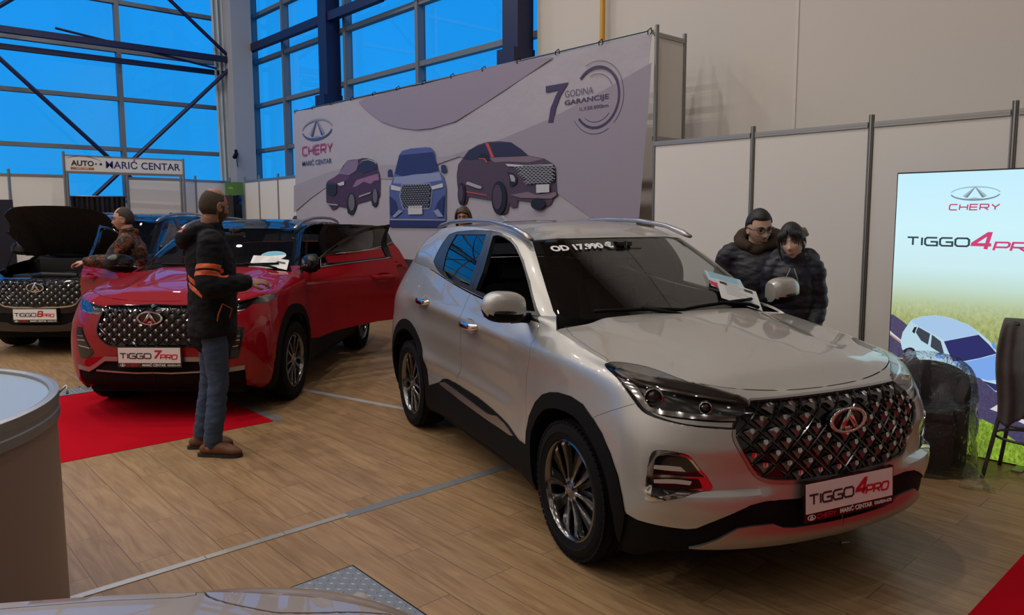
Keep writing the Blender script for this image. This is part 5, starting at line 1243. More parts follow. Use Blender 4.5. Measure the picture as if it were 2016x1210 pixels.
# ---------------------------------------------------------------- floor: tape, hatches, carpets
def slab(name, pts, h, m, label, cat, z=0., group=None):
    bm = bmesh.new(); add_prism(bm, pts, z + .0005, z + h); fix_normals(bm)
    return tag(obj(name, bm, m, None, 0), label, cat, group)
def rect(x0, x1, y0, y1): return [(x0, y0), (x1, y0), (x1, y1), (x0, y1)]
REDC = mat('red_carpet', (.44, .003, .012), .98, spec=.05, var=(120, .12), bump=(400, .4, .003))
TAPE = mat('grey_tape', (.17, .18, .19), .5, var=(9, .15)); STRIP = mat('aluminium_strip', (.52, .49, .43), .38, .6)
slab('floor_strip', rect(-3.69, -3.645, .35, 1.245), .004, STRIP, 'pale aluminium joint strip on the wood floor, end nearest the white counter', 'strip')
slab('floor_strip', rect(-3.69, -3.645, 1.25, 1.66), .004, STRIP, 'short middle length of the pale aluminium joint strip on the wood floor', 'strip')
slab('floor_strip', rect(-3.69, -3.645, 1.665, 2.04), .004, STRIP, 'pale aluminium joint strip on the floor, end that meets the grey tape', 'strip')
slab('floor_tape', rect(-3.70, -3.625, 2.03, 4.3), .002, TAPE, 'wide grey tape on the floor running under the silver car', 'tape')
slab('floor_tape', [(-6.75, 3.22), (-5.38, 3.57), (-3.5, 4.05), (-3.5, 4.11), (-5.39, 3.63), (-6.76, 3.29)], .002, mat('silver_tape', (.42, .42, .42), .4), 'silver tape on the floor between the red car and the silver car', 'tape')
slab('floor_tape', rect(-6.9, -5.78, 2.585, 2.66), .002, TAPE, 'grey tape along the right edge of the red carpet', 'tape')
slab('red_carpet', rect(-7.97, -5.80, -.9, 2.575), .003, REDC, 'red carpet lying in front of the red car', 'carpet')
slab('red_carpet', rect(-.93, 3.2, .8, 5.0), .003, REDC, 'red carpet in the bottom right corner, in front of the silver car', 'carpet')
def hatch(x0, x1, y0, y1, label):
    t = thing('floor_hatch', label, 'hatch', ((x0 + x1) / 2, (y0 + y1) / 2, 0)); hx, hy = (x1 - x0) / 2, (y1 - y0) / 2
    bm = bmesh.new(); add_box(bm, (0, 0, .0015), (2 * hx, 2 * hy, .003)); obj('rim', bm, BLACKP, t, 0)
    bm = bmesh.new(); add_box(bm, (0, 0, .002), (2 * hx - .016, 2 * hy - .016, .004))
    nx, ny = int(2 * hx / .036), int(2 * hy / .036)
    for i in range(nx):
        for j in range(ny):
            a = PI / 4 if (i + j) % 2 else -PI / 4
            c = Vector((-hx + .026 + .036 * i, -hy + .026 + .036 * j, .004))
            if abs(c.x) > hx - .02 or abs(c.y) > hy - .02: continue
            M = Matrix.Translation(c) @ Matrix.Rotation(a, 4, 'Z')
            p = [bm.verts.new(M @ Vector(q)) for q in ((-.014, 0, 0), (0, -.0045, 0), (.014, 0, 0), (0, .0045, 0), (-.006, 0, .002), (.006, 0, .002))]
            for f in ((0, 1, 4), (1, 5, 4), (1, 2, 5), (2, 3, 5), (3, 4, 5), (3, 0, 4)): bm.faces.new([p[k] for k in f])
    obj('checker_plate', bm, mat('checker_steel', (.30, .32, .34), .42, .6), t, 0)
    bm = bmesh.new(); add_box(bm, (-hx + .02, hy * .05, .0045), (.05, .012, .002)); obj('lift_slot', bm, BLACKP, t, 0)
hatch(-3.10, -2.15, .80, 1.75, 'grey checker plate floor hatch in the wood floor at the bottom edge')
hatch(-8.30, -7.98, 1.0, 2.30, 'grey checker plate floor hatch beyond the red carpet, by the red car')
t_ = thing('bolt', 'small steel bolt lying on the floor under the silver car nose', 'bolt', (-1.60, 3.73, 0), R(50))
_bm = bmesh.new(); add_lathe(_bm, [(.001, 0), (.011, 0), (.011, .008), (.001, .008)], 6); add_tube(_bm, [(0, 0, .008), (0, 0, .045)], .005, 8); bmesh.ops.transform(_bm, matrix=Matrix.Translation((0, 0, .011)) @ Matrix.Rotation(R(88), 4, 'Y'), verts=_bm.verts[:]); fix_normals(_bm); obj('shank', _bm, STRIP, t_)

# ---------------------------------------------------------------- exhibition wall: posts, boards, rails
TOPZ = 2.46
def post(x, y, z1, label, group='aluminium posts of the exhibition wall', z0=0.):
    bm = bmesh.new(); r = .022
    pts = []
    for k in range(8):
        a = PI / 8 + k * PI / 4
        # eight-sided extrusion with slots
        b0, b1 = a - .14, a + .14
        pts += [(r * math.cos(b0) * 1.04, r * math.sin(b0) * 1.04), (r * .72 * math.cos(b0 + .05), r * .72 * math.sin(b0 + .05)), (r * .72 * math.cos(b1 - .05), r * .72 * math.sin(b1 - .05)), (r * math.cos(b1) * 1.04, r * math.sin(b1) * 1.04)]
    add_prism(bm, pts, z0, z1, Matrix.Translation((x, y, 0))); fix_normals(bm)
    return tag(obj('panel_post', bm, ALU, None, 0), label, 'post', group)
def bay(p, q, label, group='white boards of the exhibition wall', z0=.04, z1=TOPZ, m=None, rail=True, low=True):
    """board between two post centres with its rails"""
    p, q = Vector((*p, 0)), Vector((*q, 0)); d = q - p; L = d.length; a = math.atan2(d.y, d.x); c = (p + q) / 2
    t = thing('exhibition_panel', label, 'panel', (c.x, c.y, 0), a, group)
    box('board', (0, 0, (z0 + z1) / 2), (L - .052, .006, z1 - z0 - .02), m or PANELM, t)
    if rail:
        bm = bmesh.new(); add_box(bm, (0, 0, z1 - .0225), (L - .052, .030, .045)); add_box(bm, (0, 0, z1 - .0225), (L - .052, .034, .006))
        obj('top_rail', bm, ALU, t, 0)
    if low:
        bm = bmesh.new(); add_box(bm, (0, 0, z0), (L - .052, .030, .045)); obj('bottom_rail', bm, ALU, t, 0)
    return t
YW = 6.5
xs_w = [-4.97, -3.78, -2.69, -1.66, -.63, .40, 1.43, 2.46]
names_w = ['at the corner of the tall banner', 'behind the couple, left of them', 'between the couple and the light box', 'behind the light box', 'past the light box', 'past the light box, second', 'past the light box, third', 'at the end of the wall']
for i, x in enumerate(xs_w):
    if i and x < 0: post(x, YW, TOPZ + .06, 'aluminium wall post ' + names_w[i])
for i in range(len(xs_w) - 1):
    if xs_w[i] < 0: bay((xs_w[i], YW), (xs_w[i + 1], YW), ['white board right of the tall banner, behind the silver car', 'white board behind the couple', 'white board left of the light box', 'white board behind the light box', 'white board at the right picture edge', '', ''][i])
# tall box that carries the banner
post(-4.93, YW + .01, 3.66, 'tall aluminium corner post at the right end of the banner', None)
post(-4.97, 7.06, 3.66, 'tall aluminium post at the back of the box beside the banner', None, 2.46)
bay((-4.97, YW), (-4.97, 7.06), 'upper white side board of the box beside the banner', None, 2.50, 3.60)
for k in range(7):
    x = -4.97 - 1.19 * (k + 1)
    post(x, YW + .045, 3.56, 'aluminium post hidden behind the banner', 'posts behind the banner')
bm_ = bmesh.new(); add_box(bm_, (-9.14, YW + .055, 3.61), (8.25, .03, .045)); tag(obj('banner_rail', bm_, ALU, None, 0), 'long aluminium rail along the top of the big banner', 'rail')
# left part: boards towards the pillar, the dealer stand
pp = [(-13.42, 6.62), (-14.45, 6.70), (-15.45, 6.74), (-16.35, 6.80)]
for i in range(3):
    bay(pp[i], pp[i + 1], ['white board left of the banner, by its edge', 'second white board left of the banner', 'white board left of the banner, nearest the pillar'][i])
for i, q in enumerate(pp[1:]): post(q[0], q[1], TOPZ + .07, ['aluminium post between the two white boards left of the banner', 'second aluminium post left of the banner', 'aluminium post by the green poster'][i])
lp = [(-16.15, 2.38), (-16.12, 3.30), (-16.2, 4.36), (-16.25, 5.40), (-16.55, 5.80), (-16.75, 6.62)]
for i, q in enumerate(lp): post(q[0], q[1], TOPZ + .08, ['aluminium post at the left picture edge', 'aluminium post left of the black drape', 'bright aluminium post right of the black drape', 'aluminium post behind the man in the black jacket', 'thick aluminium post right of the angled board', 'aluminium post beside the dark screen'][i])
bay(lp[0], lp[1], 'white board left of the black drape'); bay(lp[2], lp[3], 'white board right of the black drape, under the sign'); bay(lp[3], lp[4], 'narrow angled white board behind the black jacket'); bay(lp[4], lp[5], 'grey-white board above the dark screen, behind the man')
bay((-16.18, 1.3), lp[0], 'white board at the far left edge')
for (x, y) in ((-15.35, 3.10), (-15.35, 5.16)): post(x, y, 2.84 if y < 4 else 2.80, 'aluminium post carrying the dealer sign at its %s end' % ('left' if y < 4 else 'right'), None)
sg = thing('dealer_sign', 'white overhead sign with dark blue lettering above the black drape', 'sign', (-15.35, 4.13, 2.46))
box('sign_board', (0, 0, .165), (.012, 2.02, .27), PANELM, sg)
bm_ = bmesh.new(); add_box(bm_, (0, 0, .015), (.032, 2.02, .045)); add_box(bm_, (0, 0, .315), (.032, 2.02, .02)); obj('frame', bm_, ALU, sg, 0)
MS = Matrix(((0, 0, 1, .0075), (1, 0, 0, 0), (0, 1, 0, 0), (0, 0, 0, 1)))
SIGNBLUE = mat('sign_blue', (.012, .025, .16), .5)
bm_ = bmesh.new(); merge(bm_, text_bm('MARI\u0106 CENTAR', .185, .001, .0022), MS @ Matrix.Translation((.30, .165, 0))); obj('lettering', bm_, SIGNBLUE, sg, 0)
bm_ = bmesh.new(); merge(bm_, text_bm('AUTO', .13, .001, .004), MS @ Matrix.Translation((-.73, .175, 0)))
for k in range(24):
    a0, a1 = k / 24, (k + 1) / 24; f = lambda a: (-.98 + .55 * a, .225 + .085 * math.sin(PI * min(1, a * .9 + .1)) ** .8)
    (xa, ya), (xb, yb) = f(a0), f(a1); th = .008 * math.sin(PI * (a0 + .02))
    add_prism(bm_, [(xa, ya - th), (xb, yb - th), (xb, yb + .004), (xa, ya + .004)], 0, .001, MS)
for q in (-.515, -.445, -.425): add_box(bm_, (.008, q, .175), (.001, .022, .035)); 
obj('emblem_lettering', bm_, INKK if 'ink_black' in MATS else mat('ink_black', (.02, .02, .022), .4), sg, 0)
bm_ = bmesh.new(); add_prism(bm_, [(-.93, .065), (-.55, .065), (-.55, .108), (-.93, .108)], 0, .001, MS); fix_normals(bm_); bar_ = obj('emblem_bar', bm_, mat('sign_orange', (.45, .14, .05), .5), sg, 0)
bm_ = bmesh.new(); merge(bm_, text_bm('EXPO 2024', .042, .0006, .001), MS @ Matrix.Translation((-.74, .087, .001))); obj('lettering', bm_, mat('sign_cream', (.7, .6, .5), .5), bar_, 0)
# black drape, dark screen, green poster, far-left display
bm_ = bmesh.new(); N = 72; vv = []
for i in range(N + 1):
    y = 3.36 + .96 * i / N; x = -16.28 + .028 * math.sin(i * .95) + .012 * math.sin(i * 2.3); vv.append([bm_.verts.new((x, y, z)) for z in (.03, 1.0, 2.06)])
for i in range(N):
    for j in range(2): bm_.faces.new((vv[i][j], vv[i + 1][j], vv[i + 1][j + 1], vv[i][j + 1]))
thicken(bm_, .004); dr_ = thing('drape', 'black pleated drape under the dealer sign', 'curtain', (0, 0, 0)); obj('cloth', bm_, mat('black_drape', (.012, .010, .018), .8), dr_, 60)
bm_ = bmesh.new(); add_tube(bm_, [(-16.28, 3.32, 2.07), (-16.28, 4.36, 2.07)], .014, 8); obj('curtain_rod', bm_, ALU, dr_)
sc_ = thing('display_screen', 'dark screen on the panel behind the man in the black jacket', 'screen', (-16.58, 6.60, 0), R(8)); box('screen_panel', (0, .0, 1.86), (.05, .42, .56), PIANO if 'gloss_black' in MATS else mat('gloss_black', (.006, .006, .007), .12, coat=.6), sc_, bev=.005); box('stand', (-.03, 0, .8), (.04, .10, 1.6), MATS['gloss_black'], sc_)
gp_ = thing('poster', 'small green poster above the dark screen near the pillar', 'poster', (-16.56, 6.64, 2.15)); box('sheet', (0, 0, .14), (.006, .40, .28), mat('poster_green', (.10, .22, .035), .5), gp_)
bm_ = bmesh.new(); merge(bm_, text_bm('info', .07, .0006), Matrix.Translation((.004, -.08, .15)) @ Matrix(((0, 0, 1, 0), (1, 0, 0, 0), (0, 1, 0, 0), (0, 0, 0, 1)))); obj('lettering', bm_, mat('poster_pale', (.5, .6, .45), .5), gp_, 0)

# ---------------------------------------------------------------- the banner
def print_poly(P, layer, y, base=0.):
    """flat print on a plane facing -y"""
    bm = bmesh.new(); vs = [bm.verts.new((x, y - .0012 * layer, z)) for x, z in P]
    es = [bm.edges.new((vs[i], vs[(i + 1) % len(vs)])) for i in range(len(vs))]
    r = bmesh.ops.triangle_fill(bm, use_beauty=True, use_dissolve=False, edges=es)
    for f in bm.faces:
        if f.normal.y > 0: f.normal_flip()
    return bm
BY = 6.46
bn = thing('banner', 'large lilac car banner with three printed cars and a 7 year warranty mark', 'banner', (0, 0, 0))
bm_ = bmesh.new(); nu, nv_ = 80, 24; gv = []
for i in range(nu + 1):
    row = []
    for j in range(nv_ + 1):
        u, v = i / nu, j / nv_; zt = 3.584 + (3.547 - 3.584) * u + .02; zb = 1.02
        z = zb + (zt - zb) * v; xl = -13.18 - .05 * (1 - v); xr = -4.962 - .20 * (1 - v) ** .8
        x = xl + (xr - xl) * u
        y = BY + .004 * math.sin(u * 60 + 3 * v) * (v ** 3) + .004 * math.sin(9 * u + 5 * v)
        row.append(bm_.verts.new((x, y, z)))
    gv.append(row)
for i in range(nu):
    for j in range(nv_): bm_.faces.new((gv[i][j], gv[i + 1][j], gv[i + 1][j + 1], gv[i][j + 1]))
thicken(bm_, .003)
BANM = mat('banner_vinyl', (.40, .37, .415), .42, var=(.35, .06), bump=(2.2, .35, .05))
obj('vinyl_sheet', bm_, BANM, bn, 60)
def pm(name, col, rough=.42): return mat('print_' + name, col, rough)
BPY = BY - .010
def prints(parent, src, y, items, nm):
    for layer, (k, m) in enumerate(items): obj(nm[k] if isinstance(nm, dict) and k in nm else (nm if isinstance(nm, str) else 'print'), print_poly(src[k], layer, y), m, parent, 0)
sweep = pm('lilac_shade', (0.274, 0.232, 0.299)); sweep2 = pm('lilac_mid', (0.299, 0.261, 0.320)); sweep3 = pm('lilac_soft', (0.332, 0.299, 0.349))
prints(bn, BAN, BPY, [('sweep_low', sweep3), ('sweep_right', sweep2), ('sweep_dark', sweep)], 'printed_sweep')
DK = pm('near_black', (.012, .010, .018)); PLUM = pm('plum', (.055, .022, .06)); PLUML = pm('plum_light', (.26, .13, .24)); GL = pm('glass_dark', (.025, .02, .05)); CHR = pm('chrome_grey', (.36, .36, .40)); WH = pm('white', (.52, .52, .54))
prints(bn, BAN, BPY - .006, [('a_body', PLUM), ('a_hood', pm('plum_mid', (.10, .04, .10))), ('a_shine', PLUML), ('a_chrome', CHR), ('a_glass', GL), ('a_wind', pm('glass_pale', (.20, .15, .24))), ('a_wheel1', DK), ('a_wheel2', DK), ('a_rim1', pm('rim_grey', (.13, .12, .15))), ('a_rim2', MATS['print_rim_grey']), ('a_grille', DK), ('a_lamp', WH), ('a_sill', CHR), ('a_bump', CHR)], 'printed_car')
BL = pm('blue_car', (.075, .105, .30)); BLL = pm('blue_light', (.24, .28, .46)); BLD = pm('blue_dark', (.022, .030, .12))
prints(bn, BAN, BPY - .006, [('b_body', BL), ('b_shine', BLL), ('b_wind', BLD), ('b_mir1', BLD), ('b_mir2', BLD), ('b_gframe', BLL), ('b_grille', DK), ('b_lamp1', WH), ('b_lamp2', WH), ('b_low', BLD), ('b_line', CHR), ('b_vent1', BLD), ('b_vent2', BLD), ('b_fin1', BLL), ('b_fin2', BLL), ('b_plate', WH)], 'printed_car')
PL3 = pm('mauve_car', (.075, .045, .07)); PL3L = pm('mauve_light', (.20, .14, .18)); RD = pm('red_accent', (.50, .07, .06))
prints(bn, BAN, BPY - .006, [('c_body', PL3), ('c_shine', PL3L), ('c_glass', GL), ('c_wind', GL), ('c_red1', RD), ('c_mir', DK), ('c_red3', RD), ('c_red2', RD), ('c_low', PL3L), ('c_grille', DK), ('c_lamp', DK), ('c_lampin', CHR), ('c_drl', WH), ('c_chrome', CHR), ('c_panel', CHR), ('c_wheel1', DK), ('c_wheel2', DK), ('c_wheel3', DK), ('c_rim1', PL3), ('c_rim2', PL3), ('c_plate', WH)], 'printed_car')
def band_pts(bm, P, w, y):
    for i in range(len(P) - 1):
        a, b = Vector(P[i]), Vector(P[i + 1]); d = (b - a).normalized(); n = Vector((-d.y, d.x)) * w / 2
        q = [a + n, b + n, b - n, a - n]; vs = [bm.verts.new((p.x, y, p.y)) for p in q]; f = bm.faces.new(vs); f.normal_update()
        if f.normal.y > 0: f.normal_flip()
def ring_arc(bm, c, r, a0, a1, w, y, n=48):
    band_pts(bm, [(c[0] + r * math.cos(R(a0 + (a1 - a0) * i / n)), c[1] + r * math.sin(R(a0 + (a1 - a0) * i / n))) for i in range(n + 1)], w, y)
# grille patterns of the printed cars
for (c0, c1, z0, z1, k) in ((min(p[0] for p in BAN['b_grille']), max(p[0] for p in BAN['b_grille']), min(p[1] for p in BAN['b_grille']), max(p[1] for p in BAN['b_grille']), 'b_grille'), (min(p[0] for p in BAN['c_grille']), max(p[0] for p in BAN['c_grille']), min(p[1] for p in BAN['c_grille']), max(p[1] for p in BAN['c_grille']), 'c_grille')):
    nn = 12 if k == 'b_grille' else 10; bm_ = bmesh.new()
    for i in range(nn):
        for j in range(11):
            x, z = c0 + (c1 - c0) * (i + .5 + .5 * (j % 2)) / nn, z0 + (z1 - z0) * (j + .5) / 11
            if in_poly((x, z), BAN[k]):
                if k == 'b_grille': band_pts(bm_, [(x - .02, z + .008), (x, z - .008), (x + .02, z + .008)], .010, BPY - .028)
                else: band_pts(bm_, [(x - .045, z), (x - .02, z + .014), (x + .02, z + .014), (x + .045, z)], .009, BPY - .034)
    obj('printed_grille', bm_, CHR, bn, 0)
bm_ = bmesh.new()
MB = Matrix(((1, 0, 0, 0), (0, 0, -1, BPY - .030), (0, 1, 0, 0), (0, 0, 0, 1)))
for (x, z, w) in ((-10.55, 2.60, .26), (-7.20, 2.40, .24)): pass
VI = pm('violet_ink', (.055, .035, .095)); TX = 'lettering'
obj('numeral', print_poly(BAN['seven'], 3, BPY), VI, bn, 0)
C0 = (-5.713, 3.003)
for (r_, a0_, a1_, w_) in ((.334, 136, -141, .030), (.398, 114, -49, .006), (.402, -146, -62, .006), (.258, 112, 25, .006), (.27, -128, -44, .006)):
    bm_ = bmesh.new(); ring_arc(bm_, C0, r_, a0_, a1_, w_, BPY - .004); obj('printed_ring', bm_, VI, bn, 0)
MT = lambda x, z: Matrix(((1, 0, 0, x), (0, 0, -1, BPY - .004), (0, 1, 0, z), (0, 0, 0, 1)))
def fit_text(s, x0, x1, zc, h, bold, m, parent, MTf=None, nm='lettering'):
    bm = text_bm(s, 1., 0., bold); xs = [v.co.x for v in bm.verts]; ys = [v.co.y for v in bm.verts]
    bmesh.ops.translate(bm, vec=(-(min(xs) + max(xs)) / 2, -(min(ys) + max(ys)) / 2, 0), verts=bm.verts[:])
    bmesh.ops.scale(bm, vec=((x1 - x0) / (max(xs) - min(xs)), h / (max(ys) - min(ys)), 1), verts=bm.verts[:])
    bmesh.ops.transform(bm, matrix=(MTf or MT)((x0 + x1) / 2, zc), verts=bm.verts[:])
    for f in bm.faces:
        f.normal_update()
        if f.normal.y > 0: f.normal_flip()
    return obj(nm, bm, m, parent, 0)
fit_text('GODINA', -6.197, -5.758, 3.094, .074, -.012, VI, bn); fit_text('GARANCIJE', -6.203, -5.525, 2.988, .072, .022, VI, bn); fit_text('ILI', -5.961, -5.885, 2.898, .036, -.012, VI, bn); fit_text('150.000km', -5.872, -5.53, 2.899, .040, .012, VI, bn)

def oval_logo(cx, cz, w, h, y, cols, parent):
    """flat printed badge: broken oval ring and peaked A, dark underside and light top"""
    bm = bmesh.new(); n = 60
    for (a0, a1, tw) in ((8, 172, .055), (188, 352, .075)):
        for i in range(n):
            b0, b1 = R(a0 + (a1 - a0) * i / n), R(a0 + (a1 - a0) * (i + 1) / n)
            k = tw * w * (math.sin(PI * (i + .5) / n) * .6 + .4)
            q = [(w / 2 * math.cos(b0), h / 2 * math.sin(b0)), (w / 2 * math.cos(b1), h / 2 * math.sin(b1)), ((w / 2 - k) * math.cos(b1), (h / 2 - k * .5) * math.sin(b1)), ((w / 2 - k) * math.cos(b0), (h / 2 - k * .5) * math.sin(b0))]
            f = bm.faces.new([bm.verts.new((cx + x, y, cz + z)) for x, z in q]); f.material_index = 0 if a0 > 100 else 1
    for s in (-1, 1):
        for (q, mi) in (([(0, h * .44), (s * w * .20, -h * .26), (s * w * .245, -h * .17), (0, h * .50)], 1), ([(0, h * .40), (s * w * .145, -h * .30), (s * w * .20, -h * .26), (0, h * .44)], 0)):
            f = bm.faces.new([bm.verts.new((cx + x, y - .0008, cz + z)) for x, z in q]); f.material_index = mi
    f = bm.faces.new([bm.verts.new((cx + x, y - .0008, cz + z)) for x, z in ((-w * .14, -h * .36), (0, -h * .27), (w * .14, -h * .36), (0, -h * .40))]); f.material_index = 1
    bm.normal_update()
    for f in bm.faces:
        if f.normal.y > 0: f.normal_flip()
    return obj('printed_badge', bm, cols, parent, 0)
oval_logo(-12.28, 3.20, 1.11, .375, BPY - .004, [pm('badge_blue', (.06, .07, .20)), pm('badge_grey', (.22, .23, .32))], bn)
bm_ = bmesh.new(); hC = .145; wC = .95 / glyph_width('CHERY', 1, .14, 1.28) * 1.13
_w = glyph_width('CHERY', hC, .06, 1.2); glyphs(bm_, 'CHERY', hC, .032, .06, Matrix.Translation((-12.30 - .55, BPY - .003, 2.783)) @ Matrix.Rotation(PI / 2, 4, 'X') @ Matrix.Diagonal((1.10 / _w, 1, 1, 1)), 0, .001, .05, 0, 0., 1.2)
obj('lettering', bm_, pm('magenta_ink', (.36, .05, .16)), bn, 0)
fit_text('MARI\u0106 CENTAR', -12.87, -11.775, 2.648, .118, .01, pm('navy_ink', (.045, .05, .14)), bn)
for k in range(13):
    x = -13.1 + 8.1 * k / 12; bm_ = bmesh.new(); add_tube(bm_, [(x, BY - .012, 3.565), (x + .01, BY - .03, 3.60), (x + .015, BY + .02, 3.635), (x, BY + .055, 3.60), (x, BY + .01, 3.56)], .006, 6); obj('tie_cord', bm_, BLACKP, bn)
bm_ = bmesh.new(); add_tube(bm_, [(-13.15, BY - .005, 3.60), (-9, BY - .005, 3.585), (-5.05, BY - .005, 3.60), (-5.0, BY - .01, 3.60)], .005, 6); obj('rope', bm_, BLACKP, bn)

# ---------------------------------------------------------------- light box
def emis(name, col, s=1.):
    m = bpy.data.materials.new(name); m.use_nodes = True; nt = m.node_tree; nt.nodes.clear(); o = nt.nodes.new('ShaderNodeOutputMaterial'); e = nt.nodes.new('ShaderNodeEmission')
    e.inputs[0].default_value = (*col, 1); e.inputs[1].default_value = s; nt.links.new(e.outputs[0], o.inputs[0]); MATS[name] = m; return m
def meadow(name, stops, scale, amt, z0, z1, s=1., flowers=None):
    """printed meadow: colour by height broken up by noise, lit from behind"""
    m = emis(name, (1, 1, 1), s); nt = m.node_tree; L = nt.links; e = [n for n in nt.nodes if n.type == 'EMISSION'][0]
    tc = nt.nodes.new('ShaderNodeTexCoord'); sp = nt.nodes.new('ShaderNodeSeparateXYZ'); L.new(tc.outputs['Object'], sp.inputs[0])
    mr = nt.nodes.new('ShaderNodeMapRange'); mr.inputs['From Min'].default_value = z0; mr.inputs['From Max'].default_value = z1; L.new(sp.outputs['Z'], mr.inputs[0])
    rp = nt.nodes.new('ShaderNodeValToRGB'); L.new(mr.outputs[0], rp.inputs[0]); rp.color_ramp.elements.remove(rp.color_ramp.elements[1])
    for i, (p, c) in enumerate(stops):
        el = rp.color_ramp.elements[0] if i == 0 else rp.color_ramp.elements.new(p); el.position = p; el.color = (*c, 1)
    mp = nt.nodes.new('ShaderNodeMapping'); mp.inputs['Scale'].default_value = (scale, 1, scale * .6); L.new(tc.outputs['Object'], mp.inputs[0])
    nz = nt.nodes.new('ShaderNodeTexNoise'); nz.inputs['Scale'].default_value = 1; nz.inputs['Detail'].default_value = 8; nz.inputs['Roughness'].default_value = .75; L.new(mp.outputs[0], nz.inputs['Vector'])
    n2 = nt.nodes.new('ShaderNodeMapRange'); n2.inputs['From Min'].default_value = .3; n2.inputs['From Max'].default_value = .7; n2.inputs['To Min'].default_value = 1 - amt; n2.inputs['To Max'].default_value = 1 + amt; L.new(nz.outputs['Fac'], n2.inputs[0])
    # the noise fades out upwards into the mist
    fd = nt.nodes.new('ShaderNodeMapRange'); fd.inputs['From Min'].default_value = z0 + (z1 - z0) * .55; fd.inputs['From Max'].default_value = z0 + (z1 - z0) * .30; L.new(sp.outputs['Z'], fd.inputs[0])
    mm = nt.nodes.new('ShaderNodeMixRGB'); mm.inputs[1].default_value = (1, 1, 1, 1); L.new(fd.outputs[0], mm.inputs[0]); L.new(n2.outputs[0], mm.inputs[2])
    mx = nt.nodes.new('ShaderNodeMixRGB'); mx.blend_type = 'MULTIPLY'; mx.inputs[0].default_value = 1; L.new(rp.outputs[0], mx.inputs[1]); L.new(mm.outputs[0], mx.inputs[2])
    L.new(mx.outputs[0], e.inputs[0]); return m
lbx = thing('light_box', 'glowing upright light box showing a white SUV on a country road', 'light box', (0, 0, 0))
LX0, LX1, LY = -2.20, -1.18, 5.80
bm_ = bmesh.new(); add_box(bm_, ((LX0 + LX1) / 2, LY + .055, 1.0), (LX1 - LX0, .10, 1.99)); obj('box_frame', bm_, mat('frame_dark', (.03, .03, .03), .4), lbx, 0)
SKYP = meadow('lightbox_picture', [(0., (.16, .24, .05)), (.36, (.24, .30, .09)), (.47, (.38, .42, .17)), (.53, (.46, .55, .33)), (.59, (.54, .72, .62)), (.66, (.60, .84, .88)), (.80, (.62, .90, .97)), (1., (.56, .86, 1.0))], 46, .95, 0., 2., 1.0)
bm_ = bmesh.new(); bm_.faces.new([bm_.verts.new(p) for p in ((LX0 + .008, LY, .012), (LX1 - .008, LY, .012), (LX1 - .008, LY, 1.985), (LX0 + .008, LY, 1.985))]); obj('lit_picture', bm_, SKYP, lbx, 0)
EM = lambda n, c: MATS.get('lit_' + n) or emis('lit_' + n, c)
LYP = LY - .0015
road_m = meadow('lit_road', [(0., (.06, .05, .12)), (1., (.16, .13, .22))], 90, .35, 0, 4.)
clipx = lambda P: [(min(max(x, LX0 + .008), LX1 - .008), max(z, .012)) for x, z in P]
for layer, (k, m) in enumerate([('road', road_m), ('road_line1', EM('line', (.65, .62, .66))), ('road_line2', EM('line_y', (.45, .30, .16))), ('lane1', EM('line', (.65, .62, .66))), ('lane2', EM('line', (1, 1, 1))), ('grass_fore', meadow('lit_grass', [(0., (.20, .32, .03)), (1., (.30, .45, .06))], 55, .8, 0, 6.))]):
    obj('printed_road' if 'grass' not in k else 'printed_grass', print_poly(clipx(LBX[k]), layer, LYP), m, lbx, 0)
W1, W2 = EM('car_white', (.46, .66, .78)), EM('car_blue', (.14, .30, .80))
for layer, (k, m) in enumerate([('body', W1), ('arch', EM('dark', (.02, .02, .03))), ('wheel', EM('dark', (.02, .02, .03))), ('rim', EM('rim', (.12, .11, .15))), ('hood', EM('hood', (.20, .38, .82))), ('roof', EM('roof', (.38, .56, .80))), ('wind', EM('wind', (.030, .032, .14))), ('g0', EM('dark', (0, 0, 0))), ('g1', EM('gl', (.05, .06, .08))), ('g2', EM('gl', (.05, .06, .08))), ('mirror', W2), ('mirror2', W2), ('grille', EM('grille', (.03, .035, .12)))]):
    obj('printed_car', print_poly(LBX[k], layer, LYP - .008), m, lbx, 0)
oval_logo(-1.685, 1.833, .305, .098, LYP - .003, [EM('badge_dark', (.18, .26, .32)), EM('badge_mid', (.36, .48, .55))], lbx)
def flat_glyphs(s, x0, x1, z0, h, w, gap, y, m, parent, shear=0., wide=1.):
    bm = bmesh.new(); tw = glyph_width(s, h, gap, wide)
    glyphs(bm, s, h, w, gap, Matrix.Translation((x0, y, z0)) @ Matrix.Rotation(PI / 2, 4, 'X') @ Matrix.Diagonal(((x1 - x0) / tw, 1, 1, 1)), 0, .0008, shear, 0, 0., wide)
    return obj('lettering', bm, m, parent, 0)
flat_glyphs('CHERY', -1.839, -1.537, 1.722, .037, .008, .014, LYP - .003, EM('crimson', (.50, .06, .14)), lbx, .08, 1.25)
flat_glyphs('TIGGO', -2.103, -1.700, 1.471, .055, .012, .014, LYP - .003, EM('ink', (.035, .06, .075)), lbx, 0, 1.2)
flat_glyphs('4', -1.685, -1.572, 1.455, .088, .022, 0, LYP - .003, EM('pink', (.62, .06, .18)), lbx, .2, 1.)
flat_glyphs('PRO', -1.553, -1.262, 1.449, .054, .012, .014, LYP - .003, EM('pink', (.62, .06, .18)), lbx, .2, 1.1)
for x in (LX0 + .12, LX1 - .12): box('foot', (x, LY + .055, .006), (.06, .42, .012), ALU, lbx)
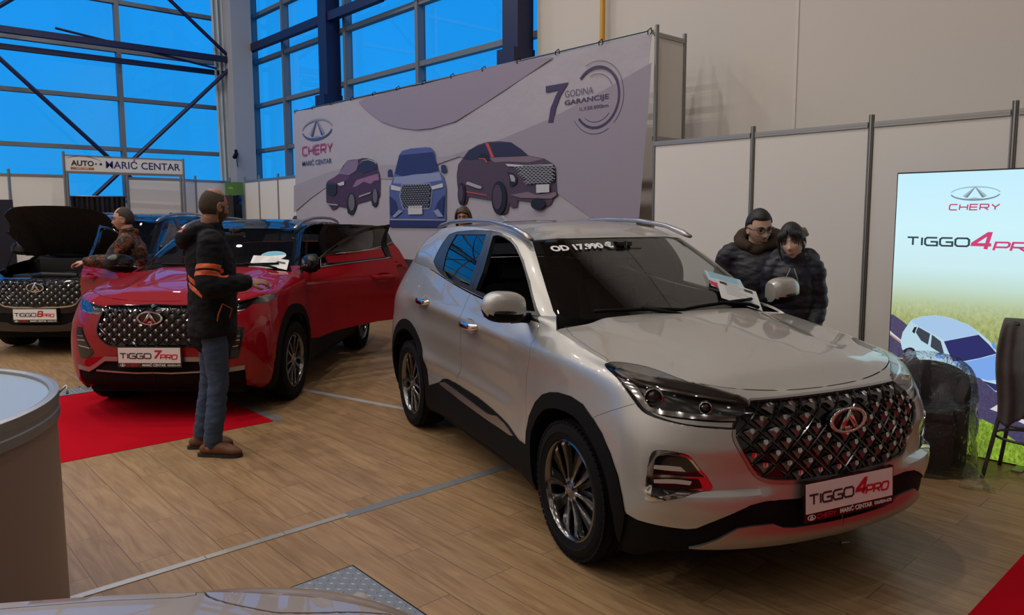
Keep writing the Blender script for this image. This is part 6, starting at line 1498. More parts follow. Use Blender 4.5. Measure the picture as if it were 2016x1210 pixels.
# ---------------------------------------------------------------- people
from mathutils import noise as mnoise
def remesh(bm, vox, smooth=2, fac=.5):
    """fuse overlapping closed volumes into one continuous skin"""
    me = bpy.data.meshes.new('tmp'); bm.to_mesh(me); bm.free()
    o = bpy.data.objects.new('tmp', me); COL.objects.link(o)
    m = o.modifiers.new('r', 'REMESH'); m.mode = 'VOXEL'; m.voxel_size = vox; m.adaptivity = 0
    if smooth: s = o.modifiers.new('s', 'SMOOTH'); s.iterations = smooth; s.factor = fac
    dg = bpy.context.evaluated_depsgraph_get(); dg.update()
    me2 = bpy.data.meshes.new_from_object(o.evaluated_get(dg)); nb = bmesh.new(); nb.from_mesh(me2)
    # keep the main body only: drop loose crumbs
    seen, best = set(), []
    for v0 in nb.verts:
        if v0 in seen: continue
        st, isl = [v0], [v0]; seen.add(v0)
        while st:
            for e in st.pop().link_edges:
                for w in e.verts:
                    if w not in seen: seen.add(w); st.append(w); isl.append(w)
        if len(isl) > len(best): best = isl
    keep = set(best); bmesh.ops.delete(nb, geom=[v for v in nb.verts if v not in keep], context='VERTS')
    bpy.data.objects.remove(o); bpy.data.meshes.remove(me); bpy.data.meshes.remove(me2)
    nb.normal_update()
    return nb
def wrinkle(bm, amp, sc, seed=0., stretch=(1, 1, 1), fn=None):
    for v in bm.verts:
        p = Vector((v.co.x * stretch[0], v.co.y * stretch[1], v.co.z * stretch[2])) * sc + Vector((seed, seed * 2, 0))
        k = mnoise.noise(p) + .5 * mnoise.noise(p * 2.1)
        v.co += v.normal * amp * k * (fn(v.co) if fn else 1)
    bm.normal_update()
def bent(pts, n=10):
    """smooth path through points"""
    P = np.array([tuple(p) for p in pts], float); return cr_spline(P, np.linspace(0, len(P) - 1, n))
def limb(bm, pts, rad, n=14, k=14, up=None):
    P = np.array([tuple(p) for p in pts], float); rr = np.array([r if isinstance(r, (tuple, list)) else (r, r) for r in rad], float)
    t = np.linspace(0, len(P) - 1, k); C = cr_spline(P, t); Rr = cr_spline(rr, t)
    add_tube(bm, [tuple(c) for c in C], [tuple(r) for r in Rr], n, True, 0, 1, up)
    # rounded ends
    for c, r in ((C[0], Rr[0]), (C[-1], Rr[-1])):
        s = bmesh.ops.create_uvsphere(bm, u_segments=10, v_segments=8, radius=min(r) * .98)
        bmesh.ops.translate(bm, vec=tuple(c), verts=s['verts'])
G2 = lambda a, b, s, t: np.exp(-(a * a) / (2 * s * s) - (b * b) / (2 * t * t))
def head_grid(fem=False, jaw=1.0, nu=72, nv=54):
    """head as a grid: rows from chin to crown, columns round; face towards +x, origin between the eyes' level, mid-head"""
    el = np.linspace(-PI / 2, PI / 2, nv)[:, None]; az = np.linspace(-PI, PI, nu, endpoint=False)[None, :]
    ux, uy, uz = np.cos(el) * np.cos(az), np.cos(el) * np.sin(az), np.sin(el) + 0 * az
    ax, ay, az_ = .098, (.072 if fem else .076), (.116 if fem else .120)
    x, y, z = ux * ax, uy * ay, uz * az_
    front = np.clip(ux, 0, 1)
    # skull longer at the back and top, face flatter
    x = np.where(x < 0, x * 1.06, x * (.90 + .05 * np.abs(uz)))
    low = np.clip((-z - .025) / .095, 0, 1)
    y = y * (1 - (.30 if not fem else .36) * low * jaw) ; x = np.where(x < 0, x * (1 - .42 * low), x + .012 * low * front)
    d = np.zeros_like(x)
    f = (front > .15)
    d += f * (-.011 * (G2(y - .031, z - .002, .014, .010) + G2(y + .031, z - .002, .014, .010)))
    d += f * .0055 * (G2(y - .028, z - .021, .022, .006) + G2(y + .028, z - .021, .022, .006))
    d += f * (.012 * G2(y, z + .008, .006, .016) + .024 * G2(y, z + .036, .0085, .011) + .006 * (G2(y - .013, z + .042, .006, .006) + G2(y + .013, z + .042, .006, .006)))
    d += f * .005 * (G2(y - .042, z + .03, .018, .018) + G2(y + .042, z + .03, .018, .018))
    d += f * (.0065 * G2(y, z + .064, .022, .0045) - .004 * G2(y, z + .0705, .022, .0025) + .0075 * G2(y, z + .077, .018, .0055) - .004 * G2(y, z + .087, .02, .005))
    d += f * .010 * G2(y, z + .106, .018, .012)
    x = x + d * np.where(front > 0, 1, 0)
    return np.stack([x, y, z], -1)
def grid_closed(bm, g, mi=0, flip=False):
    n, m = g.shape[:2]; vs = [[bm.verts.new(tuple(p)) for p in row] for row in g[1:-1]]
    b = bm.verts.new(tuple(g[0].mean(0))); t = bm.verts.new(tuple(g[-1].mean(0)))
    for i in range(len(vs) - 1):
        for j in range(m): bm.faces.new((vs[i][j], vs[i][(j + 1) % m], vs[i + 1][(j + 1) % m], vs[i + 1][j])).material_index = mi
    for j in range(m):
        bm.faces.new((b, vs[0][(j + 1) % m], vs[0][j])); bm.faces.new((t, vs[-1][j], vs[-1][(j + 1) % m]))
    return vs
def hand_bm(bm, M, side, curl=.5, spread=.10):
    """five separate bent fingers and a thumb on a palm; M puts the wrist at its origin, fingers along +x, palm facing -z"""
    s = bmesh.new()
    limb(s, [(0, 0, 0), (.035, 0, 0), (.085, 0, .0)], [(.017, .028), (.016, .038), (.013, .040)], 12, 8, (0, 0, 1))
    for i, (y, L) in enumerate(((.030, .072), (.010, .080), (-.010, .075), (-.029, .060))):
        yy = y * side; a = curl * (.8 + .1 * i); p = Vector((.088, yy, 0)); pts = [p - Vector((.02, 0, 0)), p]; ang = a * .5
        for q, l in enumerate((L * .45, L * .32, L * .26)):
            p = p + Vector((math.cos(ang) * l, yy * spread * l / .03, -math.sin(ang) * l)); pts.append(p); ang += a
        add_tube(s, pts, [.0085, .009, .0085, .0078, .006], 8)
    p0 = Vector((.022, .030 * side, -.004)); add_tube(s, [p0 - Vector((.01, .012 * side, 0)), p0 + Vector((.022, .020 * side, -.010)), p0 + Vector((.048, .026 * side, -.020)), p0 + Vector((.068, .022 * side, -.028))], [.013, .0115, .010, .0075], 8)
    merge(bm, s, M)
SKIN_V = {}
def skin(name, col): return mat(name, col, .55, var=(22, .05))
def frame_to(d, up):
    """matrix whose x runs along d and z is near up"""
    x = Vector(d).normalized(); z = (Vector(up) - x * Vector(up).dot(x)).normalized(); y = z.cross(x)
    return Matrix(((x.x, y.x, z.x), (x.y, y.y, z.y), (x.z, y.z, z.z))).to_4x4()
def person(label, loc, deg, J, skinm, hair, jacket, trousers, shoes, fem=False, name='person', vox=.0055, extras=None):
    """one continuous body; hair, clothes, shoes and glasses hang under it as children"""
    J = {k: Vector(v) if isinstance(v, (tuple, list)) and len(v) == 3 and not isinstance(v[0], tuple) else v for k, v in J.items()}
    yaw, pit, roll = J.get('head_rot', (0, 0, 0)); HM = Matrix.Translation(J['head']) @ Matrix.Rotation(R(yaw), 4, 'Z') @ Matrix.Rotation(R(pit), 4, 'Y') @ Matrix.Rotation(R(roll), 4, 'X') @ Matrix.Scale(J.get('head_s', 1.0), 4)
    g = head_grid(fem, J.get('jaw', 1.0))
    bm = bmesh.new(); hb = bmesh.new(); grid_closed(hb, g)
    for s in (1, -1):      # ears
        e = bmesh.new(); pts = [(-.004 + .018 * math.cos(a) , s * (.072 + .006 * math.sin(a * .5)), -.010 + .030 * math.sin(a)) for a in np.linspace(0, 2 * PI, 15)]
        add_tube(e, pts, .0055, 6, caps=False); q = bmesh.ops.create_uvsphere(e, u_segments=10, v_segments=8, radius=1.); bmesh.ops.transform(e, matrix=Matrix.Translation((-.004, s * .070, -.012)) @ Matrix.Diagonal((.018, .010, .027, 1)), verts=q['verts']); merge(hb, e)
    merge(bm, hb, HM)
    bk = J.get('body_k', 1.0)
    nk0 = HM @ Vector((-.022, 0, -.075)); limb(bm, [J['chest'] + Vector((0, 0, .06)), (J['neck'] + nk0) / 2, nk0], [.064, .056 if fem else .062, .056 if fem else .060], 16, 8)
    limb(bm, [J['pelvis'], (J['pelvis'] + J['chest']) / 2, J['chest'], J['neck'] + Vector((0, 0, -.03))], [(.11 * bk, .155 * bk), (.10 * bk, .135 * bk), (.115 * bk, .17 * bk), (.06, .09)], 18, 12, (1, 0, 0))
    shc = (J['shL'] + J['shR']) / 2
    for s in 'LR':
        limb(bm, [shc, shc * .4 + J['sh' + s] * .6, J['sh' + s]], [.06, .055, .048], 12, 6)
        sd = 1 if s == 'L' else -1; sh, el, wr = J['sh' + s], J['el' + s], J['wr' + s]
        limb(bm, [sh, (sh + el) / 2, el, (el + wr) / 2, wr], [.05, .046, .040, .036, .026], 12, 12)
        hd = J.get('hd' + s, (wr - el)); hu = J.get('hu' + s, Vector((0, 0, 1)))
        hand_bm(bm, Matrix.Translation(wr) @ frame_to(hd, hu), sd, J.get('curl' + s, .5))
        hp, kn, an = J['hip' + s], J['kn' + s], J['an' + s]
        limb(bm, [hp, (hp + kn) / 2, kn, (kn + an) / 2, an], [.085, .075, .055, .052, .036], 12, 12)
        limb(bm, [an + Vector((-.02, 0, -.02)), an + Vector((.06, 0, -.05)), an + Vector((.15, 0, -.065))], [.036, .036, .024], 10, 6)
    body = remesh(bm, vox, 2, .4)
    ob = obj(name, body, skinm, None, 180); ob.location = loc; ob.rotation_euler = (0, 0, R(deg)); tag(ob, label, 'person')
    # eyes, brows, mouth
    bm = bmesh.new()
    for s in (1, -1):
        q = bmesh.ops.create_uvsphere(bm, u_segments=16, v_segments=12, radius=.0115); bmesh.ops.translate(bm, vec=(.0752, s * .031, .001), verts=q['verts'])
        for v in q['verts']:
            for f in v.link_faces: f.material_index = 0
        q = bmesh.ops.create_uvsphere(bm, u_segments=12, v_segments=8, radius=.0062); bmesh.ops.translate(bm, vec=(.0818, s * .031, -.0008), verts=q['verts'])
        for v in q['verts']:
            for f in v.link_faces: f.material_index = 1
        add_tube(bm, [(.0825, s * .0190, .005), (.0868, s * .030, .0082), (.0820, s * .0435, .005)], [.0016, .0036, .0016], 6, mi=1)
    bmesh.ops.transform(bm, matrix=HM, verts=bm.verts[:]); obj('eyes', bm, [mat('eye_white', (.30, .27, .25), .35), mat('eye_dark', (.02, .014, .01), .25)], ob, 60)
    bm = bmesh.new()
    for s in (1, -1): add_tube(bm, [(.0915, s * .014, .019), (.0905, s * .030, .0245), (.080, s * .047, .018)], [(.004, .002), (.0045, .0025), (.002, .0015)], 6, up=(0, 0, 1))
    bmesh.ops.transform(bm, matrix=HM, verts=bm.verts[:]); obj('eyebrows', bm, hair['mat'], ob, 60)
    bm = bmesh.new(); add_tube(bm, [(.0905, -.021, -.0690), (.1005, -.008, -.0700), (.1005, .008, -.0700), (.0905, .021, -.0690)], [(.001, .001), (.0042, .003), (.0042, .003), (.001, .001)], 6, up=(0, 0, 1))
    bmesh.ops.transform(bm, matrix=HM, verts=bm.verts[:]); obj('lips', bm, mat('lip_' + ('rose' if fem else 'tan'), (.28, .10, .09) if fem else (.24, .105, .08), .5), ob, 60)
    # hair cap from the head grid where the mask is positive
    mask = hair['mask'](g); t = hair.get('t', .006)
    def cap(mask, t, nm, m, rough=.0015):
        bm = bmesh.new(); n, mm = g.shape[:2]; nn = g / (np.linalg.norm(g, axis=-1, keepdims=True) + 1e-9); vs = {}
        for i in range(n):
            for j in range(mm):
                if mask[i, j] > 0:
                    vs[i, j] = bm.verts.new(tuple(g[i, j] + nn[i, j] * (t if np.isscalar(t) else t[i, j]) * min(1., mask[i, j] + .25) + nn[i, j] * rough * mnoise.noise(Vector(g[i, j]) * 160)))
        for i in range(n - 1):
            for j in range(mm):
                k = [(i, j), (i, (j + 1) % mm), (i + 1, (j + 1) % mm), (i + 1, j)]
                if all(q in vs for q in k):
                    try: bm.faces.new([vs[q] for q in k])
                    except ValueError: pass
        bmesh.ops.remove_doubles(bm, verts=bm.verts[:], dist=2e-4); thicken(bm, max(.004, (t if np.isscalar(t) else float(t.max())) + .002))
        bmesh.ops.transform(bm, matrix=HM, verts=bm.verts[:]); strip_mat(bm)
        return obj(nm, bm, m, ob, 180)
    cap(mask, t, 'hair', hair['mat'])
    if 'beard' in hair: cap(hair['beard'](g), hair.get('bt', .004), 'beard', hair['bmat'], .001)
    # jacket: trunk, sleeves and collar fused
    jk = jacket; bm = bmesh.new(); hem = jk['hem']; P, C, N = J['pelvis'], J['chest'], J['neck']
    shm = (J['shL'] + J['shR']) / 2; puff = jk.get('puff', 0.)
    low = Vector((P.x, P.y, hem)); rx, ry = jk.get('rx', .155), jk.get('ry', .215)
    limb(bm, [low, (low + P) / 2 if hem < P.z - .05 else P + Vector((0, 0, .03)), (P + C) / 2 + Vector((.01, 0, .02)), C, shm + Vector((0, 0, .005)), N + Vector((-.005, 0, .005))], [(rx * 1.02, ry * .98), (rx, ry * .97), (rx * .98, ry * .94), (rx * 1.0, ry * .98), (rx * .72, ry * .86), (.078, .088)], 28, 26, (1, 0, 0))
    for s in 'LR':
        sh, el, wr = J['sh' + s], J['el' + s], J['wr' + s]; a = jk.get('arm', .072)
        limb(bm, [shm * .55 + sh * .45 + Vector((0, 0, -.02)), sh + Vector((0, 0, -.012)), sh * .5 + el * .5, el, el * .45 + wr * .55, wr - (wr - el).normalized() * .015], [a * 1.05, a * 1.10, a * 1.02, a * .98, a * .85, a * .62], 18, 22)
    if jk.get('collar', True):
        cb = bmesh.new(); add_lathe(cb, [(.068, .0), (.084, .0), (.090, .03), (.088, .065), (.072, .066), (.070, .03)], 28, 'Z', closed=True); fix_normals(cb)
        merge(bm, cb, Matrix.Translation(N + Vector((-.004, 0, -.018))) @ Matrix.Diagonal((1.05, .95, 1, 1)))
    if jk.get('hood'):
        hx, hz, hs = jk['hood']
        limb(bm, [N + Vector((.015, .095, .0)), N + Vector((-.06, .115, .005)), N + Vector((hx, .07, hz)), N + Vector((hx - .02, 0, hz - .01)), N + Vector((hx, -.07, hz)), N + Vector((-.06, -.115, .005)), N + Vector((.015, -.095, .0))], [.03, .042 * hs, .052 * hs, .056 * hs, .052 * hs, .042 * hs, .03], 14, 22)
    bm = remesh(bm, .009, 3, .5)
    if puff:      # quilted chambers: bulge between stitched rings
        per = jk.get('quilt', .085)
        for v in bm.verts: v.co += v.normal * puff * (abs(math.sin(PI * (v.co.z - .1) / per)) ** .6 - .6)
        bm.normal_update()
    wrinkle(bm, jk.get('wr', .006), 7, jk.get('seed', 1.), (1, 1, 1.8)); wrinkle(bm, jk.get('wr', .006) * .5, 18, jk.get('seed', 1.) + 4, (1, 1, 2.2))
    jo = obj('jacket', bm, jk['mat'], ob, 180)
    # trousers
    bm = bmesh.new(); tr = trousers
    limb(bm, [P + Vector((0, 0, .06)), P, P + Vector((0, 0, -.09))], [(.125, .165), (.128, .172), (.11, .15)], 22, 8, (1, 0, 0))
    for s in 'LR':
        hp, kn, an = J['hip' + s], J['kn' + s], J['an' + s]
        limb(bm, [hp, (hp * .5 + kn * .5), kn, (kn * .5 + an * .5), an + Vector((0, 0, .01))], [.100, .088, .070, .068, .060], 18, 20)
    bm = remesh(bm, .009, 2, .5); wrinkle(bm, .0065, 9, 3., (1, 1, 2.4), lambda c: 1.25 - .5 * min(1, max(0, c.z))); wrinkle(bm, .003, 24, 8., (1, 1, 2.6))
    obj('trousers', bm, tr['mat'], ob, 180)
    for s in 'LR':
        an = J['an' + s]; fd = J.get('foot' + s, 0.); bm = bmesh.new(); Mf = Matrix.Translation((an.x, an.y, 0)) @ Matrix.Rotation(R(fd), 4, 'Z')
        limb(bm, [(-.01, 0, .150), (-.012, 0, .10), (-.005, 0, .065)], [(.052, .047), (.052, .045), (.055, .043)], 16, 8, (1, 0, 0))
        limb(bm, [(-.065, 0, .048), (.0, 0, .060), (.08, 0, .056), (.155, 0, .043), (.195, 0, .036)], [(.040, .036), (.05, .041), (.046, .046), (.034, .046), (.022, .030)], 16, 14, (0, 0, 1))
        bm2 = remesh(bm, .006, 2, .5)
        for v in bm2.verts: v.co.z = max(v.co.z, .014)
        bmesh.ops.transform(bm2, matrix=Mf, verts=bm2.verts[:]); so = obj('shoe', bm2, shoes['mat'], ob, 180)
        bm = bmesh.new(); oc = [(-.108, .0), (-.10, .030), (-.05, .040), (.02, .038), (.09, .050), (.16, .046), (.205, .026), (.217, 0)]; pl_ = oc + [(x, -y) for x, y in oc[::-1][1:-1]]
        pl_ = [(p.x, p.y) for p in smooth_poly([(x, y, 0) for x, y in pl_], sub=3, sharp=180)]; add_prism(bm, pl_[::-1], .0, .022, Mf); fix_normals(bm); obj('sole', bm, mat('shoe_sole', (.018, .014, .012), .7), so, 30)
        if shoes.get('laces'):
            bm = bmesh.new()
            for q in range(4):
                x, z = .040 + .028 * q, .118 - .014 * q
                for sg in (-1, 1): add_tube(bm, [(x - .012, -.024 * sg, z - .014), (x, 0, z + .004), (x + .014, .024 * sg, z - .022)], .0028, 6)
            bmesh.ops.transform(bm, matrix=Mf, verts=bm.verts[:]); obj('laces', bm, mat('lace_dark', (.015, .012, .011), .7), so, 60)
    return ob, jo, HM
def pose(h=1.78, lean=0., lat=0., stance=.10, sw=.20):
    """upright joints for height h"""
    k = h / 1.78; L = math.sin(R(lean)); c = math.cos(R(lean))
    J = dict(pelvis=(0, 0, .95 * k), chest=(.36 * k * L, 0, .95 * k + .36 * k * c), neck=(.57 * k * L, 0, .95 * k + .55 * k * c), head=(.70 * k * L + .03, 0, .95 * k + .70 * k * c))
    for s, sd in (('L', 1), ('R', -1)):
        J['sh' + s] = (.50 * k * L, sw * k * sd, .95 * k + .48 * k * c); J['hip' + s] = (0, .09 * k * sd, .90 * k); J['kn' + s] = (.02, stance * k * sd, .49 * k); J['an' + s] = (-.02, stance * k * sd, .085)
        J['el' + s] = (.50 * k * L - .03, (sw + .05) * k * sd, .95 * k + .18 * k); J['wr' + s] = (.50 * k * L + .05, (sw + .06) * k * sd, .95 * k - .08 * k)
    return J
# hair masks over the head grid
def m_buzz(front=.035, bald=0., bx=.012):
    def f(g):
        x, y, z = g[..., 0], g[..., 1], g[..., 2]
        hl = np.where(x > .035, .062 + .25 * np.abs(y) * 0, -.005 + (x + .02) * .9); hl = np.where(x < -.02, -.062, hl)
        m = np.clip((z - hl) / .02, 0, 1)
        m = np.where((x > .02) & (np.abs(y) > .045) & (z < .055), np.clip((.030 - x) / .01, 0, 1) * (z > .0), m)
        if bald: m = np.where((((x - bx) / .055) ** 2 + (y / .045) ** 2 < bald) & (z > .05), 0, m)
        return m
    return f
def m_beard(g):
    x, y, z = g[..., 0], g[..., 1], g[..., 2]
    m = ((z < -.040) & (x > -.005)) * 1.0; m = np.where((np.abs(y) < .024) & (z > -.084) & (z < -.056) & (x > .06), 0, m); m = np.where((np.abs(y) < .03) & (z > -.052) & (x > .05), 0, m)
    side = ((np.abs(y) > .045) & (x > -.01) & (x < .035) & (z < 0.01) & (z > -.06)); return np.maximum(m, side * .6)
def m_long(g):
    x, y, z = g[..., 0], g[..., 1], g[..., 2]
    hl = np.where(x > .045, .050 - .35 * np.abs(y) , -.02 + (x) * .8); hl = np.where(x < -.005, -.10, hl)
    return np.clip((z - hl) / .012, 0, 1)
def upd(J, **k): J = dict(J); J.update(k); return J
def patch(jo, cond, off, m, nm, parent, planes=()):
    """cut a strip of the garment surface and lay it 2 mm above as its own piece"""
    bm = bmesh.new(); bm.from_mesh(jo.data); bm.normal_update()
    for co, no in planes: bmesh.ops.bisect_plane(bm, geom=bm.verts[:] + bm.edges[:] + bm.faces[:], dist=1e-6, plane_co=co, plane_no=no)
    kill = [f for f in bm.faces if not cond(f.calc_center_median())]
    bmesh.ops.delete(bm, geom=kill, context='FACES'); strip_mat(bm)
    if not bm.faces: bm.free(); return
    thicken(bm, .004, off); strip_mat(bm)
    return obj(nm, bm, m, parent, 180)
FABK = mat('jacket_black', (.0045, .0045, .006), .85, spec=.25, bump=(90, .35, .004))
JEANS = mat('blue_jeans', (.034, .055, .105), .85, var=(7, .45), bump=(220, .3, .002))
BOOT = mat('boot_leather', (.135, .048, .018), .6, var=(30, .3), bump=(70, .3, .003))
ORG = mat('orange_stripe', (.62, .10, .025), .55)
HBRN = mat('hair_dark_brown', (.030, .021, .015), .7, bump=(220, .5, .003)); HBLK = mat('hair_black', (.010, .009, .010), .55, bump=(220, .5, .003)); HGRY = mat('hair_cropped', (.050, .032, .023), .85, bump=(300, .6, .002)); HMID = mat('hair_brown', (.060, .032, .018), .6, bump=(200, .5, .003))
# man in the black jacket
J = pose(1.90)
J = upd(J, head=(.045, 0, 1.765), head_rot=(30, 4, 0), shR=(.0, -.225, 1.53), elR=(-.03, -.305, 1.23), wrR=(.23, -.255, 1.235), hdR=(1, .25, .02), huR=(0, -.35, 1), shL=(.0, .225, 1.53), elL=(.03, .27, 1.22), wrL=(.26, .14, 1.22), hdL=(1, -.3, 0), curlR=.7, curlL=.6,
    footR=-30, footL=-18, anR=(-.04, -.10, .085), anL=(-.10, .13, .085), knR=(.015, -.10, .53), knL=(-.03, .13, .53), jaw=.75, head_s=1.03)
man, mj, MH = person('man in a black jacket with orange stripes and jeans, standing before the red car', (-5.325, 1.94, 0), 72, J, skin('skin_ruddy', (.30, .135, .085)),
    dict(mask=m_buzz(.035, 1.5), mat=HGRY, t=.0022, beard=m_beard, bmat=HGRY, bt=.003), dict(hem=.86, mat=FABK, rx=.165, ry=.225, arm=.080, hood=(-.135, -.055, 1.15), wr=.010, seed=2.), dict(mat=JEANS), dict(mat=BOOT, laces=True))
def along(p, a, b):
    a, b = Vector(a), Vector(b); d = b - a; t = (Vector(p) - a).dot(d) / d.length_squared; return t, (Vector(p) - a - d * t).length
sR, eR = J['shR'], J['elR']
for lo, hi in ((.56, .665), (.705, .81)): patch(mj, lambda c: lo < along(c, sR, eR)[0] < hi and along(c, sR, eR)[1] < .125 and c.y < -.19, .0015, ORG, 'orange_stripe', mj, [(Vector(sR) + (Vector(eR) - Vector(sR)) * q, Vector(eR) - Vector(sR)) for q in (lo, hi)])
for lo, hi in ((1.165, 1.20), (1.215, 1.25)): patch(mj, lambda c: lo < c.z + (c.x + .1) * .9 < hi and c.x < -.05 and -.19 < c.y < -.06, .0015, ORG, 'orange_stripe', mj, [((-.1, 0, q), (.9, 0, 1)) for q in (lo, hi)])
for lo, hi in ((1.585, 1.615), (1.62, 1.65)): patch(mj, lambda c: lo < c.z < hi and c.x < -.12 and -.10 < c.y < -.035, .0015, ORG, 'orange_stripe', mj, [((0, 0, q), (0, 0, 1)) for q in (lo, hi)] + [((0, q, 0), (0, 1, 0)) for q in (-.10, -.035)])
_bm = bmesh.new(); add_tube(_bm, [(.06, -.247, 1.10), (.03, -.250, 1.03), (.02, -.246, .98)], .004, 6); add_tube(_bm, [(.06, -.247, 1.10), (.12, -.235, 1.06), (.10, -.240, 1.0)], .0025, 6); obj('zip_pull', _bm, ORG, mj)
# man in the camouflage jacket at the far side of the red car
def camo():
    m = bpy.data.materials.new('camouflage_cloth'); m.use_nodes = True; nt = m.node_tree; b = nt.nodes['Principled BSDF']; b.inputs['Roughness'].default_value = .85
    tc = nt.nodes.new('ShaderNodeTexCoord'); nz = nt.nodes.new('ShaderNodeTexNoise'); nz.inputs['Scale'].default_value = 17; nz.inputs['Detail'].default_value = 2.5; nz.inputs['Distortion'].default_value = 1.2; rp = nt.nodes.new('ShaderNodeValToRGB'); rp.color_ramp.interpolation = 'CONSTANT'
    cols = [(0, (.012, .009, .008)), (.46, (.055, .020, .012)), (.53, (.20, .058, .018)), (.60, (.030, .018, .013)), (.66, (.26, .10, .045))]
    rp.color_ramp.elements.remove(rp.color_ramp.elements[1])
    for i, (p, c) in enumerate(cols):
        e = rp.color_ramp.elements[0] if i == 0 else rp.color_ramp.elements.new(p); e.position = p; e.color = (*c, 1)
    nt.links.new(tc.outputs['Object'], nz.inputs['Vector']); nt.links.new(nz.outputs['Fac'], rp.inputs[0]); nt.links.new(rp.outputs[0], b.inputs['Base Color']); return m
J = upd(pose(1.80, 6), head_rot=(4, 2, 0), elL=(.20, .27, 1.24), wrL=(.43, .20, 1.235), shL=(.07, .21, 1.43), hdL=(1, -.15, -.1), huL=(0, .2, 1), curlL=.8, jaw=.8)
def glasses(HM, par, m, w=.5):
    bm = bmesh.new()
    for s in (1, -1):
        pts = [(.0985 - .006 * abs(math.cos(a)) * (1 if math.cos(a) * s > 0 else 0), s * .033 + .024 * math.cos(a), .001 + .0165 * math.sin(a)) for a in np.linspace(0, 2 * PI, 25)]
        add_tube(bm, pts, .0016 * w * 2, 6, caps=False); add_tube(bm, [(.094, s * .057, .006), (.06, s * .079, .007), (-.01, s * .083, .004), (-.022, s * .081, -.012)], .0016 * w * 2, 6)
    add_tube(bm, [(.0985, -.010, .005), (.102, 0, .008), (.0985, .010, .005)], .0016 * w * 2, 6)
    bmesh.ops.transform(bm, matrix=HM, verts=bm.verts[:]); return obj('glasses', bm, m, par, 60)
cm_, cj, CH = person('man in an orange camouflage jacket and glasses behind the open red door', (-8.50, 2.33, 0), 246, J, skin('skin_pale', (.46, .26, .19)),
    dict(mask=m_buzz(.02, .9, .055), mat=HBRN, t=.006), dict(hem=.80, mat=camo(), rx=.15, ry=.215, arm=.075, wr=.008, seed=5.), dict(mat=mat('dark_trousers', (.014, .014, .017), .85)), dict(mat=mat('shoe_black', (.012, .012, .012), .6)))
glasses(CH, cm_, mat('glasses_frame', (.03, .012, .010), .35))
# the couple by the silver car
J = upd(pose(1.78, 7), head=(.135, .01, 1.60), head_rot=(33, 14, 4), chest=(.05, 0, 1.28), neck=(.07, 0, 1.46), shL=(.06, .205, 1.40), shR=(.06, -.205, 1.40), elL=(.07, .27, 1.12), wrL=(.22, .20, .98), elR=(.07, -.27, 1.12), wrR=(.22, -.20, .98), jaw=1.0, head_s=1.10, body_k=.92)
cpm, cpj, H1 = person('young man with glasses and brown hood leaning by the silver car', (-2.93, 5.17, 0), -66, J, skin('skin_warm', (.60, .37, .27)),
    dict(mask=m_buzz(.03, 0), mat=HBLK, t=.010), dict(hem=.72, mat=mat('puffer_slate', (.020, .019, .030), .6, bump=(60, .3, .004)), rx=.160, ry=.205, arm=.080, collar=False, puff=.004, quilt=.30, wr=.010, seed=7.), dict(mat=MATS['dark_trousers']), dict(mat=MATS['shoe_black']))
_bm = bmesh.new()
limb(_bm, [(.165, .055, 1.46), (.10, .12, 1.485), (-.0, .115, 1.53), (-.045, 0, 1.545), (-.0, -.115, 1.53), (.10, -.12, 1.485), (.165, -.055, 1.46)], [.030, .044, .058, .064, .058, .044, .030], 14, 26)
limb(_bm, [(.14, .05, 1.45), (.15, 0, 1.435), (.14, -.05, 1.45)], [.035, .04, .035], 12, 8); _bm = remesh(_bm, .008, 3); wrinkle(_bm, .008, 10, 3.)
obj('hood', _bm, mat('hood_brown', (.040, .022, .012), .9, bump=(150, .4, .003)), cpj, 180)
glasses(H1, cpm, mat('glasses_black', (.010, .010, .011), .3), .8)
J = upd(pose(1.66, 4), head=(.095, -.01, 1.513), head_rot=(-8, 6, 8), neck=(.05, 0, 1.385), chest=(.035, 0, 1.22), shL=(.04, .14, 1.335), shR=(.04, -.14, 1.335), elL=(.02, .17, 1.06), elR=(.05, -.155, 1.06), wrL=(.14, .14, .86), wrR=(.16, -.14, .86), jaw=1.0, head_s=1.05, body_k=.80)
cpw, cwj, H2 = person('woman with dark fringe and bun in a navy puffer jacket beside him', (-2.53, 4.94, 0), -66, J, skin('skin_fair', (.66, .44, .34)),
    dict(mask=m_long, mat=HBLK, t=.012), dict(hem=.70, mat=mat('puffer_navy', (.006, .008, .018), .5, bump=(60, .3, .004)), rx=.135, ry=.15, arm=.060, puff=.008, quilt=.095, hood=(-.09, .005, 1.35), wr=.007, seed=9.), dict(mat=MATS['dark_trousers']), dict(mat=MATS['shoe_black']), fem=True)
_bm = bmesh.new(); q = bmesh.ops.create_uvsphere(_bm, u_segments=24, v_segments=18, radius=.042)
for v in _bm.verts: v.co += v.co.normalized() * .012 * mnoise.noise(v.co * 55)
bmesh.ops.transform(_bm, matrix=H2 @ Matrix.Translation((-.118, .035, .03)), verts=_bm.verts[:]); obj('hair_bun', _bm, mat('hair_dyed', (.16, .115, .055), .6, bump=(160, .6, .004)), cpw, 180)
_bm = bmesh.new()
for s in (1, -1):
    for k in range(7):
        y0 = s * (.010 + .0095 * k); add_tube(_bm, [(.088 - .0035 * k, y0 * .8, .085 - .002 * k), (.103 - .005 * k, y0 * 1.05, .058 - .003 * k), (.096 - .006 * k, y0 * 1.12, .026 - .012 * k)], [.006, .006, .0015], 6)
    add_tube(_bm, [(.055, s * .066, .06), (.066, s * .076, .0), (.056, s * .074, -.07), (.048, s * .068, -.115)], [.008, .009, .006, .002], 8)
bmesh.ops.transform(_bm, matrix=H2, verts=_bm.verts[:]); obj('fringe', _bm, HBLK, cpw, 180)
_bm = bmesh.new()
for s in (1, -1): add_tube(_bm, [(.165, s * .012, 1.33), (.185, s * .035, 1.27), (.185, s * .052, 1.20)], .0028, 6)
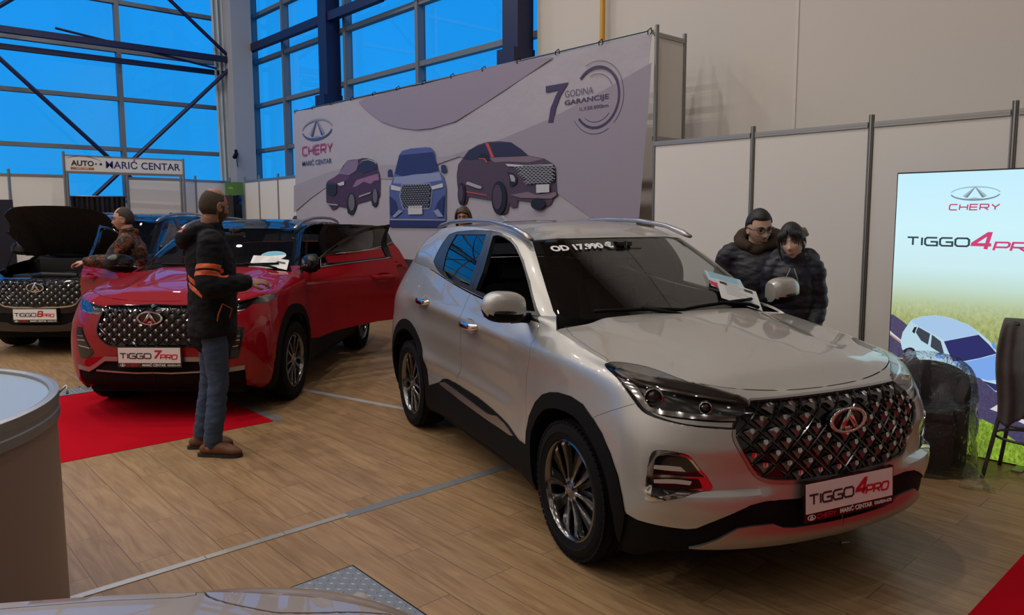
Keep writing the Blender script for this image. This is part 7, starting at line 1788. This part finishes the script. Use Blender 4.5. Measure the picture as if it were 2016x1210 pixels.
obj('drawstring', _bm, mat('cord_pale', (.30, .30, .32), .6), cwj)
J = upd(pose(1.80), head_rot=(-14, 3, 0))
fw, fj, H3 = person('woman with brown hair whose face shows above the silver car roof', (-6.89, 5.47, 0), -40, J, skin('skin_tan', (.36, .17, .10)),
    dict(mask=m_long, mat=HMID, t=.016), dict(hem=.75, mat=MATS['puffer_navy'], rx=.14, ry=.20, arm=.075), dict(mat=MATS['dark_trousers']), dict(mat=MATS['shoe_black']), fem=True)
_bm = bmesh.new()
for s in (1, -1): limb(_bm, [(.03, s * .06, .085), (.02, s * .084, .02), (.0, s * .085, -.06), (-.01, s * .075, -.13)], [(.030, .018), (.036, .018), (.036, .018), (.02, .012)], 12, 12)
bmesh.ops.transform(_bm, matrix=H3, verts=_bm.verts[:]); obj('hair_lengths', _bm, HMID, fw, 180)
# ---------------------------------------------------------------- counter, wrapped armchair, bar stool
ct = thing('display_counter', 'round white display counter with metal rim at the left edge', 'counter', (-3.637, -.2486, 0)); CR = .895
_bm = bmesh.new(); add_lathe(_bm, [(CR - .012, .03), (CR - .012, .93), (CR - .03, .93), (CR - .03, .03)], 96, 'Z', closed=True); fix_normals(_bm); obj('curved_panel', _bm, mat('counter_shaded_laminate', (.27, .19, .155), .5), ct, 40)  # white panel; its brownish shading is put into the base colour
_bm = bmesh.new(); add_lathe(_bm, [(CR - .02, .90), (CR, .90), (CR, .935), (CR - .004, .94), (CR - .004, .962), (CR, .967), (CR, 1.0), (CR - .02, 1.004), (CR - .035, .998), (CR - .035, .90)], 96, 'Z', closed=True); fix_normals(_bm)
add_tube(_bm, [(.22, .865, .99), (.20, .90, 1.012), (.235, .895, .985)], .006, 6)
obj('metal_rim', _bm, ALU, ct, 30)
_bm = bmesh.new(); add_lathe(_bm, [(.001, .985), (CR - .036, .985), (CR - .036, .965), (.001, .965)], 96, 'Z'); fix_normals(_bm); obj('counter_top', _bm, mat('counter_top_white', (.42, .48, .54), .25), ct, 30)
_bm = bmesh.new(); add_lathe(_bm, [(CR - .025, 0), (CR - .008, 0), (CR - .008, .035), (CR - .025, .035)], 96, 'Z', closed=True); fix_normals(_bm); obj('base_rim', _bm, ALU, ct, 30)
# armchair wrapped in plastic in front of the light box
ac = thing('armchair', 'dark tub armchair wrapped in clear plastic beside the light box', 'armchair', (-1.79, 5.40, 0), R(-75)); ac.scale = (.80, .80, .80)
DKF = mat('armchair_cloth', (.022, .014, .016), .8, bump=(120, .4, .003))
_bm = bmesh.new()
arc = [(.30 * math.cos(a), .29 * math.sin(a)) for a in np.linspace(R(65), R(295), 25)]
for i in range(len(arc) - 1):
    pass
rings = []
for i, (x, y) in enumerate(arc):
    q = i / (len(arc) - 1); top = .62 + .22 * math.sin(PI * q) ** .7; n = Vector((x, y)).normalized(); ring = []
    for (o, z) in ((.03, .04), (.035, top - .05), (.02, top), (-.03, top + .01), (-.075, top - .04), (-.08, .36), (-.08, .05)): ring.append(_bm.verts.new((x + n.x * o, y + n.y * o, z)))
    rings.append(ring)
for i in range(len(rings) - 1):
    for j in range(7): _bm.faces.new((rings[i][j], rings[i + 1][j], rings[i + 1][(j + 1) % 7], rings[i][(j + 1) % 7]))
_bm.faces.new(rings[0]); _bm.faces.new(rings[-1][::-1]); fix_normals(_bm); obj('backrest', _bm, DKF, ac, 60)
_bm = bmesh.new(); add_box(_bm, (.05, 0, .25), (.50, .46, .42), bev=.05); add_box(_bm, (.06, 0, .47), (.48, .44, .10), bev=.04); obj('seat', _bm, DKF, ac, 60)
_bm = bmesh.new(); bmesh.ops.create_grid(_bm, x_segments=1, y_segments=1, size=.001); _bm.clear()
nz_, na_ = 30, 72; gr = []
for i in range(nz_ + 1):
    v = i / nz_; row = []
    for j in range(na_):
        a = 2 * PI * j / na_; back = max(0, -math.cos(a))
        h = .60 + .28 * back ** .5 if back > 0 else .60 - .10 * math.cos(a)
        z = .012 + (h - .0) * min(1, v * 1.18); k = 1. if v * 1.18 <= 1 else max(.0, 1 - ((v * 1.18 - 1) / .18) ** 1.5 * .9)
        r = (.375 + .03 * (1 - v) ** 2) * k
        p = Vector((r * math.cos(a) * 1.02, r * math.sin(a), z + (.02 if k < 1 else 0)))
        p += Vector((math.cos(a), math.sin(a), 0)) * (.022 * mnoise.noise(Vector((math.cos(a) * 3, math.sin(a) * 3, v * 5))) + .012 * mnoise.noise(Vector((math.cos(a) * 9, math.sin(a) * 9, v * 14))))
        row.append(_bm.verts.new(p))
    gr.append(row)
for i in range(nz_):
    for j in range(na_): _bm.faces.new((gr[i][j], gr[i][(j + 1) % na_], gr[i + 1][(j + 1) % na_], gr[i + 1][j]))
_bm.normal_update()
def film():
    m = glass_mat('plastic_film', (.95, .95, .95), .9, .0); nt = m.node_tree
    tc = nt.nodes.new('ShaderNodeTexCoord'); nz = nt.nodes.new('ShaderNodeTexNoise'); nz.inputs['Scale'].default_value = 9; nz.inputs['Detail'].default_value = 3; nz.inputs['Distortion'].default_value = 2
    bp = nt.nodes.new('ShaderNodeBump'); bp.inputs['Strength'].default_value = .9; bp.inputs['Distance'].default_value = .03
    nt.links.new(tc.outputs['Object'], nz.inputs['Vector']); nt.links.new(nz.outputs['Fac'], bp.inputs['Height'])
    for n in nt.nodes:
        if n.type in ('BSDF_GLOSSY', 'FRESNEL'): nt.links.new(bp.outputs[0], n.inputs['Normal'])
        if n.type == 'BSDF_GLOSSY': n.inputs['Roughness'].default_value = .12
    return m
FILM = film()
obj('plastic_wrap', _bm, FILM, ac, 60)
_bm = bmesh.new(); gr = []   # loose sheet trailing to the floor
for i in range(25):
    u = i / 24; row = []
    for j in range(19):
        v = j / 18; x = .12 + .40 * u; y = .34 + .14 * v + .05 * math.sin(5 * u + 3 * v); z = max(.010, .60 * (1 - u) ** 1.4 * (1 - .75 * v) + .05 * mnoise.noise(Vector((u * 5, v * 5, 3))) + .02)
        row.append(_bm.verts.new((x, y, z)))
    gr.append(row)
for i in range(24):
    for j in range(18): _bm.faces.new((gr[i][j], gr[i + 1][j], gr[i + 1][j + 1], gr[i][j + 1]))
obj('plastic_wrap', _bm, FILM, ac, 60)
# bar stool with a grey garment thrown over it
bs_ = thing('bar_stool', 'grey metal bar stool before the light box under a grey garment', 'bar stool', (-1.235, 5.56, 0))
STM = mat('stool_grey', (.085, .08, .08), .5, .5)
for (x, y) in ((-.185, -.185), (.185, -.185), (.185, .185), (-.185, .185)):
    _bm = bmesh.new(); add_tube(_bm, [tuple(q) for q in bent([(x * .55, y * .55, .74), (x * .66, y * .66, .46), (x * 1.0, y * 1.0, .0)], 12)], .0125, 10); obj('leg', _bm, STM, bs_)
_bm = bmesh.new(); add_tube(_bm, [(.150 * math.cos(a), .150 * math.sin(a), .36) for a in np.linspace(0, 2 * PI, 41)], .009, 8, caps=False); add_tube(_bm, [(.175 * math.cos(a), .175 * math.sin(a), .27) for a in np.linspace(0, 2 * PI, 41)], .009, 8, caps=False); obj('foot_ring', _bm, STM, bs_)
_bm = bmesh.new(); add_lathe(_bm, [(.001, .775), (.16, .775), (.18, .765), (.18, .745), (.16, .735), (.001, .735)], 40); fix_normals(_bm); obj('seat', _bm, mat('stool_seat', (.03, .03, .032), .6), bs_)
MR = Matrix.Rotation(R(-77), 4, 'Z')
_bm = bmesh.new(); add_tube(_bm, [MR @ Vector(q) for q in bent([(.02, -.12, .74), (.05, -.15, .90), (.05, -.10, .985), (.05, .10, .985), (.05, .15, .90), (.02, .12, .74)], 22)], .012, 8); obj('backrest', _bm, STM, bs_)
GARM = mat('grey_knit', (.085, .079, .077), .92, var=(14, .25), bump=(180, .6, .004))
gm_ = thing('garment', 'grey knitted garment draped over the bar stool by the light box', 'garment', (-1.235, 5.56, 0), R(-77)); _bm = bmesh.new(); gr = []
n_u, n_v = 60, 50
for i in range(n_u + 1):
    u = i / n_u; row = []
    for j in range(n_v + 1):
        v = j / n_v; t = v * 1.20 - .42            # up the back, over the rail, down the front
        amp = min(1, abs(t) * 4)
        fold = amp * (.026 * math.sin(u * 17 + 1.2 * math.sin(v * 3)) + .011 * math.sin(u * 41 + v * 2)); edge = .05 * math.sin(u * 6.0 + .6) + .03 * math.sin(u * 13)
        y = -.165 + .40 * u + .018 * math.sin(v * 8 + u * 2) - .02 * (1 - u) * max(0, t)
        if t < -.07: x, z = -.035 + fold * .6, 1.01 + (t + .07)
        elif t > .07: x, z = .135 + .10 * min(1, (t - .07) * 3) + fold, 1.01 - (t - .07) * (.80 + edge) + (.03 * max(0, math.sin(u * 9)) if t < .2 else 0)
        else: a = (t + .07) / .14 * PI; x, z = .05 - .085 * math.cos(a) + fold * .4, 1.01 + .028 * math.sin(a)
        row.append(_bm.verts.new((x, y, z)))
    gr.append(row)
for i in range(n_u):
    for j in range(n_v): _bm.faces.new((gr[i][j], gr[i + 1][j], gr[i + 1][j + 1], gr[i][j + 1]))
fix_normals(_bm); thicken(_bm, .012); strip_mat(_bm); obj('knit', _bm, GARM, gm_, 180)
# ---------------------------------------------------------------- papers on the cars and the price on the glass
def on_car(root, x, y, z): return root.matrix_world @ Vector((x, y, z))
bpy.context.view_layer.update()
PAPER = mat('paper_white', (.72, .72, .72), .55); PBLUE = mat('paper_cyan', (.10, .42, .62), .5); PPALE = mat('paper_pale_blue', (.50, .68, .78), .5); PRED = mat('paper_red', (.62, .03, .10), .5)
def glass_frame(bvh, y, z, root):
    """point and frame on a windscreen: x across (towards the car's right), y up the glass, z outwards"""
    h = bvh.ray_cast(Vector((1.2, abs(y) + 1e-4, z)), Vector((-1, 0, 0))); p, n = h[0], h[1]
    if y < 0: p = Vector((p.x, -p.y, p.z)); n = Vector((n.x, -n.y, n.z))
    ax = Vector((0, 1, 0)); ax = (ax - n * ax.dot(n)).normalized(); ay = n.cross(ax)
    if ay.z < 0: ay = -ay; 
    ax = ay.cross(n)
    return Matrix(((ax.x, ay.x, n.x, p.x), (ax.y, ay.y, n.y, p.y), (ax.z, ay.z, n.z, p.z), (0, 0, 0, 1)))

def sheet_on(bvh, root, parent_label, cat, poly, y, z, rot, m, group=None, lift=.006, curl=.0, prints=(), name='price_sheet'):
    F = root.matrix_world @ glass_frame(bvh, y, z, root) @ Matrix.Rotation(R(rot), 4, 'Z')
    bm = bmesh.new(); nx, ny = 10, 10; x0, x1 = min(p[0] for p in poly), max(p[0] for p in poly); y0, y1 = min(p[1] for p in poly), max(p[1] for p in poly)
    vs = [bm.verts.new((px, py, lift)) for px, py in poly]; f = bm.faces.new(vs)
    if f.normal.z < 0: f.normal_flip()
    bm.normal_update(); thicken(bm, .0012); strip_mat(bm)
    o = obj(name, bm, m, None, 0); o.matrix_world = F; tag(o, parent_label, cat, group)
    for (pp, pmx, nm) in prints:
        b = bmesh.new(); f = b.faces.new([b.verts.new((px, py, lift + .0006)) for px, py in pp]); f.normal_update()
        if f.normal.z < 0: f.normal_flip()
        obj(nm, b, pmx, o, 0)
    return o, F
rc = lambda x0, y0, x1, y1: [(x0, y0), (x1, y0), (x1, y1), (x0, y1)]
LINE = mat('paper_grey_print', (.35, .35, .36), .6)
lines_ = [(rc(-.09, .09 - .017 * k, -.09 + .10 + .05 * ((k * 7) % 3), .094 - .017 * k), LINE, 'print_line') for k in range(8)]

# price lettering and sheets on the silver car's windscreen
def car_text(bvh, root, s, y, z, size, rot, par):
    F = glass_frame(bvh, y, z, root) @ Matrix.Rotation(R(rot), 4, 'Z') @ Matrix.Translation((0, 0, .004))
    bm = bmesh.new(); merge(bm, text_bm(s, size, .0006, .0035), F)
    return obj('price_lettering', bm, INKW, par, 0)
_ws = [c for c in silver.children if c.name.startswith('windscreen')][0]
car_text(silver_bvh, silver, 'OD 17.990 \u20ac', -.30, 1.497, .078, 0, _ws)
sheet_on(silver_bvh, silver, 'pale blue leaflet with red heart under the silver car wiper', 'leaflet', rc(-.14, -.085, .12, .085), .55, 1.262, -18, PPALE, None, .010, 0,
    [(rc(-.12, .02 + .018 * k, .09, .026 + .018 * k), PBLUE, 'print_line') for k in range(4)] + [([(-.15, -.06), (-.10, -.095), (-.05, -.06), (-.06, -.02), (-.10, -.035), (-.14, -.02)], PRED, 'printed_heart'), (rc(.03, -.07, .12, -.02), PBLUE, 'printed_box')], 'leaflet')
sheet_on(silver_bvh, silver, 'white price sheet on the silver car windscreen, below the blue leaflet', 'price sheet', rc(-.14, -.10, .14, .10), .56, 1.195, -24, PAPER, None, .014, 0, lines_ + [(rc(-.12, .06, -.07, .085), mat('print_dark_car', (.03, .03, .03), .6), 'printed_car'), (rc(.05, .06, .11, .085), MATS['print_dark_car'], 'printed_car')])
sheet_on(red_bvh, red, 'white price sheet standing on the red car windscreen, left of the other', 'price sheet', rc(-.12, -.10, .12, .10), .46, 1.235, 2, PAPER, None, .012, 0, lines_)
sheet_on(red_bvh, red, 'white price sheet slanting on the red car windscreen, right of the other', 'price sheet', [(-.15, -.075), (.15, -.075), (.10, .075), (-.15, .06)], .585, 1.225, -12, PAPER, None, .016, 0, lines_[2:7] + [(rc(.0, .0, .09, .03), MATS['print_dark_car'], 'printed_car')])
_pl = [(.12 * math.cos(2 * PI * i / 40), .075 * math.sin(2 * PI * i / 40)) for i in range(40)]
sheet_on(red_bvh, red, 'blue and white oval leaflet behind the price sheets on the red car', 'leaflet', _pl, .525, 1.295, 12, PAPER, None, .008, 0, [([(.115 * math.cos(a), .070 * math.sin(a)) for a in np.linspace(.1, PI + .2, 24)], PBLUE, 'printed_sky')], 'leaflet')
# champagne car whose nose shows along the bottom edge
CHAMP = paint('champagne_paint', (.42, .34, .28), .3, .40)
def dup_car(src, label, loc, deg, swap):
    def cp(o, par, hl=False):
        hl = hl or o.name.startswith('headlight'); c = o.copy(); COL.objects.link(c); c.parent = par; c.matrix_parent_inverse = o.matrix_parent_inverse.copy()
        if c.type == 'MESH':
            for i, ms in enumerate(c.material_slots):
                mm = CHAMP if hl else swap.get(ms.material)
                if mm: ms.link = 'OBJECT'; ms.material = mm
        for ch in o.children:
            if not ch.name.startswith(('plate_frame', 'price_lettering')): cp(ch, c, hl)
        return c
    r = cp(src, None); r.location = loc; r.rotation_euler = (0, 0, R(deg)); r['label'] = label
    return r
near = dup_car(silver, 'champagne car whose bonnet edge shows along the bottom left edge', (-.865, .027, 0), 69, {SILVER: CHAMP}); near.scale = (1, 1, .9)
# dark poster stand at the far left, behind the black car
tag(box('poster_stand', (-14.5, 1.86, .98), (.05, .62, 1.96), mat('poster_dark', (.02, .018, .03), .5), None, R(10)), 'dark poster stand at the far left behind the black car', 'poster stand')
